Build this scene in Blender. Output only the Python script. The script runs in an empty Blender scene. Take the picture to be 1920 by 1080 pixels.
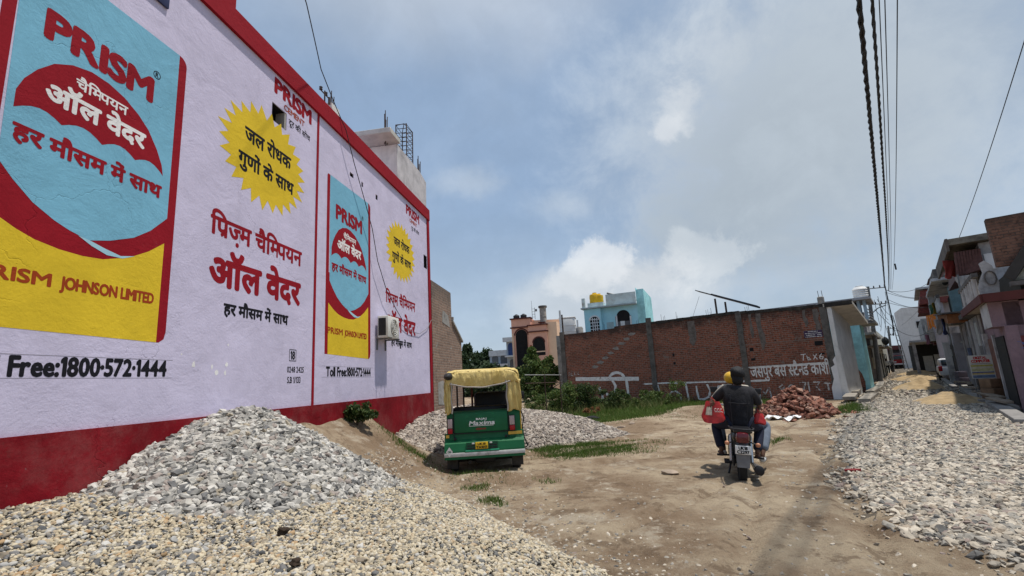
import bpy, bmesh, math, random
import numpy as np
from mathutils import Vector, Matrix, Euler
from mathutils.geometry import tessellate_polygon

R = math.radians
rng = random.Random(7)
nrng = np.random.default_rng(11)
SC = bpy.context.scene
COL = SC.collection

# ------------------------------------------------------------------ camera
F_PX, PITCH, ROLL, EYE = 900.0, R(10.9), R(3.3), 1.63
_F = np.array([0, math.cos(PITCH), math.sin(PITCH)])
_R0 = np.array([1.0, 0, 0]); _U0 = np.array([0, -math.sin(PITCH), math.cos(PITCH)])
_R = math.cos(ROLL) * _R0 - math.sin(ROLL) * _U0
_U = math.cos(ROLL) * _U0 + math.sin(ROLL) * _R0
cam = bpy.data.cameras.new('camera')
cam.sensor_fit = 'HORIZONTAL'; cam.sensor_width = 36.0
cam.lens = 36.0 * F_PX / 1920.0
cam.clip_start = 0.05; cam.clip_end = 5000
camo = bpy.data.objects.new('camera', cam); COL.objects.link(camo)
camo.matrix_world = Matrix(((_R[0], _U[0], -_F[0], 0), (_R[1], _U[1], -_F[1], 0), (_R[2], _U[2], -_F[2], EYE), (0, 0, 0, 1)))
SC.camera = camo

# ------------------------------------------------------------------ sun
SUN = Vector((0.283, -0.022, 1.0)).normalized()
sl = bpy.data.lights.new('sun', 'SUN'); sl.energy = 4.2; sl.angle = R(1.6); sl.color = (1.0, 0.955, 0.88)
so = bpy.data.objects.new('sun', sl); COL.objects.link(so); so.location = (0, 0, 60)
so.rotation_euler = (-SUN).to_track_quat('-Z', 'Y').to_euler()
SC.view_settings.view_transform = 'Standard'; SC.view_settings.look = 'None'
SC.view_settings.exposure = 0.06; SC.view_settings.gamma = 1.0

# ------------------------------------------------------------------ measuring helpers (metres from the photograph's perspective)
def ray(x, y): return (x - 960) / F_PX * _R + (540 - y) / F_PX * _U + _F
def gp(x, y, z=0.0):
    d = ray(x, y); k = (z - EYE) / d[2]
    return Vector((d[0] * k, d[1] * k, z))
def dp(x, y, depth):
    d = ray(x, y); k = depth / d[1]
    return Vector((d[0] * k, depth, EYE + d[2] * k))
SH = R(38.7)
TS = Vector((math.sin(SH), math.cos(SH), 0)); TN = Vector((math.cos(SH), -math.sin(SH), 0))
def st(s, t, z=0.0):
    v = TS * s + TN * t; v.z = z
    return v
STREET_ROT = R(90) - SH
MURAL_H = R(8.3)
MURAL_P0 = Vector((-2.9355, 11.0, 0)); MURAL_ROT = R(90) - MURAL_H
BW_ROT = -R(36.5)
BW_P0 = Vector((14.505, 21.861, 0)) - Vector((math.cos(BW_ROT), math.sin(BW_ROT), 0)) * 14.5
def on_plane(x, y, p0, rot):
    t = np.array([math.cos(rot), math.sin(rot)]); n = np.array([-math.sin(rot), math.cos(rot)])
    d = ray(x, y); k = np.dot(n, p0[:2]) / np.dot(n, d[:2])
    return float(np.dot(t, d[:2] * k - np.array(p0[:2]))), float(EYE + d[2] * k)
def mur(x, y): return on_plane(x, y, MURAL_P0, MURAL_ROT)
def bwl(x, y): return on_plane(x, y, BW_P0, BW_ROT)

# ------------------------------------------------------------------ node helpers
class NT:
    def __init__(s, tree): s.t = tree; s.n = tree.nodes; s.l = tree.links
    def new(s, kind, **kw):
        n = s.n.new(kind)
        for k, v in kw.items(): setattr(n, k, v)
        return n
    def link(s, a, b): s.l.new(a, b)
    def val(s, sock, v):
        if isinstance(v, bpy.types.NodeSocket): s.link(v, sock)
        else: sock.default_value = v
    def math(s, op, a, b=None, c=None, clamp=False):
        n = s.new('ShaderNodeMath', operation=op, use_clamp=clamp)
        s.val(n.inputs[0], a)
        if b is not None: s.val(n.inputs[1], b)
        if c is not None: s.val(n.inputs[2], c)
        return n.outputs[0]
    def vmath(s, op, a, b=None, scale=None):
        n = s.new('ShaderNodeVectorMath', operation=op)
        s.val(n.inputs[0], a)
        if b is not None: s.val(n.inputs[1], b)
        if scale is not None: s.val(n.inputs['Scale'], scale)
        return n.outputs['Value'] if op in ('DOT_PRODUCT', 'LENGTH', 'DISTANCE') else n.outputs['Vector']
    def mix(s, fac, a, b, blend='MIX'):
        n = s.new('ShaderNodeMix', data_type='RGBA', blend_type=blend)
        s.val(n.inputs[0], fac); s.val(n.inputs[6], a if isinstance(a, bpy.types.NodeSocket) else (*a[:3], 1)); s.val(n.inputs[7], b if isinstance(b, bpy.types.NodeSocket) else (*b[:3], 1))
        return n.outputs[2]
    def noise(s, vec, scale, detail=4, rough=0.55, w=None, dist=0.0):
        n = s.new('ShaderNodeTexNoise')
        if w is not None: n.noise_dimensions = '4D'; n.inputs['W'].default_value = w
        if vec is not None: s.link(vec, n.inputs['Vector'])
        n.inputs['Scale'].default_value = scale; n.inputs['Detail'].default_value = detail; n.inputs['Roughness'].default_value = rough
        n.inputs['Distortion'].default_value = dist
        return n.outputs[0]
    def ramp(s, fac, stops, interp='LINEAR'):
        n = s.new('ShaderNodeValToRGB'); r = n.color_ramp; r.interpolation = interp
        while len(r.elements) < len(stops): r.elements.new(0.5)
        for e, (p, c) in zip(r.elements, stops):
            e.position = p; e.color = (*c[:3], 1) if not isinstance(c, (int, float)) else (c, c, c, 1)
        s.val(n.inputs[0], fac)
        return n.outputs[0]
    def smooth(s, v, a, b, lo=0.0, hi=1.0):
        n = s.new('ShaderNodeMapRange', interpolation_type='SMOOTHSTEP')
        s.val(n.inputs[0], v); n.inputs[1].default_value = a; n.inputs[2].default_value = b; n.inputs[3].default_value = lo; n.inputs[4].default_value = hi
        return n.outputs[0]

# ------------------------------------------------------------------ world: clear sky with drifting cloud
world = bpy.data.worlds.new('World'); SC.world = world; world.use_nodes = True
w = NT(world.node_tree); w.n.clear()
wout = w.new('ShaderNodeOutputWorld'); wbg = w.new('ShaderNodeBackground')
sky = w.new('ShaderNodeTexSky', sky_type='NISHITA'); sky.sun_disc = False
sky.sun_elevation = math.asin(SUN.z); sky.sun_rotation = math.atan2(SUN.x, SUN.y)
sky.altitude = 200; sky.air_density = 1.0; sky.dust_density = 1.5; sky.ozone_density = 1.5
wdir = w.new('ShaderNodeTexCoord').outputs['Generated']
sep = w.new('ShaderNodeSeparateXYZ'); w.link(wdir, sep.inputs[0])
zc = w.math('ADD', w.math('MAXIMUM', sep.outputs[2], 0.0), 0.22)
pl = w.new('ShaderNodeCombineXYZ'); w.link(w.math('DIVIDE', sep.outputs[0], zc), pl.inputs[0]); w.link(w.math('DIVIDE', sep.outputs[1], zc), pl.inputs[1])
n_big = w.noise(pl.outputs[0], 1.3, 6, 0.55, dist=0.3)
n_puff = w.noise(wdir, 6.5, 9, 0.66, dist=0.2)
n_fine = w.noise(wdir, 16.0, 6, 0.6)
SKYBASE = w.mix(0.60, sky.outputs[0], (3.6, 4.95, 6.8))
haze_low = w.smooth(sep.outputs[2], 0.0, 0.40, 0.60, 0.0)
cur = w.mix(haze_low, SKYBASE, (4.8, 5.7, 6.6))
def cloud(px, py, rad, soft, amp, colr, k, noise, sy=1.0):
    """a cloud centred on one sky direction, its edge broken up by noise"""
    global cur
    c = Vector(ray(px, py)).normalized()
    d = w.vmath('SUBTRACT', wdir, tuple(c))
    d = w.vmath('MULTIPLY', d, (1, 1, 1.0 / sy))
    dist = w.vmath('LENGTH', d)
    e = w.math('ADD', w.math('SUBTRACT', rad, dist), w.math('MULTIPLY', w.math('SUBTRACT', noise, 0.5), amp))
    m = w.math('MULTIPLY', w.smooth(e, -soft, soft), k)
    cur = w.mix(m, cur, colr)
GREY = (4.7, 5.35, 6.0); LIGHT = (5.9, 6.5, 7.1); WHITE = (7.5, 7.8, 8.15); DARK = (3.7, 4.35, 5.0)
wide = w.smooth(n_big, 0.46, 0.80, 0.0, 0.25)
cur = w.mix(wide, cur, (5.6, 6.2, 6.9))
cloud(800, -200, 0.40, 0.18, 0.40, (5.9, 6.3, 6.8), 0.55, n_big, 0.42)
cloud(1420, 240, 0.27, 0.15, 0.50, (5.5, 6.15, 6.85), 0.75, n_puff)
cloud(1470, 330, 0.19, 0.10, 0.5, DARK, 0.62, n_puff)
cloud(1350, 420, 0.14, 0.08, 0.4, DARK, 0.45, n_puff, 0.6)
cloud(1290, 185, 0.045, 0.030, 0.26, WHITE, 0.45, n_puff)
cloud(1345, 85, 0.06, 0.05, 0.30, (6.5, 7.0, 7.5), 0.4, n_puff)
cloud(1262, 238, 0.020, 0.015, 0.12, WHITE, 0.6, n_fine)
cloud(1690, 120, 0.24, 0.16, 0.4, GREY, 0.65, n_puff)
cloud(1150, 560, 0.20, 0.06, 0.16, (5.9, 6.4, 6.9), 0.7, n_puff, 0.38)
cloud(1330, 478, 0.07, 0.022, 0.30, (6.3, 6.8, 7.25), 0.5, n_puff, 0.6)
cloud(1215, 522, 0.06, 0.028, 0.26, (6.9, 7.25, 7.6), 0.6, n_puff, 0.6)
cloud(1135, 492, 0.055, 0.020, 0.26, WHITE, 0.72, n_puff, 0.8)
cloud(1090, 530, 0.06, 0.02, 0.24, (6.9, 7.3, 7.7), 0.7, n_puff, 0.6)
cloud(880, 345, 0.05, 0.05, 0.16, LIGHT, 0.35, n_fine, 0.4)
cloud(1050, 385, 0.06, 0.06, 0.16, LIGHT, 0.3, n_fine, 0.4)
mott = w.math('ADD', w.math('MULTIPLY', w.smooth(n_puff, 0.36, 0.66), 0.08), 0.945)
mott = w.math('MULTIPLY', mott, w.math('ADD', w.math('MULTIPLY', w.smooth(n_big, 0.35, 0.7), 0.06), 0.965))
cur = w.vmath('SCALE', cur, scale=mott)
w.link(cur, wbg.inputs[0]); wbg.inputs[1].default_value = 0.104
w.link(wbg.outputs[0], wout.inputs[0])

# ------------------------------------------------------------------ numpy value noise
def vnoise(x, y, seed=0):
    x = np.asarray(x, float); y = np.asarray(y, float)
    xi = np.floor(x).astype(np.int64); yi = np.floor(y).astype(np.int64)
    fx = x - xi; fy = y - yi
    fx = fx * fx * (3 - 2 * fx); fy = fy * fy * (3 - 2 * fy)
    def h(a, b):
        n = (a * 374761393 + b * 668265263 + seed * 974711) & 0x7fffffff
        n = ((n ^ (n >> 13)) * 1274126177) & 0x7fffffff
        return ((n ^ (n >> 16)) & 0xffff) / 65535.0
    return (h(xi, yi) * (1 - fx) + h(xi + 1, yi) * fx) * (1 - fy) + (h(xi, yi + 1) * (1 - fx) + h(xi + 1, yi + 1) * fx) * fy
def fbm(x, y, oct=4, seed=0):
    v = 0; a = 0.5; f = 1.0
    for i in range(oct):
        v = v + a * (vnoise(x * f, y * f, seed + i) - 0.5); a *= 0.5; f *= 2.03
    return v
def sstep(a, b, x):
    t = np.clip((x - a) / (b - a), 0, 1); return t * t * (3 - 2 * t)
def to_st(x, y):
    return x * TS.x + y * TS.y, x * TN.x + y * TN.y
def poly_sdf(px, py, poly):
    """signed distance, positive inside"""
    px = np.asarray(px, float); py = np.asarray(py, float)
    d = np.full(px.shape, 1e9); ins = np.zeros(px.shape, bool)
    n = len(poly)
    for i in range(n):
        ax, ay = poly[i]; bx, by = poly[(i + 1) % n]
        ex, ey = bx - ax, by - ay
        t = np.clip(((px - ax) * ex + (py - ay) * ey) / (ex * ex + ey * ey), 0, 1)
        d = np.minimum(d, np.hypot(px - ax - t * ex, py - ay - t * ey))
        c = ((ay > py) != (by > py)) & (px < (bx - ax) * (py - ay) / ((by - ay) if by != ay else 1e-9) + ax)
        ins ^= c
    return np.where(ins, d, -d)
# ------------------------------------------------------------------ materials
MATS = {}
def principled(name, color, rough=0.8, metal=0.0, var=0.15, vscale=3.0, bump=0.0, bscale=40.0, tint=None, tscale=1.0, tcut=(0.5, 0.7), spec=0.3, streak=0.0):
    """worn surface: base colour, mottling, an optional second colour in patches, and bump"""
    if name in MATS: return MATS[name]
    m = bpy.data.materials.new(name); m.use_nodes = True; t = NT(m.node_tree)
    b = t.n['Principled BSDF']; co = t.new('ShaderNodeTexCoord').outputs['Object']
    c = color
    n1 = t.noise(co, vscale, 6, 0.65)
    c = t.mix(t.smooth(n1, 0.25, 0.75), tuple(v * (1 - var) for v in color), tuple(min(1, v * (1 + var)) for v in color))
    if tint is not None:
        n2 = t.noise(co, tscale, 7, 0.68, w=3.1)
        c = t.mix(t.smooth(n2, tcut[0], tcut[1]), c, tint)
    if streak:
        mp = t.new('ShaderNodeMapping'); mp.inputs['Scale'].default_value = (6, 6, 0.35); t.link(co, mp.inputs[0])
        n3 = t.noise(mp.outputs[0], 1.0, 5, 0.6, w=8.0)
        c = t.mix(t.smooth(n3, 0.5, 0.8, 0, streak), c, tuple(v * 0.35 for v in color))
    t.link(c, b.inputs['Base Color']) if isinstance(c, bpy.types.NodeSocket) else None
    b.inputs['Roughness'].default_value = rough; b.inputs['Metallic'].default_value = metal
    b.inputs['Specular IOR Level'].default_value = spec
    if bump:
        bp = t.new('ShaderNodeBump'); bp.inputs['Strength'].default_value = bump; bp.inputs['Distance'].default_value = 0.02
        t.link(t.noise(co, bscale, 6, 0.7), bp.inputs['Height']); t.link(bp.outputs[0], b.inputs['Normal'])
    MATS[name] = m
    return m
def brick_mat(name, c1, c2, mortar, scale=1.0, msize=0.012, bw=0.235, rh=0.083, bump=0.6, grime=(0.03, 0.028, 0.025), gtop=None, patch=None, gk=0.8):
    if name in MATS: return MATS[name]
    m = bpy.data.materials.new(name); m.use_nodes = True; t = NT(m.node_tree)
    b = t.n['Principled BSDF']; co = t.new('ShaderNodeTexCoord').outputs['Object']
    sp = t.new('ShaderNodeSeparateXYZ'); t.link(co, sp.inputs[0])
    wob = t.math('MULTIPLY', t.math('SUBTRACT', t.noise(co, 2.2, 3, 0.5), 0.5), 0.05)
    cb = t.new('ShaderNodeCombineXYZ'); t.link(t.math('ADD', sp.outputs[0], sp.outputs[1]), cb.inputs[0]); t.link(t.math('ADD', sp.outputs[2], wob), cb.inputs[1])
    br = t.new('ShaderNodeTexBrick'); t.link(cb.outputs[0], br.inputs['Vector'])
    br.inputs['Color1'].default_value = (*c1, 1); br.inputs['Color2'].default_value = (*c2, 1); br.inputs['Mortar'].default_value = (*mortar, 1)
    br.inputs['Scale'].default_value = scale; br.inputs['Mortar Size'].default_value = msize; br.inputs['Brick Width'].default_value = bw; br.inputs['Row Height'].default_value = rh
    br.inputs['Mortar Smooth'].default_value = 0.4; br.inputs['Bias'].default_value = -0.1
    c = br.outputs[0]
    nb = t.noise(cb.outputs[0], 5.0, 3, 0.6, w=2.0)
    c = t.mix(t.smooth(nb, 0.35, 0.7, 0, 0.55), c, tuple(v * 1.45 for v in c1))
    nd = t.noise(cb.outputs[0], 9.0, 2, 0.5, w=12.0)
    c = t.mix(t.smooth(nd, 0.56, 0.66, 0, 0.6), c, tuple(v * 0.45 for v in c2))
    n2 = t.noise(co, 0.8, 7, 0.7, w=1.0)
    c = t.mix(t.smooth(n2, 0.48, 0.72, 0, 0.55), c, tuple((a + g) / 2 for a, g in zip(c2, grime)))
    if gtop is not None:
        g = t.math('ADD', t.smooth(sp.outputs[2], gtop - 1.3, gtop, 0, 1), t.math('MULTIPLY', t.math('SUBTRACT', t.noise(co, 1.6, 6, 0.7, w=6.0), 0.5), 1.8))
        c = t.mix(t.smooth(g, 0.42, 1.05, 0, gk), c, grime)
    if patch is not None:
        n5 = t.noise(co, 2.6, 5, 0.6, w=4.0)
        c = t.mix(t.smooth(n5, 0.62, 0.68, 0, 0.7), c, patch)
    t.link(c, b.inputs['Base Color']); b.inputs['Roughness'].default_value = 0.93; b.inputs['Specular IOR Level'].default_value = 0.2
    bp = t.new('ShaderNodeBump'); bp.inputs['Strength'].default_value = bump; bp.inputs['Distance'].default_value = 0.015
    t.link(t.math('ADD', t.math('MULTIPLY', br.outputs['Fac'], -0.8), t.math('MULTIPLY', t.noise(co, 26, 5, 0.7), 0.7)), bp.inputs['Height']); t.link(bp.outputs[0], b.inputs['Normal'])
    MATS[name] = m
    return m
def P(name, *a, **k): return principled(name, *a, **k)

# ------------------------------------------------------------------ objects
def tag(o, label=None, cat=None, group=None, kind=None):
    if label: o['label'] = label
    if cat: o['category'] = cat
    if group: o['group'] = group
    if kind: o['kind'] = kind
    return o
def thing(name, label, cat, loc=(0, 0, 0), rot=0.0, group=None):
    o = bpy.data.objects.new(name, None); COL.objects.link(o); o.empty_display_size = 0.2
    o.location = loc; o.rotation_euler = rot if hasattr(rot, '__len__') else (0, 0, rot)
    return tag(o, label, cat, group)
def link_mesh(name, me, mat=None, parent=None):
    o = bpy.data.objects.new(name, me); COL.objects.link(o)
    if mat is not None:
        for mm in (mat if isinstance(mat, (list, tuple)) else [mat]): me.materials.append(mm)
    if parent is not None: o.parent = parent
    return o
class MB:
    """collects simple shapes; build() links them as ONE mesh object"""
    def __init__(s): s.v = []; s.f = []; s.m = []; s.sm = []
    def add(s, vs, fs, mi=0, smooth=False):
        k = len(s.v); s.v += [tuple(v) for v in vs]; s.f += [tuple(i + k for i in f) for f in fs]; s.m += [mi] * len(fs); s.sm += [smooth] * len(fs)
        return s
    def box(s, x0, x1, y0, y1, z0, z1, mi=0, M=None):
        vs = [Vector(p) for p in ((x0, y0, z0), (x1, y0, z0), (x1, y1, z0), (x0, y1, z0), (x0, y0, z1), (x1, y0, z1), (x1, y1, z1), (x0, y1, z1))]
        if M is not None: vs = [M @ v for v in vs]
        return s.add(vs, [(0, 3, 2, 1), (4, 5, 6, 7), (0, 1, 5, 4), (1, 2, 6, 5), (2, 3, 7, 6), (3, 0, 4, 7)], mi)
    def bbox(s, x0, x1, y0, y1, z0, z1, r=0.02, mi=0, seg=2, M=None):
        """box with rounded edges"""
        bm = bmesh.new(); bmesh.ops.create_cube(bm, size=1)
        for v in bm.verts: v.co = Vector(((x0 + x1) / 2 + v.co.x * (x1 - x0), (y0 + y1) / 2 + v.co.y * (y1 - y0), (z0 + z1) / 2 + v.co.z * (z1 - z0)))
        r = min(r, 0.49 * min(abs(x1 - x0), abs(y1 - y0), abs(z1 - z0)))
        bmesh.ops.bevel(bm, geom=bm.edges[:], offset=r, segments=seg, profile=0.5, affect='EDGES')
        bm.verts.index_update()
        vs = [(M @ v.co if M is not None else v.co.copy()) for v in bm.verts]
        fs = [[v.index for v in f.verts] for f in bm.faces]; bm.free()
        return s.add(vs, fs, mi, True)
    def prism(s, pts, a, b, axis='y', mi=0, M=None):
        """polygon (list of 2D) extruded from a to b along an axis"""
        def mk(p, t):
            q = {'y': (p[0], t, p[1]), 'x': (t, p[0], p[1]), 'z': (p[0], p[1], t)}[axis]
            return M @ Vector(q) if M is not None else Vector(q)
        n = len(pts); vs = [mk(p, a) for p in pts] + [mk(p, b) for p in pts]
        tri = tessellate_polygon([[Vector((p[0], p[1], 0)) for p in pts]])
        fs = [tuple(t) for t in tri] + [tuple(i + n for i in reversed(t)) for t in tri]
        fs += [(i, (i + 1) % n, n + (i + 1) % n, n + i) for i in range(n)]
        return s.add(vs, fs, mi)
    def flat(s, pts, y, mi=0):
        """flat polygon in the x-z plane at depth y (painted areas)"""
        tri = tessellate_polygon([[Vector((p[0], p[1], 0)) for p in pts]])
        return s.add([(p[0], y, p[1]) for p in pts], [tuple(t) for t in tri], mi)
    def quad(s, a, b, c, d, mi=0): return s.add([a, b, c, d], [(0, 1, 2, 3)], mi)
    def tube(s, path, r, n=8, mi=0, cap=True):
        path = [Vector(p) for p in path]; m = len(path)
        rr = r if hasattr(r, '__len__') else [r] * m
        up = None; vs = []
        for i, p in enumerate(path):
            t = (path[min(i + 1, m - 1)] - path[max(i - 1, 0)])
            if t.length < 1e-9: t = Vector((0, 0, 1))
            t.normalize()
            if up is None:
                up = Vector((0, 0, 1)) if abs(t.z) < 0.9 else Vector((1, 0, 0))
            u = (up - t * up.dot(t)).normalized(); up = u; v = t.cross(u)
            for k in range(n):
                a = 2 * math.pi * k / n; vs.append(p + (u * math.cos(a) + v * math.sin(a)) * rr[i])
        fs = [(i * n + k, i * n + (k + 1) % n, (i + 1) * n + (k + 1) % n, (i + 1) * n + k) for i in range(m - 1) for k in range(n)]
        if cap: fs += [tuple(range(n - 1, -1, -1)), tuple(range((m - 1) * n, m * n))]
        return s.add(vs, fs, mi, True)
    def lathe(s, prof, c=(0, 0, 0), n=16, mi=0, axis='z', M=None):
        """profile [(radius, height)] turned round an axis through c"""
        vs = []
        for r_, h in prof:
            for k in range(n):
                a = 2 * math.pi * k / n; x, y = r_ * math.cos(a), r_ * math.sin(a)
                q = {'z': (x, y, h), 'x': (h, x, y), 'y': (x, h, y)}[axis]
                q = Vector(q) + Vector(c)
                vs.append(M @ q if M is not None else q)
        m = len(prof)
        fs = [(i * n + k, i * n + (k + 1) % n, (i + 1) * n + (k + 1) % n, (i + 1) * n + k) for i in range(m - 1) for k in range(n)]
        fs += [tuple(range(n - 1, -1, -1)), tuple(range((m - 1) * n, m * n))]
        return s.add(vs, fs, mi, True)
    def blob(s, c, rx, ry, rz, seed=0, amp=0.2, mi=0, sub=2, M=None):
        bm = bmesh.new(); bmesh.ops.create_icosphere(bm, subdivisions=sub, radius=1)
        rr = random.Random(seed); ph = [rr.uniform(0, 6.3) for _ in range(6)]
        vs = []
        for v in bm.verts:
            p = v.co; k = 1 + amp * (math.sin(3 * p.x + ph[0]) * math.sin(3.3 * p.y + ph[1]) + 0.6 * math.sin(5 * p.z + ph[2] + 2 * p.x))
            q = Vector((c[0] + p.x * rx * k, c[1] + p.y * ry * k, c[2] + p.z * rz * k)); vs.append(M @ q if M is not None else q)
        bm.verts.index_update(); fs = [[v.index for v in f.verts] for f in bm.faces]; bm.free()
        return s.add(vs, fs, mi, True)
    def mesh(s, name):
        me = bpy.data.meshes.new(name); me.from_pydata(s.v, [], s.f)
        me.polygons.foreach_set('material_index', s.m); me.polygons.foreach_set('use_smooth', s.sm)
        me.update(); me.validate(verbose=False)
        return me
    def build(s, name, mat, parent=None):
        me = s.mesh(name)
        bm = bmesh.new(); bm.from_mesh(me); bmesh.ops.recalc_face_normals(bm, faces=bm.faces[:]); bm.to_mesh(me); bm.free()
        if any(s.sm):
            try: me.set_sharp_from_angle(angle=R(42))
            except Exception: pass
        return link_mesh(name, me, mat, parent)
def np_mesh(name, verts, faces, smooth=False):
    me = bpy.data.meshes.new(name); verts = np.asarray(verts, np.float32); faces = np.asarray(faces, np.int32)
    k = faces.shape[1]
    me.vertices.add(len(verts)); me.vertices.foreach_set('co', verts.ravel())
    me.loops.add(faces.size); me.loops.foreach_set('vertex_index', faces.ravel())
    me.polygons.add(len(faces)); me.polygons.foreach_set('loop_start', np.arange(0, faces.size, k, dtype=np.int32))
    try: me.polygons.foreach_set('loop_total', np.full(len(faces), k, np.int32))
    except Exception: pass
    me.polygons.foreach_set('use_smooth', np.full(len(faces), smooth, bool))
    me.update(calc_edges=True); me.validate()
    return me
def copy_tree(o, parent=None):
    c = o.copy(); COL.objects.link(c)
    if parent is not None: c.parent = parent
    for ch in list(o.children): copy_tree(ch, c)
    return c

# ------------------------------------------------------------------ painted lettering (glyph by glyph, laid flat on a wall plane)
GL = {}
def raw_glyph(body):
    if body in GL: return GL[body]
    cu = bpy.data.curves.new('glyph', 'FONT'); cu.body = body; cu.size = 1; cu.resolution_u = 3
    o = bpy.data.objects.new('glyph', cu); COL.objects.link(o)
    e = o.evaluated_get(bpy.context.evaluated_depsgraph_get())
    me = bpy.data.meshes.new_from_object(e)
    vs = [(v.co.x, v.co.y) for v in me.vertices]; fs = [tuple(p.vertices) for p in me.polygons]
    bpy.data.objects.remove(o); bpy.data.curves.remove(cu); bpy.data.meshes.remove(me)
    GL[body] = (vs, fs)
    return GL[body]
def clip_glyph(g, xcut):
    bm = bmesh.new(); vv = [bm.verts.new((x, y, 0)) for x, y in g[0]]
    for f in g[1]:
        try: bm.faces.new([vv[i] for i in f])
        except ValueError: pass
    bmesh.ops.bisect_plane(bm, geom=bm.verts[:] + bm.edges[:] + bm.faces[:], plane_co=(xcut, 0, 0), plane_no=(1, 0, 0), clear_outer=True)
    bm.verts.index_update(); r = ([(v.co.x, v.co.y) for v in bm.verts], [tuple(v.index for v in f.verts) for f in bm.faces]); bm.free()
    return r
HALF = {'म': 0.46, 'ज': 0.575, 'न': 0.42, 'स': 0.535}
MARKS = set('ुूेैंँृ़')
def shape(text):
    """[(glyph, x)] and total width; handles the left-hand i sign, half letters and the r stroke below"""
    out = []; x = 0.0; ch = list(text); i = 0; seq = []
    while i < len(ch):                       # split into clusters, moving the i sign to the front
        cl = [ch[i]]; i += 1
        while i < len(ch) and (ch[i] == '्' or ch[i] == '़' or (cl[-1] == '्' and '\u0915' <= ch[i] <= '\u0939')):
            cl.append(ch[i]); i += 1
        if i < len(ch) and ch[i] == 'ि': cl.insert(0, 'ि'); i += 1
        seq += cl
    k = 0
    while k < len(seq):
        c = seq[k]
        if c == ' ': x += 0.26; k += 1; continue
        g = raw_glyph(c); nxt = seq[k + 1] if k + 1 < len(seq) else ''
        w_ = max(v[0] for v in g[0]) if g[0] else 0.3
        ascii_ = ord(c) < 256
        if c == '1' and ascii_:
            g = ([(0.16, 0), (0.26, 0), (0.26, 0.682), (0.16, 0.682), (0.16, 0.56), (0.06, 0.5), (0.06, 0.6)], [(0, 1, 2, 3), (3, 6, 5, 4)]); adv = 0.33
        elif ascii_:
            lo = min(v[0] for v in g[0]); g = ([(v[0] - lo + 0.035, v[1]) for v in g[0]], g[1]); adv = w_ - lo + 0.085
        elif c in MARKS: adv = 0
        elif c == 'ि': adv = 0.259
        elif c in 'ाीोौॉ': adv = 0.259
        else: adv = w_ - 0.014
        nukta = (nxt == '़')
        hal = seq[k + 2] if nukta and k + 2 < len(seq) else nxt
        if hal == '्' and not ascii_:
            foll = seq[k + (3 if nukta else 2)] if k + (3 if nukta else 2) < len(seq) else ''
            if foll == 'र':                  # r stroke under the letter
                out.append((g, x))
                out.append((([(adv - 0.085, 0.20), (adv - 0.085, 0.29), (adv - 0.34, 0.06), (adv - 0.31, 0.0)], [(0, 1, 2, 3)]), x)); x += adv; k += 3; continue
            cut = HALF.get(c, adv - 0.12); g = clip_glyph(g, cut); out.append((g, x))
            if nukta: out.append((raw_glyph('़'), x + adv)); k += 1
            x += cut - 0.01; k += 2; continue
        out.append((g, x)); x += adv; k += 1
    return out, x
def lettering(text, x0, x1, z0, z1, y, mat, parent, bold=0.0, deva=None, name='lettering', slant=0.0):
    """fit a line of writing into x0..x1; z0 = foot of the letters, z1 = top of capitals or headline"""
    if deva is None: deva = any(ord(c) > 0x900 for c in text)
    gl, width = shape(text); H = 0.622 if deva else 0.682
    kx = (x1 - x0) / width; kz = (z1 - z0) / H; mb = MB()
    offs = [(0, 0)] if bold == 0 else [(0, 0)] + [(math.cos(a) * bold, math.sin(a) * bold) for a in [j * math.pi / 4 for j in range(8)]]
    for i, (g, gx) in enumerate(gl):
        for j, (ox, oz) in enumerate(offs):
            yy = y - 0.00004 * j - (0.0004 if i % 2 else 0.0)
            mb.add([(x0 + (gx + vx) * kx + ox + slant * (vy * kz), yy, z0 + vy * kz + oz) for vx, vy in g[0]], g[1])
    return link_mesh(name, mb.mesh(name), mat, parent)
def strokes(paths, width, y, mat, parent, name='lettering', wob=0.0, seed=1):
    """hand-brushed lines: each path a list of (x, z)"""
    rr = random.Random(seed); mb = MB()
    for pi_, path in enumerate(paths):
        pts = [Vector((p[0], p[1], 0)) for p in path]; fine = [pts[0]]
        for a, b in zip(pts, pts[1:]):
            m = max(1, int((b - a).length / (width * 1.2)))
            for q in range(1, m + 1): fine.append(a.lerp(b, q / m))
        L, Rr = [], []
        for i, p in enumerate(fine):
            t = (fine[min(i + 1, len(fine) - 1)] - fine[max(i - 1, 0)]).normalized(); n = Vector((-t.y, t.x, 0)); h = width / 2 * (1 + rr.uniform(-wob, wob))
            L.append(p + n * h); Rr.append(p - n * h)
        yy = y - 0.0004 * (pi_ % 5)
        vs = [(p.x, yy, p.y) for p in L] + [(p.x, yy, p.y) for p in Rr]; k = len(fine)
        mb.add(vs, [(i, i + 1, k + i + 1, k + i) for i in range(k - 1)])
    return link_mesh(name, mb.mesh(name), mat, parent)
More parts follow.
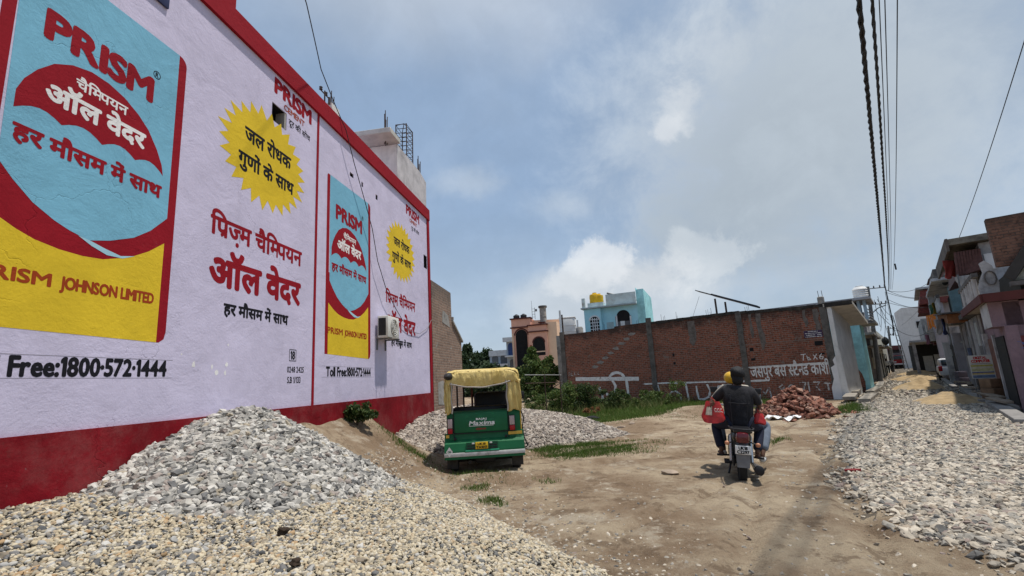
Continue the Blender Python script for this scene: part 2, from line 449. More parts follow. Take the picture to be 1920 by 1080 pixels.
# ------------------------------------------------------------------ ground, road and heaps
MT = Vector((math.cos(MURAL_ROT), math.sin(MURAL_ROT))); MN = Vector((math.sin(MURAL_ROT), -math.cos(MURAL_ROT)))   # along the painted wall, out from it
def to_mural(x, y):
    dx, dy = x - MURAL_P0.x, y - MURAL_P0.y
    return dx * MT.x + dy * MT.y, dx * MN.x + dy * MN.y
ROAD_POLY = [(-2.0, 130), (-2.0, 24), (-1.62, 17), (-1.35, 12.5), (-0.95, 9.6), (-0.98, 8.4), (-0.55, 7.2), (-0.15, 6.3), (0.75, 5.55), (2.0, 4.7), (3.4, 4.1), (6.0, 3.4), (6.0, 17), (2.05, 18.0), (1.75, 40), (1.3, 130)]
def road_in(x, y):
    s, t = to_st(x, y)
    return poly_sdf(t, s, ROAD_POLY) + 0.28 * fbm(x * 1.1, y * 1.1, 3, 40)
def ground_h(x, y):
    x = np.asarray(x, float); y = np.asarray(y, float)
    near = np.exp(-np.hypot(x - 2, y - 8) / 25.0)
    h = 0.10 * fbm(x * 0.35, y * 0.35, 3, 1) * near + 0.075 * fbm(x * 1.4, y * 1.4, 4, 5) * near + 0.028 * fbm(x * 4.5, y * 4.5, 4, 9) * near
    s, d = to_mural(x, y)
    bank = 1.2 * np.clip(1 - (d + 0.25 * fbm(x * 1.2, y * 1.2, 3, 21)) / 2.05, 0, 1) ** 1.25 * sstep(-6.6, -5.0, s) * (1 - sstep(-1.6, 1.2, s)) * (1 + 0.25 * fbm(x * 0.9, y * 0.9, 3, 30))
    hump = 0.34 * np.exp(-(((x - 6.7) / 1.7) ** 2 + ((y - 18.4) / 1.5) ** 2)) + 0.16 * np.exp(-(((x - 4.4) / 1.6) ** 2 + ((y - 16.0) / 1.4) ** 2))
    # wheel tracks left across the soil towards the three-wheeler and past the motorcycle
    rut = 0.0
    for (ax, ay, bx, by, wd, dep) in ((-1.1, 9.8, 3.2, 12.2, 0.15, 0.075), (-0.1, 9.2, 4.5, 10.6, 0.14, 0.075), (0.9, 5.4, 3.3, 7.7, 0.09, 0.05), (3.3, 7.7, 8.5, 15.5, 0.10, 0.05), (1.8, 4.4, 4.2, 9.0, 0.11, 0.055), (2.6, 3.6, 5.6, 9.5, 0.11, 0.055), (-1.2, 10.4, 6.5, 13.4, 0.14, 0.06)):
        ex, ey = bx - ax, by - ay; tt = np.clip(((x - ax) * ex + (y - ay) * ey) / (ex * ex + ey * ey), 0, 1)
        dd = np.hypot(x - ax - tt * ex, y - ay - tt * ey) + 0.08 * fbm(x * 2, y * 2, 2, 60)
        rut = rut - dep * np.exp(-(dd / wd) ** 2) + 0.3 * dep * np.exp(-((dd - 2.2 * wd) / wd) ** 2)
    ridge = 0.09 * np.exp(-(((x + 0.65) / 1.0) ** 2 + ((y - 8.75) / 0.28) ** 2))
    r_ = road_in(x, y); k = sstep(-0.3, 0.3, r_)
    h = (h + hump + rut + ridge) * (1 - 0.75 * k)
    edge = sstep(1.95, 2.25, to_st(x, y)[1])
    return h + bank
def gz(x, y): return float(ground_h(np.array([x]), np.array([y]))[0])
def on_ground(px, py):
    """point of the (bumpy) ground seen at a place in the photograph"""
    p = gp(px, py)
    for _ in range(6): p = gp(px, py, gz(p.x, p.y))
    return p

dirt = bpy.data.materials.new('dirt'); dirt.use_nodes = True; t = NT(dirt.node_tree); b = t.n['Principled BSDF']
co = t.new('ShaderNodeTexCoord').outputs['Object']
n1 = t.noise(co, 0.5, 9, 0.68); n2 = t.noise(co, 2.1, 10, 0.72, w=2.0, dist=0.4); n3 = t.noise(co, 26, 6, 0.78, w=4.0); n4 = t.noise(co, 7.5, 8, 0.75, w=6.0, dist=0.3)
c = t.mix(t.smooth(n1, 0.40, 0.62), (0.245, 0.172, 0.110), (0.44, 0.35, 0.242))
c = t.mix(t.smooth(n2, 0.53, 0.60, 0, 0.62), c, (0.135, 0.088, 0.054))
c = t.mix(t.smooth(n4, 0.54, 0.62, 0, 0.45), c, (0.12, 0.082, 0.052))
c = t.mix(t.smooth(t.noise(co, 1.3, 9, 0.74, w=9.0), 0.54, 0.62, 0, 0.75), c, (0.47, 0.40, 0.305))
c = t.mix(t.smooth(n3, 0.56, 0.68, 0, 0.6), c, (0.44, 0.385, 0.30))
c = t.mix(t.smooth(t.noise(co, 48, 4, 0.75, w=7.0), 0.58, 0.66, 0, 0.6), c, (0.085, 0.06, 0.04))
t.link(c, b.inputs['Base Color']); b.inputs['Roughness'].default_value = 0.95; b.inputs['Specular IOR Level'].default_value = 0.15
bp = t.new('ShaderNodeBump'); bp.inputs['Strength'].default_value = 1.0; bp.inputs['Distance'].default_value = 0.075
hh = t.math('ADD', t.math('MULTIPLY', n3, 0.5), t.math('ADD', t.math('MULTIPLY', n4, 0.9), t.math('ADD', t.math('MULTIPLY', n2, 0.9), t.math('MULTIPLY', t.noise(co, 90, 4, 0.7), 0.18))))
t.link(hh, bp.inputs['Height']); t.link(bp.outputs[0], b.inputs['Normal'])

def axis(lo, hi, step, far, grow=1.16):
    a = list(np.arange(lo, hi, step)); q = step
    x = a[-1]
    while x < far: q *= grow; x += q; a.append(x)
    q = step; x = lo; pre = []
    while x > -far: q *= grow; x -= q; pre.append(x)
    return np.array(pre[::-1] + a)
gx = axis(-5.0, 9.0, 0.065, 1500); gy = axis(1.0, 15.0, 0.065, 1500)
GX, GY = np.meshgrid(gx, gy); GZ = ground_h(GX, GY)
nx, ny = len(gx), len(gy); idx = np.arange(nx * ny).reshape(ny, nx)
me = np_mesh('ground', np.stack([GX.ravel(), GY.ravel(), GZ.ravel()], 1), np.stack([idx[:-1, :-1].ravel(), idx[:-1, 1:].ravel(), idx[1:, 1:].ravel(), idx[1:, :-1].ravel()], 1), True)
tag(link_mesh('ground', me, dirt), kind='structure')

def stone_mat(name, stops, rough=0.85):
    m = bpy.data.materials.new(name); m.use_nodes = True; t = NT(m.node_tree); b = t.n['Principled BSDF']
    rnd = t.new('ShaderNodeObjectInfo').outputs['Random']; co = t.new('ShaderNodeTexCoord').outputs['Object']
    c = t.ramp(rnd, stops, 'CONSTANT')
    c = t.mix(t.smooth(t.noise(co, 1.6, 5, 0.7), 0.3, 0.75, 0, 0.5), c, t.mix(1.0, c, (0.55, 0.53, 0.5), 'MULTIPLY'))
    t.link(c, b.inputs['Base Color']); b.inputs['Roughness'].default_value = rough; b.inputs['Specular IOR Level'].default_value = 0.25
    return m
def scatter(o, density_attr, size, mat, seed=0, flat=0.62, variants=6, rough=0.35, ang=True, big=1.6):
    """geometry nodes: cover a mesh with loose stones; the stones are shaped inside the node group"""
    ng = bpy.data.node_groups.new('scatter_stones', 'GeometryNodeTree')
    ng.interface.new_socket('Geometry', in_out='INPUT', socket_type='NodeSocketGeometry'); ng.interface.new_socket('Geometry', in_out='OUTPUT', socket_type='NodeSocketGeometry')
    N = ng.nodes; L = ng.links
    gi = N.new('NodeGroupInput'); go = N.new('NodeGroupOutput')
    dist = N.new('GeometryNodeDistributePointsOnFaces'); dist.distribute_method = 'RANDOM'
    na = N.new('GeometryNodeInputNamedAttribute'); na.data_type = 'FLOAT'; na.inputs['Name'].default_value = density_attr
    L.new(gi.outputs[0], dist.inputs['Mesh']); L.new(na.outputs['Attribute'], dist.inputs['Density']); dist.inputs['Seed'].default_value = seed
    join = N.new('GeometryNodeGeometryToInstance')
    rr = random.Random(seed)
    for k in range(variants):
        ico = N.new('GeometryNodeMeshIcoSphere'); ico.inputs['Radius'].default_value = 0.5; ico.inputs['Subdivisions'].default_value = 2
        pos = N.new('GeometryNodeInputPosition'); tex = N.new('ShaderNodeTexNoise'); tex.noise_dimensions = '4D'
        tex.inputs['Scale'].default_value = 1.5; tex.inputs['Detail'].default_value = 1.0; tex.inputs['W'].default_value = 3.7 * k + seed
        L.new(pos.outputs[0], tex.inputs['Vector'])
        sub = N.new('ShaderNodeVectorMath'); sub.operation = 'SUBTRACT'; L.new(tex.outputs['Color'], sub.inputs[0]); sub.inputs[1].default_value = (0.5, 0.5, 0.5)
        sc_ = N.new('ShaderNodeVectorMath'); sc_.operation = 'SCALE'; L.new(sub.outputs[0], sc_.inputs[0]); sc_.inputs['Scale'].default_value = 1.15
        sp = N.new('GeometryNodeSetPosition'); L.new(ico.outputs[0], sp.inputs[0]); L.new(sc_.outputs[0], sp.inputs['Offset'])
        tr = N.new('GeometryNodeTransform'); L.new(sp.outputs[0], tr.inputs[0]); tr.inputs['Scale'].default_value = (rr.uniform(1.0, 1.35), rr.uniform(0.75, 1.0), flat * rr.uniform(0.8, 1.15))
        ss = N.new('GeometryNodeSetShadeSmooth'); L.new(tr.outputs[0], ss.inputs[0]); ss.inputs['Shade Smooth'].default_value = not ang
        sm = N.new('GeometryNodeSetMaterial'); L.new(ss.outputs[0], sm.inputs[0]); sm.inputs['Material'].default_value = mat
        L.new(sm.outputs[0], join.inputs[0])
    iop = N.new('GeometryNodeInstanceOnPoints'); L.new(dist.outputs['Points'], iop.inputs['Points']); L.new(join.outputs[0], iop.inputs['Instance']); iop.inputs['Pick Instance'].default_value = True
    rs = N.new('FunctionNodeRandomValue'); rs.data_type = 'FLOAT'
    rs.inputs[2].default_value = 0.0; rs.inputs[3].default_value = 1.0; rs.inputs['Seed'].default_value = seed + 5
    pw = N.new('ShaderNodeMath'); pw.operation = 'POWER'; L.new(rs.outputs[1], pw.inputs[0]); pw.inputs[1].default_value = 2.0
    mr = N.new('ShaderNodeMapRange'); L.new(pw.outputs[0], mr.inputs[0]); mr.inputs[3].default_value = size * 0.6; mr.inputs[4].default_value = size * big
    L.new(mr.outputs[0], iop.inputs['Scale'])
    rv = N.new('FunctionNodeRandomValue'); rv.data_type = 'FLOAT_VECTOR'; rv.inputs[0].default_value = (-0.9, -0.9, 0); rv.inputs[1].default_value = (0.9, 0.9, 6.283); rv.inputs['Seed'].default_value = seed + 9
    al = N.new('FunctionNodeAlignEulerToVector'); al.axis = 'Z'; L.new(rv.outputs[0], al.inputs['Rotation']); L.new(dist.outputs['Normal'], al.inputs['Vector']); al.inputs['Factor'].default_value = 0.35
    L.new(al.outputs[0], iop.inputs['Rotation'])
    L.new(iop.outputs[0], go.inputs[0])
    md = o.modifiers.new('scatter_stones', 'NODES'); md.node_group = ng
    return o
def covered(name, me, bed, *a, drop=0.02, **k):
    """a bed of fine grit, or a darkened heap core, with the loose stones lying on it as one uncountable part"""
    o = link_mesh(name, me, bed); o.location.z = -drop
    c = bpy.data.objects.new('loose_stones', me); c.location.z = drop; COL.objects.link(c); c.parent = o; c['kind'] = 'stuff'
    scatter(c, *a, **k)
    return o
def set_density(me, vals):
    a = me.attributes.new('stones', 'FLOAT', 'POINT'); a.data.foreach_set('value', np.asarray(vals, np.float32))

def patch_mesh(name, x0, x1, y0, y1, step, hf, keep):
    xs = np.arange(x0, x1, step); ys = np.arange(y0, y1, step); X, Y = np.meshgrid(xs, ys); Z = hf(X, Y); K = keep(X, Y, Z)
    idx = np.arange(X.size).reshape(X.shape); q = np.stack([idx[:-1, :-1].ravel(), idx[:-1, 1:].ravel(), idx[1:, 1:].ravel(), idx[1:, :-1].ravel()], 1)
    kk = K.ravel(); q = q[kk[q].sum(1) >= 3]
    used = np.unique(q); remap = -np.ones(X.size, int); remap[used] = np.arange(len(used))
    v = np.stack([X.ravel(), Y.ravel(), Z.ravel()], 1)[used]
    return np_mesh(name, v, remap[q], True), v

# gravel spread on the road
W1, W2, G1, G2, TN1, BR1 = (0.54, 0.475, 0.385), (0.42, 0.365, 0.29), (0.27, 0.238, 0.195), (0.13, 0.125, 0.118), (0.33, 0.27, 0.19), (0.23, 0.155, 0.105)
road_stone = stone_mat('road_stone', [(0, W1), (0.2, W2), (0.45, G1), (0.6, (0.31, 0.285, 0.245)), (0.78, G2), (0.85, (0.38, 0.31, 0.235)), (0.92, (0.28, 0.22, 0.19)), (0.97, W1)])
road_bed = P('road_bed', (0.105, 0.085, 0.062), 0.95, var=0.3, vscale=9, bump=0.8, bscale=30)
def road_h(x, y): return ground_h(x, y) + 0.010 + 0.05 * sstep(0.05, 0.6, road_in(x, y)) + 0.03 * fbm(x * 3, y * 3, 3, 80)
me, v = patch_mesh('road', -2, 16, 2.2, 20, 0.12, road_h, lambda x, y, z: road_in(x, y) > -0.45)
d = np.hypot(v[:, 0], v[:, 1]); rin = road_in(v[:, 0], v[:, 1])
set_density(me, np.clip(11500 / d ** 1.2, 150, 1350) * sstep(-0.30, 0.22, rin + 0.5 * fbm(v[:, 0] * 2.6, v[:, 1] * 2.6, 3, 83)))
tag(covered('road_gravel', me, road_bed, 'stones', 0.046, road_stone, 3, flat=0.66, big=2.3, drop=0.016), kind='stuff')
me, v = patch_mesh('road', 8, 90, 17, 110, 0.5, lambda x, y: road_h(x, y) - 0.004, lambda x, y, z: (road_in(x, y) > 0.0) & ((y > 19.7) | (x > 15.7)))
set_density(me, np.clip(55 * np.exp(-(np.hypot(v[:, 0], v[:, 1]) - 24) / 14.0), 1.0, 60))
tag(covered('road', me, road_bed, 'stones', 0.10, road_stone, 4), kind='structure')
# stray stones over the bare soil
me, v = patch_mesh('loose_stones', -2.5, 10, 3.0, 15, 0.2, lambda x, y: ground_h(x, y) - 0.006, lambda x, y, z: road_in(x, y) < 0.1)
rin = road_in(v[:, 0], v[:, 1]); dd = np.maximum(0, -rin)
toe = [(0.75, 3.4), (0.72, 4.3), (0.24, 5.0), (-0.5, 6.5), (-1.25, 7.6), (-2.3, 8.3), (-5.5, 8.6), (-7.5, 4.0), (-7.0, 0.4), (-2.5, 0.1), (-0.7, 0.6), (0.3, 1.5), (0.7, 2.6)]
hd = np.maximum(0, -poly_sdf(v[:, 0], v[:, 1], toe))
set_density(me, 260 * np.exp(-dd / 0.22) + 60 * np.exp(-dd / 0.9) + 420 * np.exp(-hd / 0.35) + 110 * np.exp(-hd / 1.2) + 26 * np.clip(fbm(v[:, 0] * .8, v[:, 1] * .8, 3, 77) * 3 + 0.4, 0, 2))
tag(scatter(link_mesh('loose_stones', me, road_stone), 'stones', 0.019, road_stone, 6, flat=0.7, big=2.7), kind='stuff')

# three heaps
def beige_h(x, y):
    sd = poly_sdf(x, y, toe) + 0.22 * fbm(x * 1.3, y * 1.3, 3, 90)
    zm = 0.66 + 0.33 * sstep(-1.9, -4.0, x)
    return ground_h(x, y) * 0.2 + zm * (1 - np.exp(-0.66 * np.maximum(sd, -0.3) / zm)) + 0.05 * fbm(x * 1.7, y * 1.7, 3, 91) + 0.012 * fbm(x * 9, y * 9, 2, 93)
def grey_h(x, y):
    s, dn = to_mural(x, y); s0, d0 = to_mural(-3.16, 5.85)
    ds = s - s0; k = np.where(ds < 0, 0.64, 0.92)
    dd = np.hypot((dn - d0) * np.where(dn < d0, 0.4, 1.0), ds * k)
    return 1.62 - 0.72 * np.sqrt(dd ** 2 + 0.05) + 0.08 * fbm(x * 1.5, y * 1.5, 3, 95) + 0.02 * fbm(x * 8, y * 8, 2, 96)
toe3 = [(3.0, 13.9), (1.9, 12.9), (1.0, 12.1), (0.2, 11.8), (-1.2, 11.3), (-2.1, 10.5), (-4.6, 9.9), (-4.6, 14.0), (-3.6, 17.4), (-0.5, 17.6), (1.3, 16.8), (2.4, 15.4)]
def third_h(x, y):
    sd = poly_sdf(x, y, toe3) + 0.25 * fbm(x * 1.1, y * 1.1, 3, 97)
    zm = 0.98 + 0.42 * sstep(0.8, -1.3, x)
    return ground_h(x, y) * 0.4 + zm * (1 - np.exp(-0.60 * np.maximum(sd, -0.3) / zm)) + 0.06 * fbm(x * 1.5, y * 1.5, 3, 98)
beige_stone = stone_mat('beige_stone', [(0, (0.53, 0.455, 0.325)), (0.2, (0.44, 0.365, 0.25)), (0.45, (0.34, 0.295, 0.22)), (0.6, (0.55, 0.49, 0.385)), (0.74, (0.24, 0.22, 0.19)), (0.84, (0.40, 0.30, 0.19)), (0.9, (0.15, 0.145, 0.135)), (0.95, (0.44, 0.42, 0.38))])
grey_stone = stone_mat('grey_stone', [(0, (0.44, 0.415, 0.37)), (0.22, (0.31, 0.295, 0.27)), (0.45, (0.25, 0.24, 0.22)), (0.6, (0.54, 0.515, 0.47)), (0.80, (0.15, 0.148, 0.145)), (0.87, (0.36, 0.31, 0.235)), (0.92, (0.30, 0.255, 0.225))])
pale_stone = stone_mat('pale_stone', [(0, (0.42, 0.36, 0.30)), (0.25, (0.33, 0.28, 0.235)), (0.5, (0.26, 0.215, 0.18)), (0.66, (0.50, 0.45, 0.39)), (0.82, (0.18, 0.155, 0.14))])
core = P('heap_gap_shade', (0.05, 0.043, 0.035), 0.95, var=0.3, vscale=12, bump=0.7)  # shade between the stones, put into the core's dark colour
walln = lambda x, y: to_mural(x, y)[1] > 0.02
me, v = patch_mesh('gravel_heap', -5.2, 1.2, 0.0, 8.6, 0.07, beige_h, lambda x, y, z: walln(x, y) & (poly_sdf(x, y, toe) > -0.22) & (z > ground_h(x, y) - 0.03))
d = np.hypot(v[:, 0], v[:, 1])
set_density(me, np.clip(10800 / d ** 1.0, 300, 4100) * sstep(-0.15, 0.25, poly_sdf(v[:, 0], v[:, 1], toe) + 0.25 * fbm(v[:, 0] * 3, v[:, 1] * 3, 3, 99)) * (v[:, 1] > 1.6))
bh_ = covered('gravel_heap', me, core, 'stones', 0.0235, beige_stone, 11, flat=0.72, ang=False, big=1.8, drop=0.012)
tag(bh_, 'broad heap of small beige pebbles filling the near left foreground', 'gravel heap', 'heaps of road gravel')
me2 = me.copy(); set_d = np.clip(1300 / d, 50, 450) * sstep(-0.6, -3.0, v[:, 0] + 0.9 * fbm(v[:, 0] * 1.2, v[:, 1] * 1.2, 3, 101)) * (poly_sdf(v[:, 0], v[:, 1], toe) > 0.05) * (v[:, 1] > 1.6)
me2.attributes['stones'].data.foreach_set('value', set_d.astype(np.float32))
mix_stone = stone_mat('mixed_stone', [(0, (0.16, 0.155, 0.15)), (0.3, (0.36, 0.35, 0.33)), (0.5, (0.24, 0.20, 0.15)), (0.65, (0.40, 0.27, 0.15)), (0.75, (0.09, 0.092, 0.095)), (0.88, (0.50, 0.48, 0.44))])
c2_ = bpy.data.objects.new('loose_stones', me2); COL.objects.link(c2_); c2_.parent = bh_; c2_.location.z = 0.016; c2_['kind'] = 'stuff'; scatter(c2_, 'stones', 0.031, mix_stone, 17, flat=0.66, ang=False, big=2.0)
me, v = patch_mesh('gravel_heap', -4.4, 0.2, 2.6, 8.6, 0.07, grey_h, lambda x, y, z: walln(x, y) & (z > beige_h(x, y) - 0.12) & (z > ground_h(x, y) - 0.1))
set_density(me, np.full(len(v), 1250.0))
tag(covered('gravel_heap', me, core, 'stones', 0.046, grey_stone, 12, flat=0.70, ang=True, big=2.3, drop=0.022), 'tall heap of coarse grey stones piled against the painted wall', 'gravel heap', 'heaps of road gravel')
me, v = patch_mesh('gravel_heap', -4.0, 3.6, 9.6, 18, 0.09, third_h, lambda x, y, z: walln(x, y) & (z > ground_h(x, y) - 0.03))
set_density(me, np.full(len(v), 700.0))
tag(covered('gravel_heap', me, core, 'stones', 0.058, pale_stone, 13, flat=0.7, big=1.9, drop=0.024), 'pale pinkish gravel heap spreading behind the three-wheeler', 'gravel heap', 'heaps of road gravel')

# sand tipped on the street
sand = P('sand', (0.34, 0.245, 0.135), 0.95, var=0.22, vscale=2.5, bump=0.6, bscale=18, tint=(0.38, 0.31, 0.22), tscale=1.2)
def sand_pile(px, py, sx, sy, h, label, seed):
    p = gp(px, py); base = float(road_h(np.array([p.x]), np.array([p.y]))[0])
    def hf(x, y):
        s, t_ = to_st(x - p.x, y - p.y)
        r_ = np.hypot(s / sy, t_ / sx) + 0.75 * fbm(x * 1.2, y * 1.2, 4, seed)
        return base - 0.03 + h * np.clip(1.05 - r_, -0.2, 1) ** 1.0 * (1 + 0.7 * fbm(x * 2.6, y * 2.6, 4, seed + 3))
    m_ = max(sx, sy) * 1.5; stp = max(0.04, m_ / 55)
    me, v = patch_mesh('sand_pile', p.x - m_, p.x + m_, p.y - m_, p.y + m_, stp, hf, lambda x, y, z: z > base - 0.02)
    tag(link_mesh('sand_pile', me, sand), label, 'sand pile', 'piles of sand along the street')
sand_pile(1785, 757, 1.05, 1.3, 0.34, 'low spread of tan sand nearest on the gravel road', 201)
sand_pile(1905, 758, 0.6, 1.1, 0.32, 'shaded tan sand pile beside the concrete drain edge on the right', 205)
sand_pile(1722, 731, 1.0, 1.6, 0.5, 'peaked tan sand pile on the road beyond the nearest sand', 209)
sand_pile(1722, 712, 1.5, 3.2, 0.45, 'farther long bank of tan sand across the street', 213)
sand_pile(1718, 702, 1.5, 4.0, 0.35, 'farthest tan sand bank down the street', 217)
# ------------------------------------------------------------------ building with the painted advertising wall
def plaster(name, color, patches=True, rough=0.82, k=1.0, mott=0.10, dust=None):
    """painted, rain-marked plaster"""
    if name in MATS: return MATS[name]
    m = bpy.data.materials.new(name); m.use_nodes = True; t = NT(m.node_tree); b = t.n['Principled BSDF']
    co = t.new('ShaderNodeTexCoord').outputs['Object']
    c = t.mix(t.smooth(t.noise(co, 1.1, 8, 0.7), 0.3, 0.7), tuple(v * (1 - mott) for v in color), tuple(min(1, v * (1 + mott * .6)) for v in color))
    n2 = t.noise(co, 6, 6, 0.75, w=3.0)
    c = t.mix(t.smooth(n2, 0.55, 0.75, 0, 0.30 * k), c, tuple(v * 0.62 for v in color))
    mp = t.new('ShaderNodeMapping'); mp.inputs['Scale'].default_value = (5, 5, 0.4); t.link(co, mp.inputs[0])
    c = t.mix(t.smooth(t.noise(mp.outputs[0], 1.0, 6, 0.7, w=5.0), 0.54, 0.76, 0, 0.32 * k), c, tuple(v * 0.55 for v in color))
    c = t.mix(t.smooth(t.noise(co, 2.4, 7, 0.78, w=11.0), 0.64, 0.70, 0, 0.40 * k), c, tuple(v * 0.5 for v in color))
    c = t.mix(t.smooth(t.noise(co, 13, 4, 0.7, w=21.0), 0.68, 0.73, 0, 0.5 * k), c, (0.16, 0.15, 0.15))
    c = t.mix(t.smooth(t.noise(co, 1.9, 9, 0.8, w=31.0), 0.60, 0.70, 0, 0.30 * k), c, tuple(min(1, v * 1.15 + .07) for v in color))
    if dust is not None:
        c = t.mix(t.smooth(t.noise(co, 1.0, 8, 0.75, w=41.0), 0.46, 0.66, 0, 0.55), c, dust)
        c = t.mix(t.smooth(t.noise(co, 5.0, 8, 0.8, w=43.0), 0.58, 0.68, 0, 0.5), c, (0.10, 0.035, 0.03))
    mb = t.new('ShaderNodeMapping'); mb.inputs['Scale'].default_value = (2, 2, 26); t.link(co, mb.inputs[0])
    c = t.mix(t.smooth(t.noise(mb.outputs[0], 1.0, 4, 0.6, w=33.0), 0.5, 0.75, 0, 0.16 * k), c, tuple(v * 0.6 for v in color))
    t.link(c, b.inputs['Base Color']); b.inputs['Roughness'].default_value = rough; b.inputs['Specular IOR Level'].default_value = 0.12
    vo = t.new('ShaderNodeTexVoronoi', feature='DISTANCE_TO_EDGE'); vo.inputs['Scale'].default_value = 0.75
    wv = t.new('ShaderNodeTexNoise'); wv.inputs['Scale'].default_value = 2.2; wv.inputs['Detail'].default_value = 6; t.link(co, wv.inputs['Vector'])
    t.link(t.vmath('ADD', co, t.vmath('SCALE', wv.outputs['Color'], scale=0.9)), vo.inputs['Vector'])
    crack = t.math('MULTIPLY', t.smooth(vo.outputs['Distance'], 0.0, 0.007, 1.0, 0.0), t.smooth(t.noise(co, 0.7, 3, 0.5, w=14.0), 0.50, 0.60))
    c = t.mix(t.math('MULTIPLY', crack, 0.22 * k), c, tuple(v * 0.35 for v in color))
    t.link(c, b.inputs['Base Color'])
    bp = t.new('ShaderNodeBump'); bp.inputs['Strength'].default_value = 0.5; bp.inputs['Distance'].default_value = 0.02
    h = t.math('ADD', t.math('MULTIPLY', t.noise(co, 2.0, 7, 0.62, w=1.5, dist=0.6), 1.7), t.math('MULTIPLY', t.math('MULTIPLY', t.noise(co, 34, 4, 0.65), 0.38), t.smooth(t.noise(co, 1.4, 3, 0.5, w=17.0), 0.35, 0.65, 0.25, 1.0)))
    t.link(t.math('SUBTRACT', h, t.math('MULTIPLY', crack, 0.2)), bp.inputs['Height']); t.link(bp.outputs[0], b.inputs['Normal'])
    MATS[name] = m
    return m
LAV = plaster('lavender_plaster', (0.58, 0.535, 0.68))
RED = plaster('red_paint', (0.275, 0.008, 0.017), k=0.9)
REDBASE = plaster('red_plinth_paint', (0.20, 0.006, 0.012), k=1.6, mott=0.35, dust=(0.25, 0.075, 0.072))
BLUE = plaster('sky_blue_paint', (0.19, 0.44, 0.58), k=0.9)
YEL = plaster('yellow_paint', (0.70, 0.49, 0.03), k=0.8)
BLACK = plaster('black_paint', (0.012, 0.012, 0.016), k=0.2)
WHITE_P = plaster('white_paint', (0.78, 0.76, 0.74), k=0.5)
BROWNRED = plaster('brown_red_paint', (0.33, 0.05, 0.012), k=0.4)
dark = P('opening_shade', (0.012, 0.011, 0.012), 0.9, var=0.3)  # near-black colour standing in for the shade inside openings
conc = P('concrete', (0.30, 0.285, 0.26), 0.92, var=0.3, vscale=3, bump=0.5, bscale=25, tint=(0.09, 0.088, 0.085), tscale=1.4, tcut=(0.5, 0.68))
white_wall = P('weathered_white_wall', (0.66, 0.645, 0.61), 0.9, var=0.12, vscale=2, bump=0.35, tint=(0.33, 0.32, 0.30), tscale=1.2, tcut=(0.52, 0.75), streak=0.4)
greyplas = P('grey_plaster', (0.50, 0.475, 0.48), 0.92, var=0.2, vscale=2.5, bump=0.5, tint=(0.21, 0.195, 0.20), tscale=1.0, tcut=(0.45, 0.7), streak=0.4)
rust = P('rusty_steel', (0.07, 0.045, 0.035), 0.8, metal=0.4, var=0.3, vscale=14)
steel = P('dull_steel', (0.16, 0.165, 0.17), 0.55, metal=0.7, var=0.2, vscale=9)
cable_m = P('black_cable', (0.012, 0.012, 0.013), 0.6, var=0.2)

MB0 = thing('painted_building', 'lavender building whose long side wall is painted with a cement advertisement', 'building', MURAL_P0, MURAL_ROT)
m = MB()                                           # wall with openings left for the vents and windows
HOLES = [(-4.30, -3.93, 5.80, 6.10), (2.70, 3.0, 5.03, 5.43), (-1.80, -1.64, 5.95, 6.04), (-1.28, -1.20, 5.93, 6.04), (-0.57, -0.46, 5.91, 6.03), (0.78, 0.88, 2.55, 2.70)]
xs = sorted({-10.5, 3.2} | {h[0] for h in HOLES} | {h[1] for h in HOLES}); zs = sorted({-0.3, 6.62} | {h[2] for h in HOLES} | {h[3] for h in HOLES})
for xa, xb in zip(xs, xs[1:]):
    for za, zb in zip(zs, zs[1:]):
        if not any(h[0] <= xa and xb <= h[1] and h[2] <= za and zb <= h[3] for h in HOLES): m.quad((xa, 0, za), (xb, 0, za), (xb, 0, zb), (xa, 0, zb))
for (xa, xb, za, zb) in HOLES:
    m.quad((xa, 0, za), (xa, 0.22, za), (xa, 0.22, zb), (xa, 0, zb)); m.quad((xb, 0, za), (xb, 0.22, za), (xb, 0.22, zb), (xb, 0, zb))
    m.quad((xa, 0, zb), (xa, 0.22, zb), (xb, 0.22, zb), (xb, 0, zb)); m.quad((xa, 0, za), (xa, 0.22, za), (xb, 0.22, za), (xb, 0, za))
m.quad((3.2, 0, -0.3), (3.2, 9, -0.3), (3.2, 9, 6.62), (3.2, 0, 6.62)); m.quad((-10.5, 0, -0.3), (-10.5, 9, -0.3), (-10.5, 9, 6.62), (-10.5, 0, 6.62)); m.quad((-10.5, 9, -0.3), (3.2, 9, -0.3), (3.2, 9, 6.62), (-10.5, 9, 6.62))
m.quad((-10.5, 0.3, 6.60), (3.2, 0.3, 6.60), (3.2, 9, 6.60), (-10.5, 9, 6.60))
wall = m.build('wall', LAV, MB0)
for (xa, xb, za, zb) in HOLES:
    m = MB(); m.quad((xa - .02, 0.20, za - .02), (xb + .02, 0.20, za - .02), (xb + .02, 0.20, zb + .02), (xa - .02, 0.20, zb + .02)); e_ = .003; m.quad((xa + e_, .015, za), (xa + e_, .2, za), (xa + e_, .2, zb), (xa + e_, .015, zb)); m.quad((xb - e_, .015, za), (xb - e_, .2, za), (xb - e_, .2, zb), (xb - e_, .015, zb)); m.quad((xa, .015, zb - e_), (xb, .015, zb - e_), (xb, .2, zb - e_), (xa, .2, zb - e_)); m.quad((xa, .015, za + e_), (xb, .015, za + e_), (xb, .2, za + e_), (xa, .2, za + e_)); m.build('opening_shade_lining', dark, MB0)  # dark backing and lining imitate the unlit inside of each opening
m = MB(); m.box(-5.22, 3.21, -0.05, 0.25, 6.62, 6.96); m.box(-10.5, -5.22, -0.05, 0.25, 6.62, 7.42); m.build('parapet_band', RED, MB0)
m = MB(); m.box(3.03, 3.21, -0.03, -0.002, 1.42, 6.62); m.build('edge_band', RED, MB0)
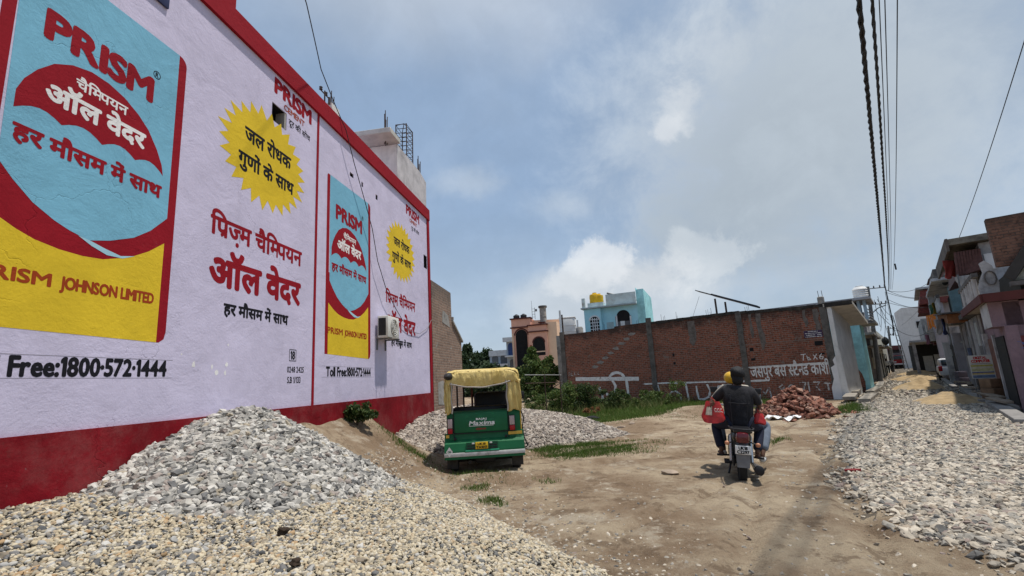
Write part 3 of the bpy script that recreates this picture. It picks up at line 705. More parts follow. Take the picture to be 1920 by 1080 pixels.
m = MB(); m.box(-3.04, -2.975, -0.008, -0.001, 1.42, 6.62); m.build('divider_stripe', RED, MB0)
m = MB(); m.box(-10.5, 3.21, -0.035, -0.001, -0.4, 1.42); m.build('plinth_band', REDBASE, MB0)
# small wooden window up by the first yellow burst
wf = P('old_white_frame', (0.30, 0.28, 0.25), 0.8, var=0.2)
m = MB(); m.box(-3.982, -3.938, 0.004, 0.16, 5.81, 6.09); m.box(-4.29, -3.985, 0.10, 0.16, 5.806, 5.83)
m.build('window_frame', wf, MB0)

def sack(bx):
    """painted cement sack; bx = left edge along the wall"""
    U = lambda pts: [(bx + u, z) for u, z in pts]
    top = [(0.10, 5.64), (1.70, 5.66)]
    bluepts = top + [(1.71, 3.62), (1.52, 3.42), (1.34, 3.29), (1.10, 3.19), (0.90, 3.135), (0.72, 3.18), (0.59, 3.23), (0.41, 3.33), (0.25, 3.47), (0.13, 3.60)]
    m = MB(); m.flat(U(bluepts), -0.00162); sk = m.build('painted_sack', BLUE, MB0)
    m = MB()                                                     # red side stripes, rounded at the far corners, and the red band under the blue
    arc = [(1.71 + 0.10 * math.sin(a), 5.56 + 0.10 * math.cos(a)) for a in [0, .4, .8, 1.2, 1.57]]
    m.flat(U([(0.0, 2.27), (0.10, 2.27), (0.10, 5.64), (0.03, 5.64), (0.0, 5.6)]), -0.00100)
    m.flat(U([(1.70, 5.66)] + arc + [(1.81, 2.36), (1.79, 2.28), (1.73, 2.24), (1.70, 2.24)]), -0.00105)
    m.flat(U([(0.1, 3.75), (1.71, 3.75), (1.71, 3.0), (0.1, 2.95)]), -0.00075)
    m.build('red_border', RED, sk)
    yp = [(0.10, 3.19), (0.18, 3.14), (0.32, 3.07), (0.46, 3.02), (0.66, 2.985), (0.86, 2.975), (1.05, 2.99), (1.24, 3.05), (1.36, 3.10), (1.52, 3.19), (1.70, 3.33), (1.70, 2.24), (0.10, 2.27)]
    m = MB(); m.flat(U(yp), -0.00137); m.build('yellow_panel', YEL, sk)
    m = MB(); m.flat(U([(0.80, 3.155), (0.92, 3.135), (1.05, 3.10), (1.22, 3.065), (1.37, 3.10), (1.24, 3.045), (1.08, 3.04), (0.93, 3.09)]), -0.00237); m.build('blue_swoosh', P('pale_blue_paint', (0.36, 0.60, 0.70), 0.8), sk)
    um = [(0.18, 4.08), (0.18, 4.24), (0.225, 4.37), (0.31, 4.51), (0.43, 4.65), (0.58, 4.74), (0.75, 4.785), (0.92, 4.775), (1.09, 4.725), (1.26, 4.63), (1.39, 4.52), (1.51, 4.35), (1.585, 4.2), (1.61, 4.085)]
    scal = []
    cusps = [(1.61, 4.085), (1.27, 4.115), (0.92, 4.11), (0.55, 4.115), (0.18, 4.08)]
    for (ua, za), (ub, zb) in zip(cusps, cusps[1:]):
        for k in range(1, 7): q = k / 6; scal.append((ua + (ub - ua) * q, za + (zb - za) * q + 0.075 * math.sin(math.pi * q)))
    m = MB(); m.flat(U(um + scal[:-1]), -0.00237); m.build('umbrella', RED, sk)
    T = lambda s, u0, u1, z0, z1, mat, bold=0.0, y=-0.00313, **k: lettering(s, bx + u0, bx + u1, z0, z1, y, mat, sk, bold, **k)
    T('PRISM', 0.32, 1.41, 4.865, 5.125, RED, 0.021)
    T('चैम्पियन', 0.625, 1.135, 4.545, 4.635, WHITE_P, 0.0035)
    T('ऑल वेदर', 0.39, 1.355, 4.285, 4.44, WHITE_P, 0.011)
    T('हर मौसम में साथ', 0.20, 1.60, 3.82, 3.95, RED, 0.009)
    for wd, u0, u1 in (('PRISM', 0.08, 0.635), ('JOHNSON', 0.70, 1.225), ('LIMITED', 1.26, 1.63)): T(wd, u0, u1, 2.645, 2.75, BROWNRED, 0.006, y=-0.00225)
    m = MB(); ring = [(1.43 + 0.042 * math.cos(a), 5.215 + 0.042 * math.sin(a)) for a in [k * math.pi / 10 for k in range(21)]]
    strokes([[(bx + u, z) for u, z in ring]], 0.009, -0.00300, BLACK, sk, name='registered_ring')
    T('R', 1.41, 1.45, 5.19, 5.24, BLACK, 0.002)
    return sk
def burst(cx, cz, rx, rz, n=26):
    rr = random.Random(int(cx * 100)); pts = []
    for k in range(n * 2):
        a = math.pi * k / n + 0.06; q = (1.0 + rr.uniform(-.03, .03)) if k % 2 == 0 else 0.80 + rr.uniform(-.02, .02)
        pts.append((cx + rx * q * math.cos(a), cz + rz * q * math.sin(a)))
    m = MB(); m.flat(pts, -0.00162); b_ = m.build('painted_burst', YEL, MB0)
    return b_
def panel_text(dx, dp=0.0, dz=0.0, ok_=True):
    b_ = burst(-4.36 + dx, 5.09 + dz, 0.99, 0.80)
    L = lambda s, x0, x1, z0, z1, mat, par, bold=0.0, y=-0.00112, **k: lettering(s, x0 + dx, x1 + dx, z0 + dz, z1 + dz, y, mat, par, bold, **k)
    L('जल रोधक', -4.85, -3.79, 5.185, 5.375, BLACK, b_, 0.010, y=-0.00237)
    L('गुणों के साथ', -4.95, -3.70, 4.785, 4.965, BLACK, b_, 0.010, y=-0.00237)
    e = dp
    L('PRISM', -4.26 + e, -3.22 + e, 6.305, 6.545, RED, MB0, 0.020, name='painted_lettering')
    L('CEMENT', -4.01 + e, -3.43 + e, 6.14, 6.235, BROWNRED, MB0, 0.004, y=-0.00175, name='painted_lettering')
    L('दूर की सोच', -3.87 + e, -3.26 + e, 5.955, 6.045, BLACK, MB0, 0.003, name='painted_lettering')
    L('प्रिज़्म चैम्पियन', -5.36, -3.42, 3.66, 3.885, RED, MB0, 0.012, name='painted_lettering')
    L('ऑल वेदर', -5.34, -3.44, 3.02, 3.345, RED, MB0, 0.024, name='painted_lettering')
    L('हर मौसम में साथ', -5.06, -3.73, 2.665, 2.795, BLACK, MB0, 0.009, name='painted_lettering')
sack(-7.70); sack(-2.66)
panel_text(0.0); panel_text(5.32, 0.28, -0.06)
for x0 in (-7.72, -2.64):
    lettering('Toll', x0 + .04, x0 + .36, 1.89, 2.045, -0.00113, BLACK, MB0, 0.009, name='painted_lettering')
    lettering('Free:1800·572·1444', x0 + .42, x0 + (1.88 if x0 < -5 else 1.80), 1.89, 2.045, -0.00113, BLACK, MB0, 0.009, name='painted_lettering')
    strokes([[(x0 - .1, 1.872), (x0 + 1.95, 1.868)], [(x0 - .1, 2.062), (x0 + 1.95, 2.058)]], 0.004, -0.00075, P('pencil_line', (0.25, 0.23, 0.27)), MB0, name='guide_line')
strokes([[(-3.66, 2.12), (-3.49, 2.12), (-3.49, 2.29), (-3.66, 2.29), (-3.66, 2.12)]], 0.012, -0.00100, BLACK, MB0, name='painted_box')
lettering('18', -3.635, -3.515, 2.145, 2.265, -0.00112, BLACK, MB0, 0.006, name='painted_lettering')
lettering('0248 2425', -3.71, -3.27, 1.945, 2.03, -0.00112, BLACK, MB0, 0.003, name='painted_lettering')
lettering('S.B 1/133', -3.70, -3.35, 1.785, 1.875, -0.00112, BLACK, MB0, 0.003, name='painted_lettering')
# dark blue house plate near the roof, chipped plaster spots
m = MB(); m.bbox(-6.55, -6.22, -0.03, -0.004, 6.10, 6.5, 0.008); m.build('wall_plate', P('navy_plate', (0.03, 0.035, 0.10), 0.4), MB0)
for (x_, z_, w_, h_) in [(-5.48, 2.02, .05, .075), (-5.20, 2.0, .025, .07), (-5.12, 1.93, .06, .06), (-4.96, 2.03, .05, .07), (-4.98, 1.93, .035, .06), (-4.95, 2.28, .025, .03), (-5.66, 2.13, .02, .02)]:
    rr = random.Random(int(x_ * 1000)); chips = MB(); chips.flat([(x_ + w_ * (0.5 + rr.uniform(-.12, .12)) * math.cos(a), z_ + h_ * (0.5 + rr.uniform(-.15, .15)) * math.sin(a)) for a in [k * math.pi / 5 for k in range(10)]], -0.0008); chips.build('chipped_plaster', WHITE_P, MB0)
# upper room on the roof and the stub wall beside the band
sx0, sz0 = 0.80, 8.0
m = MB(); m.prism([(sx0, 6.962), (3.12, 6.962), (3.15, 7.86), (2.6, 7.98), (sx0, sz0 - .02)], 0.02, 3.4); m.build('upper_room', [greyplas], MB0)
m = MB(); m.box(sx0 - 0.006, sx0 - 0.001, 0.03, 3.39, 6.965, sz0 - 0.03); m.build('upper_room_front', white_wall, MB0)
m = MB(); m.bbox(sx0 - 0.62, sx0 + .04, -0.06, 4.2, sz0 - .01, sz0 + 0.13, 0.01, seg=1); m.build('roof_slab', P('old_slab', (0.46, 0.44, 0.40), 0.9, var=0.2, bump=0.3, tint=(0.16, 0.15, 0.14), tcut=(0.5, 0.7)), MB0)
m = MB(); m.box(sx0 - .2, sx0 + .05, .3, 1.6, sz0 + .132, sz0 + .22); m.build('loose_brick_course', P('dark_brick_edge', (.10, .05, .035), .9, var=.4), MB0)
win = MB(); win.box(sx0 - 0.03, sx0 - 0.008, 0.62, 1.35, 6.97, 7.50); win.build('window', P('dark_glass', (0.03, 0.05, 0.065), 0.15, spec=0.6), MB0)
m = MB(); m.box(-2.55, -2.25, 0.0, 0.3, 6.962, 7.15); m.build('pillar_stub', white_wall, MB0)

def rods(name, label, frame, pts, par=None, r=0.011, group=None):
    o = thing(name, label, 'reinforcing bars', frame[0], frame[1], group) if par is None else par
    return o
def on_mural(x, y, z): return MURAL_P0 + Vector((MT.x * x - MN.x * y, MT.y * x - MN.y * y, z))
# reinforcing bars and the iron cage left standing on the roof
rd = MB()
for i, dx_ in enumerate((0, .05, .10, .12)): rd.tube([(dx_, 0.05 * (i % 2), -0.2), (dx_ + 0.012 * i, 0.05 * (i % 2), 0.75 - 0.06 * i)], 0.011, 6)
rdme = None
o = rd.build('rebar_bundle', rust); o.location = on_mural(0.60, 0.25, sz0 + 0.13); o.rotation_euler = (0, 0, MURAL_ROT); tag(o, 'bundle of thin rusty bars standing at the corner of the roof slab', 'steel bars', 'bars sticking out of the roofs')
o2 = o.copy(); COL.objects.link(o2); o2.location = on_mural(2.75, 0.12, 7.95); o2.scale = (1.5, 1, .85); tag(o2, 'thin rusty bars on the far end of the grey upper room', 'steel bars')
o3 = o.copy(); COL.objects.link(o3); o3.location = on_mural(-2.30, 0.15, 7.12); o3.scale = (0.8, 0.8, 0.62); tag(o3, 'short rusty bars on the white stub beside the cable bracket', 'steel bars')
cg = MB()
for ix in (0, 1):
    for iy in (0, 1): cg.tube([(ix * .32, iy * .32, -0.2), (ix * .32 + .01, iy * .32, 1.18)], 0.014, 6)
for k in range(9):
    z_ = 0.08 + k * 0.135; q = [(0, 0, z_), (.32, 0, z_ + .01), (.32, .32, z_), (0, .32, z_ + .015), (0, 0, z_)]; cg.tube(q, 0.009, 5)
for k in range(4): cg.tube([(0, 0, 0.05 + k * .27), (.32, 0, .3 + k * .27)], 0.007, 4)
cg.tube([(0, 0, 1.15), (.16, .16, 1.32), (.32, .32, 1.15)], 0.01, 5); cg.tube([(.32, 0, 1.15), (.16, .16, 1.33), (0, .32, 1.15)], 0.01, 5)
o = cg.build('rebar_cage', rust); o.location = on_mural(1.72, 0.10, 7.93); o.scale = (1.55, 1.0, 1.0); o.rotation_euler = (0, 0, MURAL_ROT); tag(o, 'square column cage of tied rusty bars rising from the roof', 'steel cage')

# cable bracket on the parapet and the black cable hanging down to the cooler
br = thing('cable_bracket', 'small iron bracket with insulators at the parapet edge of the painted building', 'bracket', on_mural(-2.72, 0.05, 6.96), MURAL_ROT)
m = MB(); m.tube([(0, 0, 0), (0, 0, .34)], .014, 6); m.tube([(-.16, 0, .27), (.16, 0, .27)], .012, 6); m.tube([(.16, 0, .15), (.16, 0, .30)], .02, 6); m.build('post', rust, br)
m = MB(); m.lathe([(.0, .27), (.035, .28), (.025, .31), (.035, .33), (0, .36)], (-.14, 0, 0), 8); m.build('insulator', P('porcelain', (.05, .04, .04), .3), br); m = MB(); m.lathe([(.0, .27), (.03, .28), (.02, .31), (.03, .33), (0, .36)], (.05, 0, 0), 8); m.build('insulator', P('porcelain', (.05, .04, .04), .3), br)
def cable(name, pts, r, label, group=None, mat=None, n=6, cat='cable'):
    m = MB(); m.tube(pts, r, n); return tag(m.build(name, mat or cable_m), label, cat, group)
def sagged(a, b, sag, n=24):
    a, b = Vector(a), Vector(b); return [a.lerp(b, i / n) - Vector((0, 0, sag * 4 * (i / n) * (1 - i / n))) for i in range(n + 1)]
hp = []
for px, py in ((617, 178), (628, 205), (640, 245), (655, 305), (675, 375), (690, 430), (700, 490), (717, 545), (735, 580), (748, 602)):
    x_, z_ = mur(px, py); hp.append(on_mural(x_, -0.10 if py > 220 else -0.04, z_))
cable('hanging_cable', hp, 0.008, 'black cable drooping across the painted wall from the parapet bracket', 'wires on the painted wall')
cable('hanging_cable', [dp(560, -40, 6.0), dp(575, 8, 6.6), dp(590, 75, 7.3), dp(602, 130, 7.9), hp[0]], 0.009, 'thin cable coming down out of the sky to the parapet bracket', 'wires on the painted wall')
wp = [on_mural(mur(px, py)[0], -0.03, mur(px, py)[1]) for px, py in ((752, 610), (765, 621), (785, 626), (800, 615), (807, 600))]
cable('hanging_cable', wp, 0.006, 'short pale wire looping from the red lettering to the wall corner', 'wires on the painted wall', steel)

# cooler box on the wall
ac = thing('air_conditioner', 'white air conditioner outdoor unit bracketed on the painted wall', 'air conditioner', on_mural(-0.62, -0.05, 2.70), MURAL_ROT)
acw = P('appliance_white', (0.62, 0.61, 0.57), 0.5, var=0.06, tint=(0.42, 0.38, 0.30), tscale=3, tcut=(0.55, 0.8))
m = MB(); m.bbox(0, .62, -.25, 0, 0, .48, .02); m.build('casing', acw, ac)
m = MB(); m.box(-.004, -.001, -.20, -.03, .05, .43)
for k in range(9): m.box(-.008, -.004, -.20, -.03, .07 + k * .04, .085 + k * .04)
m.build('side_grille', P('ac_dark_grille', (.035, .035, .038), .7), ac)
m = MB(); cf = (.33, -.252, .24)
for r_ in (.06, .10, .14, .18): m.tube([(cf[0] + r_ * math.cos(a), cf[1] - .01, cf[2] + r_ * math.sin(a)) for a in [k * math.pi / 12 for k in range(25)]], .006, 5)
for k in range(8): a = k * math.pi / 4; m.tube([(cf[0], cf[1] - .01, cf[2]), (cf[0] + .18 * math.cos(a), cf[1] - .01, cf[2] + .18 * math.sin(a))], .005, 4)
m.build('fan_guard', acw, ac)
m = MB(); m.lathe([(0, -.252), (.19, -.252), (.19, -.2515)], (cf[0], 0, cf[2]), 24, axis='y'); m.build('fan', P('fan_dark', (.05, .05, .05), .6), ac)
for x_ in (.06, .5): m = MB(); m.box(x_, x_ + .03, -.30, .05, -.03, -.002); m.box(x_, x_ + .03, .02, .05, -.25, -.028); m.build('bracket', steel, ac)

# ------------------------------------------------------------------ bare brick house beyond the painted wall
BR_OLD = brick_mat('old_brick', (0.25, 0.165, 0.12), (0.18, 0.115, 0.085), (0.24, 0.215, 0.185), grime=(0.09, 0.08, 0.07), gtop=4.8, patch=(0.29, 0.27, 0.24), gk=0.6)
bh = thing('brick_house', 'bare brick house with stepped sloping roofline behind the painted building', 'house', on_mural(3.35, 0.0, 0), MURAL_ROT)
prof = [(0, -.3), (3.35, -.3), (3.35, 3.12), (2.15, 3.72), (2.12, 4.74), (0, 4.78)]
m = MB(); m.prism(prof, 0, 5.5); m.build('wall', BR_OLD, bh)
m = MB(); m.prism([(2.13, 3.73), (3.40, 3.10), (3.40, 3.17), (2.13, 3.80)], -0.06, 5.55); m.box(2.13, 2.22, -.06, 0.3, 3.80, 3.90); m.build('coping', conc, bh)
m = MB(); m.flat([(.4, 1.05), (1.2, 1.0), (1.25, 1.6), (.9, 1.75), (.42, 1.7)], -.008); m.build('cement_patch', conc, bh); m = MB(); m.flat([(1.0, 3.6), (1.9, 3.5), (1.7, 3.9), (1.1, 4.0)], -.008); m.build('cement_patch', conc, bh)
# ------------------------------------------------------------------ long brick compound wall across the plot
BR_RED = brick_mat('red_brick', (0.235, 0.082, 0.050), (0.110, 0.042, 0.028), (0.235, 0.190, 0.155), grime=(0.030, 0.026, 0.023), gtop=4.4, patch=(0.20, 0.165, 0.14), msize=0.016, bw=0.25, rh=0.098, bump=0.9)
BW = thing('brick_wall', 'long dark red brick compound wall with concrete columns and white painted slogans', 'wall', BW_P0, BW_ROT)
m = MB()
tops = [(0, 4.30), (1.2, 4.27), (3.75, 4.31), (3.78, 4.41), (5.7, 4.43), (5.95, 4.40), (8.2, 4.42), (10.3, 4.42), (10.6, 4.39), (12.4, 4.30), (14.3, 4.26)]
m.prism([(0, -.3)] + [(14.3, -.3)] + tops[::-1], 0, .26); m.build('wall', BR_RED, BW)
m = MB(); m.box(-.02, .24, .262, 9, -.3, 4.25); m.build('side_wall', BR_RED, BW)
moss = P('black_moss', (0.035, 0.031, 0.027), 0.95, var=0.5, vscale=5, bump=0.9, bscale=14, tint=(0.085, 0.07, 0.055), tscale=2.5)
m = MB()
rr = random.Random(4)
for (xa, za), (xb, zb) in zip(tops[4:], tops[5:]):
    k = max(1, int((xb - xa) / 0.35))
    for i in range(k):
        a = i / k; b_ = (i + 1) / k; x0 = xa + (xb - xa) * a; x1 = xa + (xb - xa) * b_; z0 = za + (zb - za) * a
        m.box(x0, x1 + .001, -.02 - rr.uniform(0, .02), .28, z0 - rr.uniform(.09, .16), z0 + .012 + rr.uniform(0, .02))
m.build('mossy_coping', moss, BW)
for (cx, ztop, wd) in ((0.02, 4.45, .30), (5.72, 4.66, .28), (10.42, 4.36, .26)):
    m = MB(); n_ = 9
    for i in range(n_):                      # cast in short lifts, slightly uneven
        z0 = -.3 + (ztop + .3) * i / n_; z1 = -.3 + (ztop + .3) * (i + 1) / n_; o_ = rr.uniform(-.012, .012)
        m.box(cx + o_, cx + wd + o_ + rr.uniform(-.01, .01), -.05 - rr.uniform(0, .008), .1, z0, z1 - .002)
    m.build('concrete_column', P('column_concrete', (0.115, 0.105, 0.093), 0.95, var=0.35, vscale=4, bump=0.7, tint=(0.05, 0.047, 0.042), tscale=2.0, tcut=(0.5, 0.7)), BW)
m = MB(); m.box(14.02, 14.30, -.05, .2, -.3, 4.15); m.build('concrete_column', MATS['column_concrete'], BW)
mb_ = P('pale_mortar', (0.19, 0.16, 0.135), 0.95, var=0.3)
m = MB(); m.box(5.95, 10.4, -.010, .05, 2.74, 2.765); m.build('mortar_course', mb_, BW)
m = MB(); m.box(10.68, 14.0, -.010, .05, 2.70, 2.72); m.build('mortar_course', mb_, BW)
cem = P('cement_smear', (0.23, 0.21, 0.19), 0.95, var=0.35, vscale=5, bump=0.5)
for i in range(8):                           # a stair of cement patches where a flight once met the wall
    x_ = 2.2 + i * 0.36; z_ = 2.15 + i * 0.245; q = [(x_ + .25 * math.cos(a) * rr.uniform(.6, 1.1) + .1, z_ + .10 * math.sin(a) * rr.uniform(.6, 1.1)) for a in [k * math.pi / 5 for k in range(10)]]
    m = MB(); m.flat(q, -.006 - .0005 * i); m.build('cement_patch', cem, BW)
for (x_, z0, z1, w_) in ((8.0, 2.9, 4.2, .35), (11.0, 3.0, 4.2, .15), (11.35, 2.4, 4.2, .22), (13.35, 3.3, 4.1, .12), (13.75, 2.9, 4.1, .2)):
    q = [(x_, z1), (x_ + w_, z1)] + [(x_ + w_ + rr.uniform(-.05, .05), z1 - (z1 - z0) * k / 5) for k in range(1, 5)] + [(x_ + w_ * .6, z0), (x_ + w_ * .3, z0)] + [(x_ + rr.uniform(-.05, .05), z1 - (z1 - z0) * k / 5) for k in range(4, 0, -1)]
    m = MB(); m.flat(q, -.007); m.build('cement_streak', P('cement_streak', (.135, .115, .10), .95, var=.4, vscale=6, bump=.4), BW)
for (x_, z_, w_, h_) in ((10.85, 2.38, .17, .17), (10.85, 1.92, .19, .12), (7.0, 2.42, .10, .16), (7.0, 1.98, .12, .14), (13.62, 2.42, .32, .20), (13.72, 2.0, .22, .08), (12.0, 2.78, .06, .06)):
    m = MB(); m.box(x_, x_ + w_, -.008, .002, z_, z_ + h_); m.build('putlog_hole', dark, BW)
WB = P('white_brush_paint', (0.66, 0.645, 0.62), 0.9, var=0.2, vscale=6, tint=(0.28, 0.18, 0.14), tscale=7.0, tcut=(0.58, 0.66))
WB2 = P('worn_white_brush_paint', (0.50, 0.475, 0.45), 0.9, var=0.3, vscale=6, tint=(0.14, 0.07, 0.05), tscale=5.0, tcut=(0.47, 0.6))
# upper slogan line beside the white pier
lettering('ता जसपुर बस स्टैन्ड काशीपु', 10.3, 14.3, 1.12, 1.60, -.012, WB, BW, 0.009, name='slogan_lettering')
strokes([[(10.5, 1.605), (14.3, 1.63)]], .05, -.018, WB, BW, name='slogan_headline', wob=.2)
strokes([[(12.98, 2.05), (13.2, 2.07)], [(13.1, 2.05), (13.05, 1.78)], [(13.22, 2.0), (13.25, 1.8), (13.36, 1.8), (13.3, 1.9), (13.24, 1.9)], [(13.48, 2.02), (13.62, 1.8)], [(13.62, 2.04), (13.47, 1.8)], [(13.82, 2.04), (13.74, 1.95), (13.72, 1.82), (13.82, 1.8), (13.86, 1.9), (13.75, 1.92)]], .035, -.012, WB, BW, wob=.2, name='slogan_lettering')
# lower slogan with its long headline and half hidden letters
strokes([[(5.2, 1.02), (6.6, 1.03), (7.1, 1.0)], [(7.3, 1.0), (8.5, .99), (10.1, .95), (11.4, .95)]], .085, -.012, WB, BW, name='slogan_headline', wob=.25)
strokes([[(7.52, .95), (7.55, .5), (7.6, .02)], [(8.05, .82), (8.06, .5), (8.1, .15), (8.35, .12), (8.62, .25), (8.72, .55), (8.6, .88)], [(9.05, .12), (9.0, .5), (9.15, .75), (9.45, .78), (9.6, .6)], [(9.75, .95), (9.78, .5), (9.8, .1)], [(6.55, .3), (6.7, .55), (6.95, .6), (7.15, .4), (7.2, .1)], [(10.6, .95), (10.65, .55), (10.7, .12)], [(6.0, .95), (6.05, .4)], [(5.3, .45), (5.5, .6), (5.45, .35)]], .095, -.016, WB, BW, name='slogan_lettering', wob=.25)
strokes([[(11.0, .08), (11.05, .62), (11.25, .3), (11.45, .62), (11.5, .08)], [(11.62, .1), (11.65, .14)], [(12.05, .72), (11.88, .60), (12.0, .46), (12.1, .62), (12.0, .3), (11.9, .05)], [(12.4, .72), (12.25, .58), (12.42, .42), (12.25, .2), (12.45, .1), (12.55, .25), (12.4, .42), (12.52, .6), (12.4, .72)], [(12.75, .8), (13.0, .78), (12.85, .4)], [(13.1, .8), (13.1, .35)], [(13.3, .78), (13.55, .78), (13.4, .55), (13.55, .35)], [(13.7, .72), (13.95, .7)], [(13.85, .7), (13.85, .4)]], .06, -.012, WB2, BW, name='slogan_lettering', wob=.25)
# the large looped letter on the left
strokes([[(0.9, 1.50), (2.6, 1.43), (4.95, 1.33)]], .22, -.012, WB, BW, name='slogan_headline', wob=.1)
arch = [(3.62 + .46 * math.cos(a), 1.40 + .34 * math.sin(a)) for a in [math.pi * k / 10 for k in range(11)]]
strokes([arch, [(3.33, 1.32), (3.5, 1.0), (3.42, .68), (3.1, .50), (2.85, .55)], [(4.2, 1.3), (4.22, .9), (4.25, .3)], [(2.45, .95), (2.6, .5), (2.62, .2)], [(3.0, .02), (4.0, -.02)]], .155, -.016, WB, BW, name='slogan_lettering', wob=.12)
strokes([[(.42, 1.90), (.52, 1.90), (.44, 1.72)], [(.62, 1.9), (.6, 1.72), (.74, 1.73)], [(.88, 1.92), (.84, 1.74), (.96, 1.76)], [(1.14, 1.93), (1.06, 1.8), (1.18, 1.74)]], .03, -.012, WB2, BW, name='slogan_lettering')
# painted notice near the right end
m = MB(); m.box(13.26, 14.0, -.010, -.001, 2.80, 3.12); m.build('painted_notice', P('notice_purple', (0.055, 0.035, 0.075), 0.8, var=0.3), BW)
strokes([[(13.42, 3.08), (13.82, 3.07)], [(13.3, 3.0), (13.95, 2.99)], [(13.34, 2.92), (13.7, 2.91)], [(13.3, 2.84), (13.96, 2.83)], [(13.78, 2.92), (13.95, 2.91)]], .022, -.014, WB, BW, name='notice_lines', wob=.6)
# white end pier and roof slab over the entrance on the street side
m = MB(); m.prism([(14.305, -.3), (14.60, -.3), (14.53, 2.15), (14.36, 1.95), (14.305, 1.5)], -.075, -.032); m.build('white_pier', white_wall, BW)
m = MB(); m.flat([(13.98, -.2), (14.325, -.2), (14.325, 1.9), (14.2, 1.72), (14.24, 1.5), (14.08, 1.4), (14.12, .9), (13.98, .5)], -.085); m.build('white_paint', WHITE_P, BW)
m = MB(); pl_ = [(14.325, -.03), (14.50, -.03), (14.98, 3.2), (14.325, 3.2)]; zt_ = [4.13, 4.13, 3.50, 3.50]
m.add([(x, y, -.3) for x, y in pl_] + [(x, y, z) for (x, y), z in zip(pl_, zt_)], [(0, 3, 2, 1), (4, 5, 6, 7), (0, 1, 5, 4), (1, 2, 6, 5), (2, 3, 7, 6), (3, 0, 4, 7)]); m.build('end_wall', white_wall, BW)
m = MB(); pl_ = [(14.20, -.06), (15.32, -.06), (15.72, 3.6), (14.20, 3.6)]; zb_ = [4.135, 4.135, 3.38, 3.38]
m.add([(x, y, z) for (x, y), z in zip(pl_, zb_)] + [(x, y, z + .14) for (x, y), z in zip(pl_, zb_)], [(0, 3, 2, 1), (4, 5, 6, 7), (0, 1, 5, 4), (1, 2, 6, 5), (2, 3, 7, 6), (3, 0, 4, 7)]); m.build('roof_slab', P('slab_underside', (0.50, 0.46, 0.40), 0.9, var=0.15, bump=0.3, tint=(0.20, 0.18, 0.155), tcut=(0.5, 0.75)), BW)
m = MB(); m.box(14.25, 15.30, -.085, -.062, 4.11, 4.30); m.prism([(-.06, 4.28), (3.6, 3.515), (3.6, 3.55), (-.06, 4.32)], 14.2, 15.33, axis='x'); m.build('slab_edge', moss, BW)
def on_bw(x, y, z): return BW_P0 + Vector((math.cos(BW_ROT) * x - math.sin(BW_ROT) * y, math.sin(BW_ROT) * x + math.cos(BW_ROT) * y, z))
sp_ = thing('column_stub', 'concrete column stub with two bars on top of the brick wall corner', 'column', on_bw(14.15, .1, 4.31), BW_ROT)
m = MB(); m.lathe([(.13, 0), (.14, .1), (.14, .3), (.11, .33)], n=10); m.build('stub', conc, sp_)
for dx_ in (-.06, .09): m = MB(); m.tube([(dx_, 0, .2), (dx_ - .01, 0, .62)], .012, 5); m.build('bar', rust, sp_)
# leaning steel ramp frame seen over the wall
rf = thing('steel_ramp', 'long sloping steel panel frame on posts standing above the brick wall', 'steel frame', on_bw(8.1, 1.6, 4.3), BW_ROT)
m = MB(); m.box(0.0, .95, -.03, .9, 1.55, 1.59, M=Matrix.Rotation(R(24), 4, 'Y') @ Matrix.Translation((-.65, 0, .08))); m.box(.9, 3.3, -.03, .9, 1.53, 1.62, M=Matrix.Rotation(R(24), 4, 'Y') @ Matrix.Translation((-.65, 0, .08))); m.build('panel', P('dark_panel', (.03, .033, .04), .5), rf)
for x_ in (1.02, 1.52): m = MB(); m.box(x_, x_ + .09, 0, .06, -.1, 1.15 - (x_ - 1) * .5); m.build('post', rust, rf)
m = MB(); m.tube([(.15, .4, 1.45), (-.5, .4, 0)], .008, 4); m.build('stay_wire', steel, rf)
for i, (x_, y_, n_) in enumerate(((3.0, .12, 2), (6.6, .1, 3), (7.4, .1, 2), (9.0, .15, 4), (10.9, .12, 3), (4.6, 1.4, 2))):
    m = MB(); rr = random.Random(i)
    for k in range(n_): m.tube([(k * .09, 0, -.3), (k * .09 + rr.uniform(-.03, .03), 0, rr.uniform(.18, .42))], .008, 4)
    o = m.build('rebar_bundle', rust); o.location = on_bw(x_, y_, 4.4); o.rotation_euler = (0, 0, BW_ROT); tag(o, 'thin rusty bars poking up along the top of the brick wall', 'steel bars', 'bars along the brick wall top')

# fallen bricks heaped at the foot of the pier, each its own object
bbm = []
for i, cc in enumerate(((0.27, 0.12, 0.08), (0.20, 0.085, 0.06), (0.31, 0.18, 0.13))):
    bm_ = MB(); rr = random.Random(50 + i); bm_.bbox(-.115, .115, -.055, .055, -.036, .036, .003, seg=1)
    bm_.v = [(x + rr.uniform(-.008, .008), y + rr.uniform(-.008, .008), z + rr.uniform(-.005, .005)) for x, y, z in bm_.v]
    if i == 2: bm_.v = [(x * .62, y, z) for x, y, z in bm_.v]
    me = bm_.mesh('brick'); me.polygons.foreach_set('use_smooth', [False] * len(me.polygons)); me.materials.append(P('loose_brick_%s' % 'abc'[i], cc, .92, var=.4, vscale=9, bump=.12, tint=(.36, .27, .22), tscale=7, tcut=(.52, .7))); bbm.append(me)
pc = gp(1522, 782); rr = random.Random(21); nb = 0
def pile_h(x, y):
    a = x - pc.x; b_ = y - pc.y - .75
    u = a * math.cos(BW_ROT) + b_ * math.sin(BW_ROT); v_ = -a * math.sin(BW_ROT) + b_ * math.cos(BW_ROT)
    return 0.86 * max(0, 1 - math.hypot(u / 1.12, v_ / 1.15)) ** .85
tries = 0
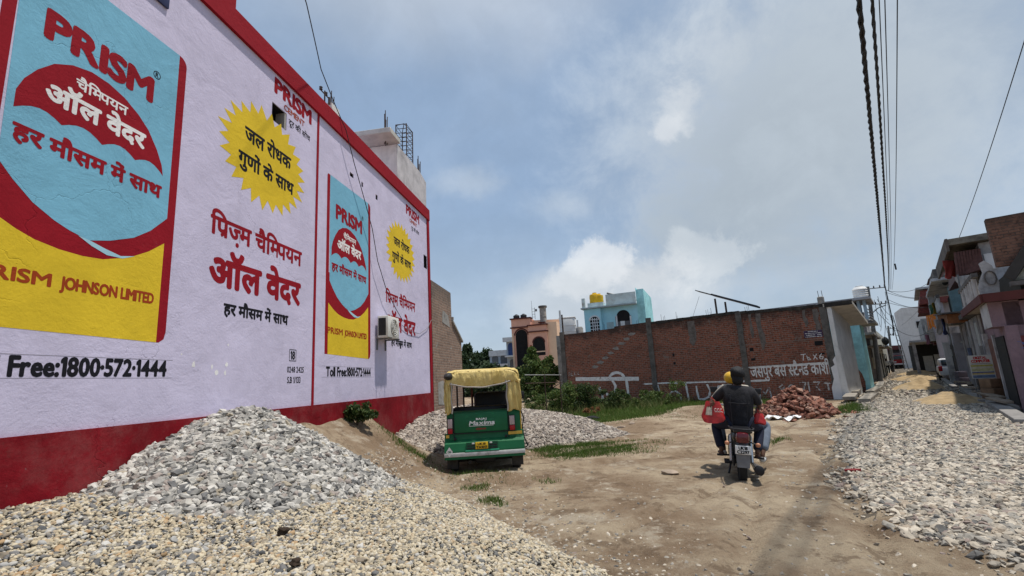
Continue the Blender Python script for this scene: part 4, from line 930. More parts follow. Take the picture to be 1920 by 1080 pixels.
while nb < 285 and tries < 5000:
    tries += 1
    x_ = pc.x + rr.uniform(-1.5, 1.5); y_ = pc.y + .75 + rr.uniform(-1.45, 1.1)
    if (x_ - pc.x) * math.sin(BW_ROT) * -1 + (y_ - pc.y - .75) * math.cos(BW_ROT) > .75: continue
    h_ = pile_h(x_, y_)
    if h_ <= 0.01 and rr.random() > .05: continue
    o = bpy.data.objects.new('brick', rr.choice(bbm)); COL.objects.link(o)
    o.location = (x_, y_, gz(x_, y_) + h_ + .02 + rr.uniform(-.03, .03)); o.rotation_euler = (rr.uniform(-.7, .7), rr.uniform(-.7, .7), rr.uniform(0, 3.14))
    tag(o, 'loose red brick in the tumbled heap below the painted slogan', 'brick', 'bricks tumbled in the heap'); nb += 1
m = MB(); c0 = Vector((pc.x, pc.y + .75)); V_ = [(c0.x, c0.y, gz(c0.x, c0.y) + .74)]
for rad in (.35, .7, 1.0):
    for k in range(14):
        a = 2 * math.pi * k / 14; x_ = c0.x + rad * 1.15 * math.cos(a); y_ = c0.y + rad * .9 * math.sin(a); V_.append((x_, y_, gz(x_, y_) + max(0, pile_h(x_, y_) - .09) - (.05 if rad == 1 else 0)))
F_ = [(0, 1 + k, 1 + (k + 1) % 14) for k in range(14)] + [(1 + r_ * 14 + k, 15 + r_ * 14 + k, 15 + r_ * 14 + (k + 1) % 14, 1 + r_ * 14 + (k + 1) % 14) for r_ in (0, 1) for k in range(14)]
m.add(V_, F_); tag(m.build('brick_rubble', P('brick_rubble', (.14, .055, .04), .95, var=.4, vscale=12, bump=.8)), kind='stuff')

# ------------------------------------------------------------------ houses seen above and beside the wall
def house_frame(px, py, depth, rot):
    p = dp(px, py, depth); return Vector((p.x, p.y, 0)), rot
tankblk = P('black_tank_plastic', (.02, .02, .022), .5)
def arch_pts(x0, x1, z0, zs, n=10):
    c_ = (x0 + x1) / 2; r_ = (x1 - x0) / 2
    return [(x0, z0), (x1, z0), (x1, zs)] + [(c_ + r_ * math.cos(a), zs + r_ * .9 * math.sin(a)) for a in [math.pi * k / n for k in range(1, n)]] + [(x0, zs)]
PINK = plaster('pink_plaster', (0.70, 0.38, 0.28), k=.4); MAROON = P('maroon_trim', (.09, .025, .022), .8); ORANGE_P = plaster('trim_and_sunlit_plaster', (0.76, 0.53, 0.37), k=.4)
p0, rt = house_frame(1000, 700, 60, R(-16)); T_ = lambda x, y: on_plane(x, y, p0, rt)
ph = thing('pink_house', 'pink two storey house with tall dark arch and maroon bands beyond the weeds', 'house', p0, rt)
xL = T_(958, 600)[0]; zt = T_(1000, 596)[1]; zc = T_(1000, 612)[1]
m = MB(); m.box(xL, 0, 0, 4.5, -.2, zt); m.build('tower_wall', PINK, ph)
m = MB(); m.prism([(.003, -.2), (4.4, -.2), (4.4, zt - .35), (.003, zt - .15)], 1.2, 6.0); m.build('side_wall', ORANGE_P, ph)  # paler than the front: sunlight from the right put into its colour
for za in (zt, zc - .05): m = MB(); m.box(xL - .15, .12, -.15, 1.0, za, za + .16); m.build('trim_band', MAROON, ph)
a0, a1 = T_(968, 650)[0], T_(990, 650)[0]
m = MB(); m.flat(arch_pts(a0, a1, .6, T_(980, 628)[1]), -.012); m.build('arched_opening', dark, ph)
m = MB()
ar = arch_pts(a0 - .12, a1 + .12, 1.0, T_(980, 628)[1])[2:]; strokes([ar], .16, -.02, MAROON, ph, name='arch_trim')
m = MB(); m.box(T_(962, 660)[0], T_(965, 660)[0], -.12, -.004, 1.2, T_(963, 626)[1]); m.build('pilaster', ORANGE_P, ph)
wx0, wx1 = T_(993, 650)[0], T_(1031, 650)[0]; wzt = T_(1010, 611)[1]
m = MB(); m.box(.002, wx1, -1.2, 1.15, 2.0, wzt); m.build('front_wall', PINK, ph)
for za in (wzt - .05, T_(1010, 624)[1]): m = MB(); m.box(-.1, wx1 + .15, -1.4, .6, za, za + .13); m.build('trim_band', MAROON, ph)
b0, b1 = T_(1004, 650)[0] * .97, T_(1027, 650)[0] * .97
m = MB(); m.flat(arch_pts(b0, b1, T_(1015, 667)[1], T_(1015, 643)[1]), -1.215); m.build('arched_opening', dark, ph)
strokes([arch_pts(b0, b1, T_(1015, 667)[1], T_(1015, 643)[1])[2:]], .14, -1.225, MAROON, ph, name='arch_trim')
m = MB(); m.box(b0, b1, -1.26, -1.23, T_(1015, 661)[1], T_(1015, 659)[1]); m.box(.05, wx1 + .1, -1.5, -1.21, 2.0, 2.25); m.build('balcony_rail', ORANGE_P, ph)
m = MB(); m.box(T_(998, 650)[0], T_(1002, 650)[0], -1.24, -1.21, T_(1000, 664)[1], T_(1000, 648)[1]); m.build('shutter', P('red_shutter', (.30, .06, .03), .7), ph)
m = MB(); m.box(wx1 - .01, wx1 + 1.2, -.9, 5, -.2, wzt + .25); m.build('side_wall', ORANGE_P, ph)  # same pale colour, carrying the sun on this side
m = MB(); m.box(1.0, 1.55, 1.17, 1.19, zt - 1.6, zt - .7); m.build('window', dark, ph)
m = MB(); m.box(.85, 1.75, .75, 1.19, zt - .62, zt - .5); m.build('window_shade', MAROON, ph)
for k, xa in enumerate((xL + .55, xL + 1.5)):
    q = thing('roof_water_tank', ('black water tank at the left of the pink tower roof', 'black water tank at the right of the pink tower roof')[k], 'water tank', p0 + Vector((math.cos(rt) * xa - math.sin(rt) * .7, math.sin(rt) * xa + math.cos(rt) * .7, zt + .16)), rt, 'black tanks on the pink house')
    m = MB(); m.lathe([(.38, 0), (.42, .1), (.40, .22), (.42, .34), (.38, .42), (.2, .5)], n=14); m.build('barrel', tankblk, q)
    m = MB(); m.lathe([(.16, .5), (.16, .56), (.05, .58)], n=10); m.build('lid', tankblk, q)
q = thing('roof_stair_turret', 'round grey concrete water tower with wide rim on the pink house roof', 'water tower', p0 + Vector((1.75, .9, zt - .4))); m = MB(); m.lathe([(.42, -.6), (.42, 1.75)], n=16); m.build('shaft', conc, q); m = MB(); m.lathe([(.54, 1.75), (.56, 1.9), (.54, 2.0)], n=16); m.build('rim', P('rim_dark', (.1, .095, .09), .9), q)
q = thing('antenna_mast', 'small lattice antenna mast on the pink house roof', 'antenna', p0 + Vector((.35, .6, zt - .1))); m = MB()
for dx_ in (0, .35): m.tube([(dx_, 0, 0), (dx_, 0, 1.5)], .03, 5)
m.tube([(.0, 0, 1.2), (.0, 0, 2.4)], .02, 5)
for k in range(4): m.tube([(0, 0, .3 + k * .35), (.35, 0, .3 + k * .35)], .02, 4)
m.build('mast', steel, q); m = MB(); m.box(.4, .65, -.05, .05, 1.0, 1.3); m.build('panel_antenna', steel, q)

grey_blue = plaster('grey_blue_plaster', (.34, .40, .46), k=.8)
p0, rt = house_frame(960, 700, 75, R(-10)); T_ = lambda x, y: on_plane(x, y, p0, rt)
gh = thing('grey_house', 'pale grey blue house with arched balconies left of the pink tower', 'house', p0, rt)
m = MB(); m.box(T_(918, 680)[0], T_(951, 680)[0], .3, 5, -.2, T_(930, 665)[1]); m.build('left_wing', grey_blue, gh)
m = MB(); m.box(T_(950, 660)[0], T_(975, 660)[0], 0, 5, -.2, T_(955, 641)[1]); m.build('wall', grey_blue, gh)
lt = P('light_parapet', (.55, .58, .60), .85)
m = MB(); m.box(T_(916, 660)[0], T_(951, 660)[0], .1, .28, T_(930, 665)[1] - .2, T_(930, 657)[1]); m.build('roof_parapet', lt, gh)
m = MB(); m.box(T_(945, 660)[0], T_(978, 660)[0], -.7, .1, T_(955, 641)[1], T_(955, 633)[1]); m.build('roof_parapet', lt, gh)
for k, (xa, xb, ya, yb, mt) in enumerate(((953, 964, 666, 648, 'blue'), (921, 933, 683, 670, 'd'), (937, 950, 683, 670, 'd'), (955, 964, 690, 678, 'd'))):
    pts = arch_pts(T_(xa, 660)[0], T_(xb, 660)[0], T_(958, ya)[1], T_(958, yb)[1]); m = MB(); m.flat(pts, -.02 if k in (0, 3) else .28); m.build('arched_window', P('blue_window', (.02, .05, .16), .4) if mt == 'blue' else P('grey_window', (.10, .11, .12), .6), gh)
m = MB(); m.box(T_(948, 660)[0], T_(975, 660)[0], -.9, -.02, T_(955, 668)[1] - .15, T_(955, 667)[1]); m.build('balcony_slab', lt, gh)
m = MB(); m.box(T_(917, 660)[0], T_(951, 660)[0], -.5, .28, T_(930, 687)[1], T_(930, 683)[1]); m.build('balcony_slab', lt, gh)

CYAN = plaster('cyan_plaster', (0.36, 0.66, 0.76), k=.35); TEAL = plaster('turquoise_plaster', (0.36, 0.70, 0.72), k=1.5, mott=.3)
p0, rt = house_frame(1208, 700, 38, R(-22)); T_ = lambda x, y: on_plane(x, y, p0, rt)
ch = thing('cyan_house', 'pale cyan house with arched window and balcony arch behind the brick wall', 'house', p0, rt)
xL = T_(1098, 600)[0]; xm = T_(1129, 600)[0]; zr = T_(1208, 569)[1]
m = MB(); m.box(xm, 0, 0, 5, -.2, zr); m.build('wall', CYAN, ch)
m = MB(); m.box(xL, xm - .001, -.35, 5, -.2, zr - .02); m.build('wing_wall', CYAN, ch)
m = MB(); m.box(.003, .02, -.02, 5.4, -.2, zr + 1.35); m.box(.02, .6, -.02, 5.4, -.2, zr + 1.2); m.build('side_wall', TEAL, ch)
m = MB(); m.prism([(xL - .2, zr), (0.0, zr), (0.0, zr + .10), (xL - .2, zr + .10)], -.6, .8); m.build('roof_slab', P('slab_grey_blue', (.33, .40, .43), .9, var=.2), ch)
par = P('worn_pale_parapet', (.52, .60, .60), .9, var=.15, vscale=2, tint=(.34, .33, .28), tscale=1.5, tcut=(.45, .7))
m = MB(); m.box(T_(1138, 570)[0], .0, -.35, -.2, zr + .102, zr + 1.0); m.build('roof_parapet', par, ch)
m = MB(); m.box(xL - .1, xL + .15, -.45, -.2, zr + .102, zr + .9); m.build('roof_parapet', par, ch)
m = MB(); m.flat(arch_pts(T_(1108, 600)[0], T_(1125, 600)[0], 1.0, T_(1115, 602)[1]), -.37); wn = m.build('arched_window', dark, ch)
gpaths = []
for xx in (1113, 1117, 1121): gpaths.append([(T_(xx, 600)[0], 2.0), (T_(xx, 600)[0], T_(xx, 597)[1])])
for yy in (600, 606, 612, 618): gpaths.append([(T_(1108, 600)[0], T_(1115, yy)[1]), (T_(1125, 600)[0], T_(1115, yy)[1])])
strokes(gpaths, .06, -.385, lt, wn, name='window_grille')
strokes([arch_pts(T_(1107, 600)[0], T_(1126, 600)[0], 1.0, T_(1115, 602)[1])[2:]], .12, -.38, lt, ch, name='arch_trim')
m = MB(); m.flat(arch_pts(T_(1157, 600)[0], T_(1182, 600)[0], T_(1170, 602)[1], T_(1170, 592)[1]), -.012); m.build('arched_opening', dark, ch)
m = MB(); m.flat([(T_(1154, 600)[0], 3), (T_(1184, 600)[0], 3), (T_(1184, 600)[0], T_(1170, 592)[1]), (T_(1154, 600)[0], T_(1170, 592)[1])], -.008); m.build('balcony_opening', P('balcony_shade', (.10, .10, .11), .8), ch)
m = MB(); m.box(T_(1163, 600)[0], T_(1171, 600)[0], -.016, -.013, 2, T_(1167, 602)[1]); m.build('balcony_panel', lt, ch)
for xx in (1156.5, 1183): m = MB(); m.box(T_(xx, 600)[0] - .06, T_(xx, 600)[0] + .06, -.1, -.014, 2.5, T_(xx, 592)[1]); m.build('pillar', lt, ch)
m = MB(); m.box(T_(1137, 600)[0], T_(1150, 600)[0], -.02, -.003, 3.0, T_(1145, 604)[1]); m.build('grey_panel', P('panel_gb', (.30, .42, .45), .8), ch)
for k, (px_, w_) in enumerate(((1113, .45), (1121.5, .34))):
    q = thing('roof_water_tank', ('taller yellow water tank at the left on the cyan house roof', 'shorter yellow water tank at the right on the cyan house roof')[k], 'water tank', p0 + Vector((math.cos(rt) * T_(px_, 570)[0] + .2, math.sin(rt) * T_(px_, 570)[0] + .35, zr + .52)), rt, 'yellow tanks on the cyan house')
    yt = P('yellow_tank', (.66, .40, .015), .5, var=.1)
    m = MB(); m.lathe([(w_ * .92, 0), (w_, .08), (w_ * .97, .25), (w_, .4), (w_ * .97, .6), (w_ * .9, .72 - k * .12), (w_ * .4, .8 - k * .12)], n=16); m.build('barrel', yt, q)
    m = MB(); m.lathe([(w_ * .4, .8 - k * .12), (w_ * .4, .88 - k * .12), (.05, .9 - k * .12)], n=10); m.build('lid', yt, q)
m = MB(); m.box(T_(1102, 570)[0], T_(1131, 570)[0], -.1, 1.2, zr + .102, zr + .5); m.build('tank_base', par, ch)
x0, z0 = T_(1137, 549); x1, z1 = T_(1192, 563)
q = thing('solar_heater_frame', 'sloping dark beam on posts above the cyan house parapet', 'steel frame', p0, rt)
m = MB(); m.tube([(x0, .2, z0), (x1, .2, z1)], .09, 6); m.build('beam', steel, q)
for px_ in (1145, 1157, 1174): xx, zz = T_(px_, 560); f_ = (xx - x0) / (x1 - x0); m = MB(); m.tube([(xx, .2, zr + .1), (xx, .2, z0 + (z1 - z0) * f_)], .04, 5); m.build('post', steel, q)

q = thing('white_water_tank', 'square white water tank standing on a roof left of the cyan house', 'water tank', dp(1065, 700, 34) * Vector((1, 1, 0)), R(-10)); T_ = lambda x, y: on_plane(x, y, q.location, R(-10))
x0, x1, z0, z1 = T_(1049, 610)[0], T_(1079, 610)[0], T_(1064, 628)[1], T_(1064, 597)[1]; wt = P('white_tank', (.74, .73, .70), .6, var=.06)
m = MB(); m.bbox(x0, x1, 0, 1.1, z0, z1, .05); [m.bbox(x0 - .02, x1 + .02, -.02, 1.12, z0 + (z1 - z0) * f_, z0 + (z1 - z0) * f_ + .06, .02) for f_ in (.2, .55)]; m.build('tank', wt, q)
m = MB(); m.bbox(x0 - .03, x1 + .03, -.03, 1.13, z1 + .01, z1 + .12, .04); m.build('lid', wt, q)
m = MB(); m.box(x0 - .3, x1 + .6, 0, 3, -.2, z0 - .01); m.build('support_wall', conc, q)
for k, (px_, ya, yb, mt, r_, lb) in enumerate(((1053, 630, 582, lt, .07, 'white pipe post rising beside the square white tank'), (1056.5, 630, 590, rust, .05, 'dark iron post in front of the square white tank'), (1084, 620, 600, lt, .06, 'short white pipe on the wall right of the white tank'))):
    a = dp(px_, ya, 33); b_ = dp(px_, yb, 33); m = MB(); m.tube([(a.x, a.y, 0), (a.x, a.y, b_.z)], r_, 8); tag(m.build('roof_post', mt), lb, 'post')
a = dp(1087, 622, 31); b_ = dp(1087, 613, 31); m = MB(); m.lathe([(.22, 3.6), (.24, b_.z - .1), (.18, b_.z)], (a.x, a.y, 0), 12); tag(m.build('concrete_stub', conc), 'dark rounded stub on the brick wall top beside a white pipe', 'post')
# ------------------------------------------------------------------ the lane beyond: houses on both sides, poles, wires, end of the street
class Row:
    """a house whose front follows the street; s runs along the street, t across it (to the right)"""
    def __init__(s, name, label, cat, s0, t0): s.o = thing(name, label, cat, st(s0, t0), STREET_ROT); s.s0 = s0; s.t0 = t0
    def box(s, part, mat, s0, s1, t0, t1, z0, z1, bev=0):
        m = MB(); a = (s0 - s.s0, s1 - s.s0, -(t1 - s.t0), -(t0 - s.t0), z0, z1)
        m.bbox(*a, bev) if bev else m.box(*a)
        return m.build(part, mat, s.o)
    def across(s, part, mat, pts, s0, s1):
        """polygon in the cross-street plane (t, z) extruded along the street"""
        m = MB(); m.prism([(-(t - s.t0), z) for t, z in pts], s0 - s.s0, s1 - s.s0, axis='x'); return m.build(part, mat, s.o)
    def along(s, part, mat, pts, t0, t1):
        m = MB(); m.prism([(a - s.s0, z) for a, z in pts], -(t0 - s.t0), -(t1 - s.t0), axis='y'); return m.build(part, mat, s.o)
    def tube(s, part, mat, pts, r, n=6):
        m = MB(); m.tube([(a - s.s0, -(t - s.t0), z) for a, t, z in pts], r, n); return m.build(part, mat, s.o)
PINKW = plaster('dusty_pink_plaster', (.215, .145, .165), k=1.6, mott=.2)
MOSSY = P('mossy_plaster', (.15, .145, .11), .95, var=.4, vscale=3, bump=.5, tint=(.30, .30, .26), tscale=1.5, tcut=(.5, .65))
SOOT = P('sooty_plaster', (.11, .10, .095), .95, var=.4, vscale=2.5, bump=.5, tint=(.25, .24, .23), tscale=1.6, tcut=(.5, .7))
PALEW = P('stained_pale_plaster', (.44, .43, .43), .9, var=.15, vscale=2, bump=.3, tint=(.18, .17, .17), tscale=1.3, tcut=(.47, .7), streak=.6)
LILAC = P('lilac_wash', (.37, .345, .375), .9, var=.12, vscale=2, tint=(.24, .23, .25), tscale=1.3, tcut=(.5, .7), streak=.4)
shut = {k: P('shutter_' + k, c, .6, var=.2, vscale=6, streak=.4) for k, c in dict(brown=(.13, .055, .04), blue=(.10, .13, .20), grey=(.20, .20, .20), red=(.14, .028, .028), pale=(.38, .38, .36), green=(.16, .20, .15)).items()}
shade_in = P('interior_shade', (.02, .019, .018), .9)  # shade of doorways, recesses and balconies given as a near-black colour
wood = P('grey_wood', (.22, .18, .14), .9, var=.3, vscale=8)

a = Row('shop_house', 'dusty pink shop house at the right edge with bare brick parapet and balcony', 'house', 19, 2.05)
a.box('wall', PINKW, 19, 25, 2.26, 8, -.2, 3.0)
a.box('corner_pillar', PINKW, 18.9, 19.3, 2.19, 2.45, -.2, 2.35)
a.box('bay', PINKW, 19.0, 20.6, 1.97, 2.6, 2.34, 3.03)
a.box('bay_front', PALEW, 19.0, 20.6, 1.95, 1.968, 2.345, 3.02)
a.along('balcony_slab', P('slab_beige', (.38, .33, .26), .9, var=.2, tint=(.16, .13, .11)), [(18.7, 3.06), (25, 3.06), (25, 3.16), (18.7, 3.22)], 1.88, 3.2)
a.box('balcony_lip', MAROON, 18.64, 25, 1.82, 1.88, 3.02, 3.26)
a.box('balcony_lip', MAROON, 18.60, 18.70, 1.88, 4.6, 3.02, 3.26)
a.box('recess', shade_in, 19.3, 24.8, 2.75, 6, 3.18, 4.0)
br2 = brick_mat('parapet_brick', (.19, .10, .07), (.12, .065, .05), (.075, .06, .05), msize=.014, gtop=5.6, gk=.6)
a.box('brick_parapet', br2, 19.0, 19.3, 2.36, 8, 4.02, 5.42)
a.across('stair_flight', P('stair_dark', (.05, .045, .042), .9), [(2.42, 3.72), (3.9, 5.85), (3.9, 5.45), (2.6, 3.55)], 18.80, 18.97)
a.across('mossy_wall', MOSSY, [(2.62, 3.55), (3.9, 5.4), (6, 5.4), (6, 3.55)], 18.86, 18.985)
a.box('side_slab', SOOT, 18.7, 18.98, 2.5, 6, 3.40, 3.52)
a.box('door_opening', shade_in, 19.9, 21.7, 2.23, 2.258, .12, 2.1)
a.box('door_frame', PALEW, 21.72, 21.9, 2.18, 2.258, .1, 2.2)
a.box('shutter', shut['brown'], 22.0, 23.4, 2.22, 2.257, .15, 2.1)
a.box('wall_post', PALEW, 23.5, 23.75, 2.13, 2.257, .05, 2.3)
rs_ = a.box('shutter', shut['red'], 18.93, 18.96, 2.34, 3.6, .75, 2.05)
a.box('step', conc, 19.4, 24.5, 1.75, 2.15, -.1, .14)
MSK = [(P('graffiti_' + k, c, .8)) for k, c in dict(b=(.08, .12, .30), y=(.50, .38, .10), w=(.45, .40, .42)).items()]
for k in range(7):
    m = MB(); rr = random.Random(k); m.tube([(-.09, -.35 - .08 * k + rr.uniform(-.05, .05), 1.85 - .14 * k + q * .1 * rr.uniform(-1, 1)) if q % 2 else (-.09, -.45 - .06 * k - .05 * q, 1.8 - .12 * k) for q in range(5)], .014, 5); m.build('graffiti_stroke', MSK[k % 3], rs_)
b2 = Row('tiled_house', 'weathered white house with tiled awning and white twin columns beside the shop house', 'house', 24.8, 2.0)
b2.box('wall', PALEW, 25.0, 32, 2.75, 8, -.2, 5.75)
b2.box('roof_slab', P('dirty_slab', (.20, .175, .14), .95, var=.4, vscale=4, tint=(.07, .06, .05)), 24.6, 32.3, 1.9, 8, 5.78, 6.02)
b2.along('slab_lip', P('dirty_slab_lip', (.13, .11, .095), .95, var=.4), [(24.55, 5.55), (32.3, 5.45), (32.3, 6.04), (24.55, 6.04)], 1.82, 1.90)
tl = P('maroon_tile', (.10, .045, .04), .7, var=.35, vscale=10)
for k in range(9):
    t0_ = 1.98 + k * .085
    b2.tube('awning_tile', tl, [(24.75 + .02 * k, t0_, 4.60 + .02 * k), (24.75, t0_ + .06, 5.5)], .042, 6)
b2.across('awning', tl, [(1.95, 4.55), (2.75, 4.75), (2.75, 5.5), (2.1, 5.45)], 24.78, 30)
for k in range(2): m = MB(); m.lathe([(.13, 3.2), (.15, 3.3), (.10, 3.45), (.10, 4.3), (.15, 4.4), (.15, 4.55)], (24.75 - 24.8, -(2.02 + k * .22 - 2.0), 0), 10); m.build('column', PALEW, b2.o)
b2.tube('hanging_pipe', steel, [(24.5, 1.95, 4.6), (24.45, 1.9, 3.4), (24.5, 2.1, 3.1)], .03)
a.across('balcony_scroll', PALEW, [(1.93, 3.24), (2.32, 3.24), (2.36, 3.6), (2.30, 4.1), (2.16, 4.28), (2.05, 4.22), (2.08, 3.95), (1.99, 3.75), (1.91, 3.5)], 19.3, 19.5)
a.tube('scroll_moulding', SOOT, [(19.26, 2.2 + .12 * math.cos(q), 3.75 + .2 * math.sin(q)) for q in [k * .5 for k in range(14)]], .02)
for k in range(7): a.tube('balcony_baluster', PALEW, [(19.9 + k * .62, 1.90, 3.25), (19.9 + k * .62, 1.90, 3.85)], .06, 8)
a.box('balcony_rail', SOOT, 19.5, 24.4, 1.84, 1.98, 3.86, 3.98)
b2.box('floor_slab', SOOT, 24.4, 32, 1.9, 8, 3.05, 3.22)
b2.box('ground_wall', P('dim_pale_wall', (.30, .30, .31), .9, var=.2, streak=.5), 25, 32, 2.22, 2.74, -.2, 3.04)
for k, (sa, sb, mt) in enumerate(((25.1, 25.9, 'pale'), (26.1, 27.2, 'blue'), (27.4, 28.8, 'brown'), (29.0, 29.5, 'grey'), (29.8, 31.4, 'brown'))):
    b2.box('shutter', shut[mt], sa, sb, 2.18, 2.215, .2, 2.8)
for sa in (25.95, 27.25, 29.6): b2.box('wall_post', PALEW, sa, sa + .14, 2.08, 2.178, .0, 2.95)
b2.along('porch_awning', P('orange_brown_board', (.22, .09, .035), .8, var=.3, vscale=5), [(27.5, 2.95), (34, 3.5), (34, 3.75), (27.5, 3.35)], 1.55, 2.17)
b2.along('porch_roof', SOOT, [(27.3, 3.36), (34.2, 3.76), (34.2, 3.82), (27.3, 3.42)], 1.4, 2.17)
b2.box('step', conc, 25, 33, 1.8, 2.2, -.1, .16)
b2.box('torn_sheet', WHITE_P, 24.95, 24.985, 2.82, 3.1, 4.7, 5.3)
b2.tube('pipe', steel, [(24.9, 2.3, 0), (24.9, 2.3, 3.0)], .03)
c3 = Row('lilac_house', 'pale lilac house with white slab, red shutter box and hanging orange cloth', 'house', 35, 2.0)
c3.box('wall', LILAC, 35, 43, 2.9, 8, -.2, 3.5)
c3.box('front_wall', LILAC, 38.5, 43, 2.2, 2.89, -.2, 2.9)
c3.box('floor_slab', PALEW, 34.5, 44, 1.75, 8, 3.52, 3.7)
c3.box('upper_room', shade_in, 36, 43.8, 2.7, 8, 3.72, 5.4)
c3.box('upper_wall', P('teal_wall', (.13, .21, .23), .9, var=.2), 35, 35.9, 2.3, 8, 3.72, 5.3)
c3.box('corner_column', PALEW, 43, 43.9, 1.7, 2.2, 3.72, 6.0)
c3.box('roof_slab', PALEW, 34.6, 44.3, 1.65, 8, 5.65, 5.8)
c3.box('shutter_box', shut['red'], 41.0, 43.6, 1.95, 3.0, 5.82, 6.5)
c3.across('tiled_hood', tl, [(1.8, 6.5), (3.2, 6.5), (2.9, 7.0), (2.2, 7.0)], 40.6, 44)
c3.box('terrace_wall', SOOT, 34.6, 40, 1.8, 2.0, 5.82, 6.3)
for k in range(6): c3.tube('terrace_baluster', PALEW, [(35 + k * .75, 1.78, 4.1), (35 + k * .75, 1.78, 4.75)], .07, 8)
c3.box('terrace_rail', SOOT, 34.8, 39.8, 1.70, 1.86, 4.76, 4.92)
c3.box('doorway', shade_in, 40.5, 42.5, 2.17, 2.198, .1, 2.3)
c3.box('gate_pillar', PALEW, 38.4, 38.8, 1.7, 2.0, -.1, 2.4)
c3.box('door', shut['grey'], 39.2, 40.0, 2.17, 2.197, .1, 2.2)
cl = MB(); rr = random.Random(5)
for k in range(8): cl.quad((k * .14, .05 * math.sin(k), 0), ((k + 1) * .14, .05 * math.sin(k + 1), 0), ((k + 1) * .14 + .04, .08 * math.sin(k * 2 + 1), -.75 - .12 * math.sin(k + 1)), (k * .14 + .04, .08 * math.sin(k * 2), -.75 - .12 * math.sin(k)))
o = cl.build('hanging_cloth', P('orange_cloth', (.55, .16, .02), .9, var=.2)); o.location = st(36.3, 1.58, 4.0); o.rotation_euler = (0, 0, STREET_ROT + .3); tag(o, 'orange cloth hung over the balcony of the lilac house', 'cloth')
pl_ = None
d4 = Row('red_tiled_house', 'house with two red tiled hoods and a lilac side wall farther down the lane', 'house', 46, 1.9)
d4.box('wall', PALEW, 47.9, 56, 2.6, 8, -.2, 5.6)
d4.box('side_column', LILAC, 47.2, 47.9, 1.8, 2.6, -.2, 5.6)
d4.across('tiled_hood', P('red_tile', (.18, .05, .042), .8, var=.3, vscale=6), [(1.3, 5.5), (3.4, 5.5), (3.0, 6.6), (1.5, 6.5)], 47, 56)
d4.across('lower_hood', MATS['red_tile'], [(1.15, 4.9), (1.9, 4.9), (1.9, 5.45), (1.4, 5.45)], 48, 52)
d4.box('roof_band', PALEW, 46.8, 56.2, 1.25, 3.5, 6.61, 6.75)
d4.box('dark_loggia', shade_in, 48, 55, 2.2, 2.59, 3.4, 4.85)
d4.box('balcony', conc, 47.5, 55, 1.5, 2.2, 2.75, 3.35)
d4.box('gate', shut['green'], 48, 49.2, 2.1, 2.58, .0, 2.4)
d4.box('red_door', shut['red'], 49.6, 51, 2.1, 2.58, .0, 2.5)
d4.box('door_hood', shut['red'], 49.2, 51.4, 1.7, 2.58, 2.5, 2.68)
e5 = Row('grey_block_house', 'grey flat roofed house with a dark carport on the right of the lane end', 'house', 58, 1.0)
e5.box('wall', P('grey_block', (.22, .22, .22), .95, var=.25, vscale=2, tint=(.12, .12, .12)), 60, 76, 1.5, 8, 3.2, 5.2)
e5.box('carport_slab', PALEW, 57.5, 72, .3, 6, 2.98, 3.15)
e5.box('end_wall', P('grey_block_dark', (.13, .13, .13), .95, var=.25), 72, 73, .2, 2, -.2, 2.97)
e5.box('carport_back', shade_in, 70, 71, .6, 6, -.2, 2.97)
e5.box('gate_panel', shut['pale'], 64, 64.1, 1.15, 1.9, .2, 1.7)
e5.box('gate_panel', shut['pale'], 64, 64.1, 2.0, 2.6, .5, 1.8)
e5.box('carport_post', PALEW, 58, 58.3, .45, .7, -.2, 2.97)
e5.box('roof_balcony', conc, 57.5, 62, 1.7, 3.0, 3.8, 4.5)
f6 = Row('tall_white_building', 'tall white rendered building closing the far end of the lane', 'building', 96, -.3)
f6.across('wall', P('white_render', (.54, .54, .54), .9, var=.08, tint=(.46, .46, .46), tscale=.6, tcut=(.5, .7), streak=.3), [(-.6, -.2), (4.5, -.2), (4.5, 9.2), (.4, 9.3), (-.6, 8.6)], 96, 112)
f6.box('window', dark, 95.9, 95.99, 1.8, 2.4, 6, 7)
g7 = Row('far_shed', 'dark red roofed shed at the far end of the lane on the left', 'shed', 104, -3)
g7.box('wall', SOOT, 104, 112, -4.5, -.7, -.2, 3.2); g7.across('roof', P('dull_red_roof', (.17, .06, .055), .8), [(-4.9, 3.1), (-.2, 3.1), (-.3, 3.75), (-4.8, 3.9)], 103.4, 112)
# clutter on the right hand fronts
for H_, ss in ((b2, ((25.5, 2.70), (28.5, 2.70))), (c3, ((37.0, 2.85), (41.5, 2.65)))):
    for sa, tt in ss:
        z0 = 3.6 if H_ is b2 else 1.0
        wn_ = H_.box('window', shade_in, sa, sa + 1.1, tt, tt + .04, z0, z0 + 1.25); fr = H_.box('window_shade', conc, sa - .2, sa + 1.3, tt - .35, tt, z0 + 1.3, z0 + 1.37)
        for k in range(5): g_ = H_.tube('grille_bar', steel, [(sa + .1 + k * .22, tt - .02, z0), (sa + .1 + k * .22, tt - .02, z0 + 1.25)], .015, 4); g_.parent = wn_
for H_, s_, t_, z0, z1 in ((b2, 26.0, 2.02, 0, 2.9), (b2, 29.7, 2.05, 0, 2.9), (c3, 38.6, 2.1, 0, 3.5), (a, 23.9, 2.2, 0, 3.0), (d4, 51.5, 2.0, 0, 4.8)): H_.tube('down_pipe', P('pipe_grey', (.26, .25, .24), .7, var=.2), [(s_, t_, z0), (s_, t_, z1)], .045, 8)
for H_, s_, t_, z_, c_ in ((b2, 28.9, 2.12, 1.5, 'blue'), (b2, 25.98, 2.02, 1.9, 'grey'), (c3, 39.9, 2.12, 1.6, 'pale'), (a, 23.6, 2.05, 1.5, 'grey')): H_.box('meter_box', shut[c_], s_, s_ + .3, t_ - .06, t_ + .04, z_, z_ + .4)
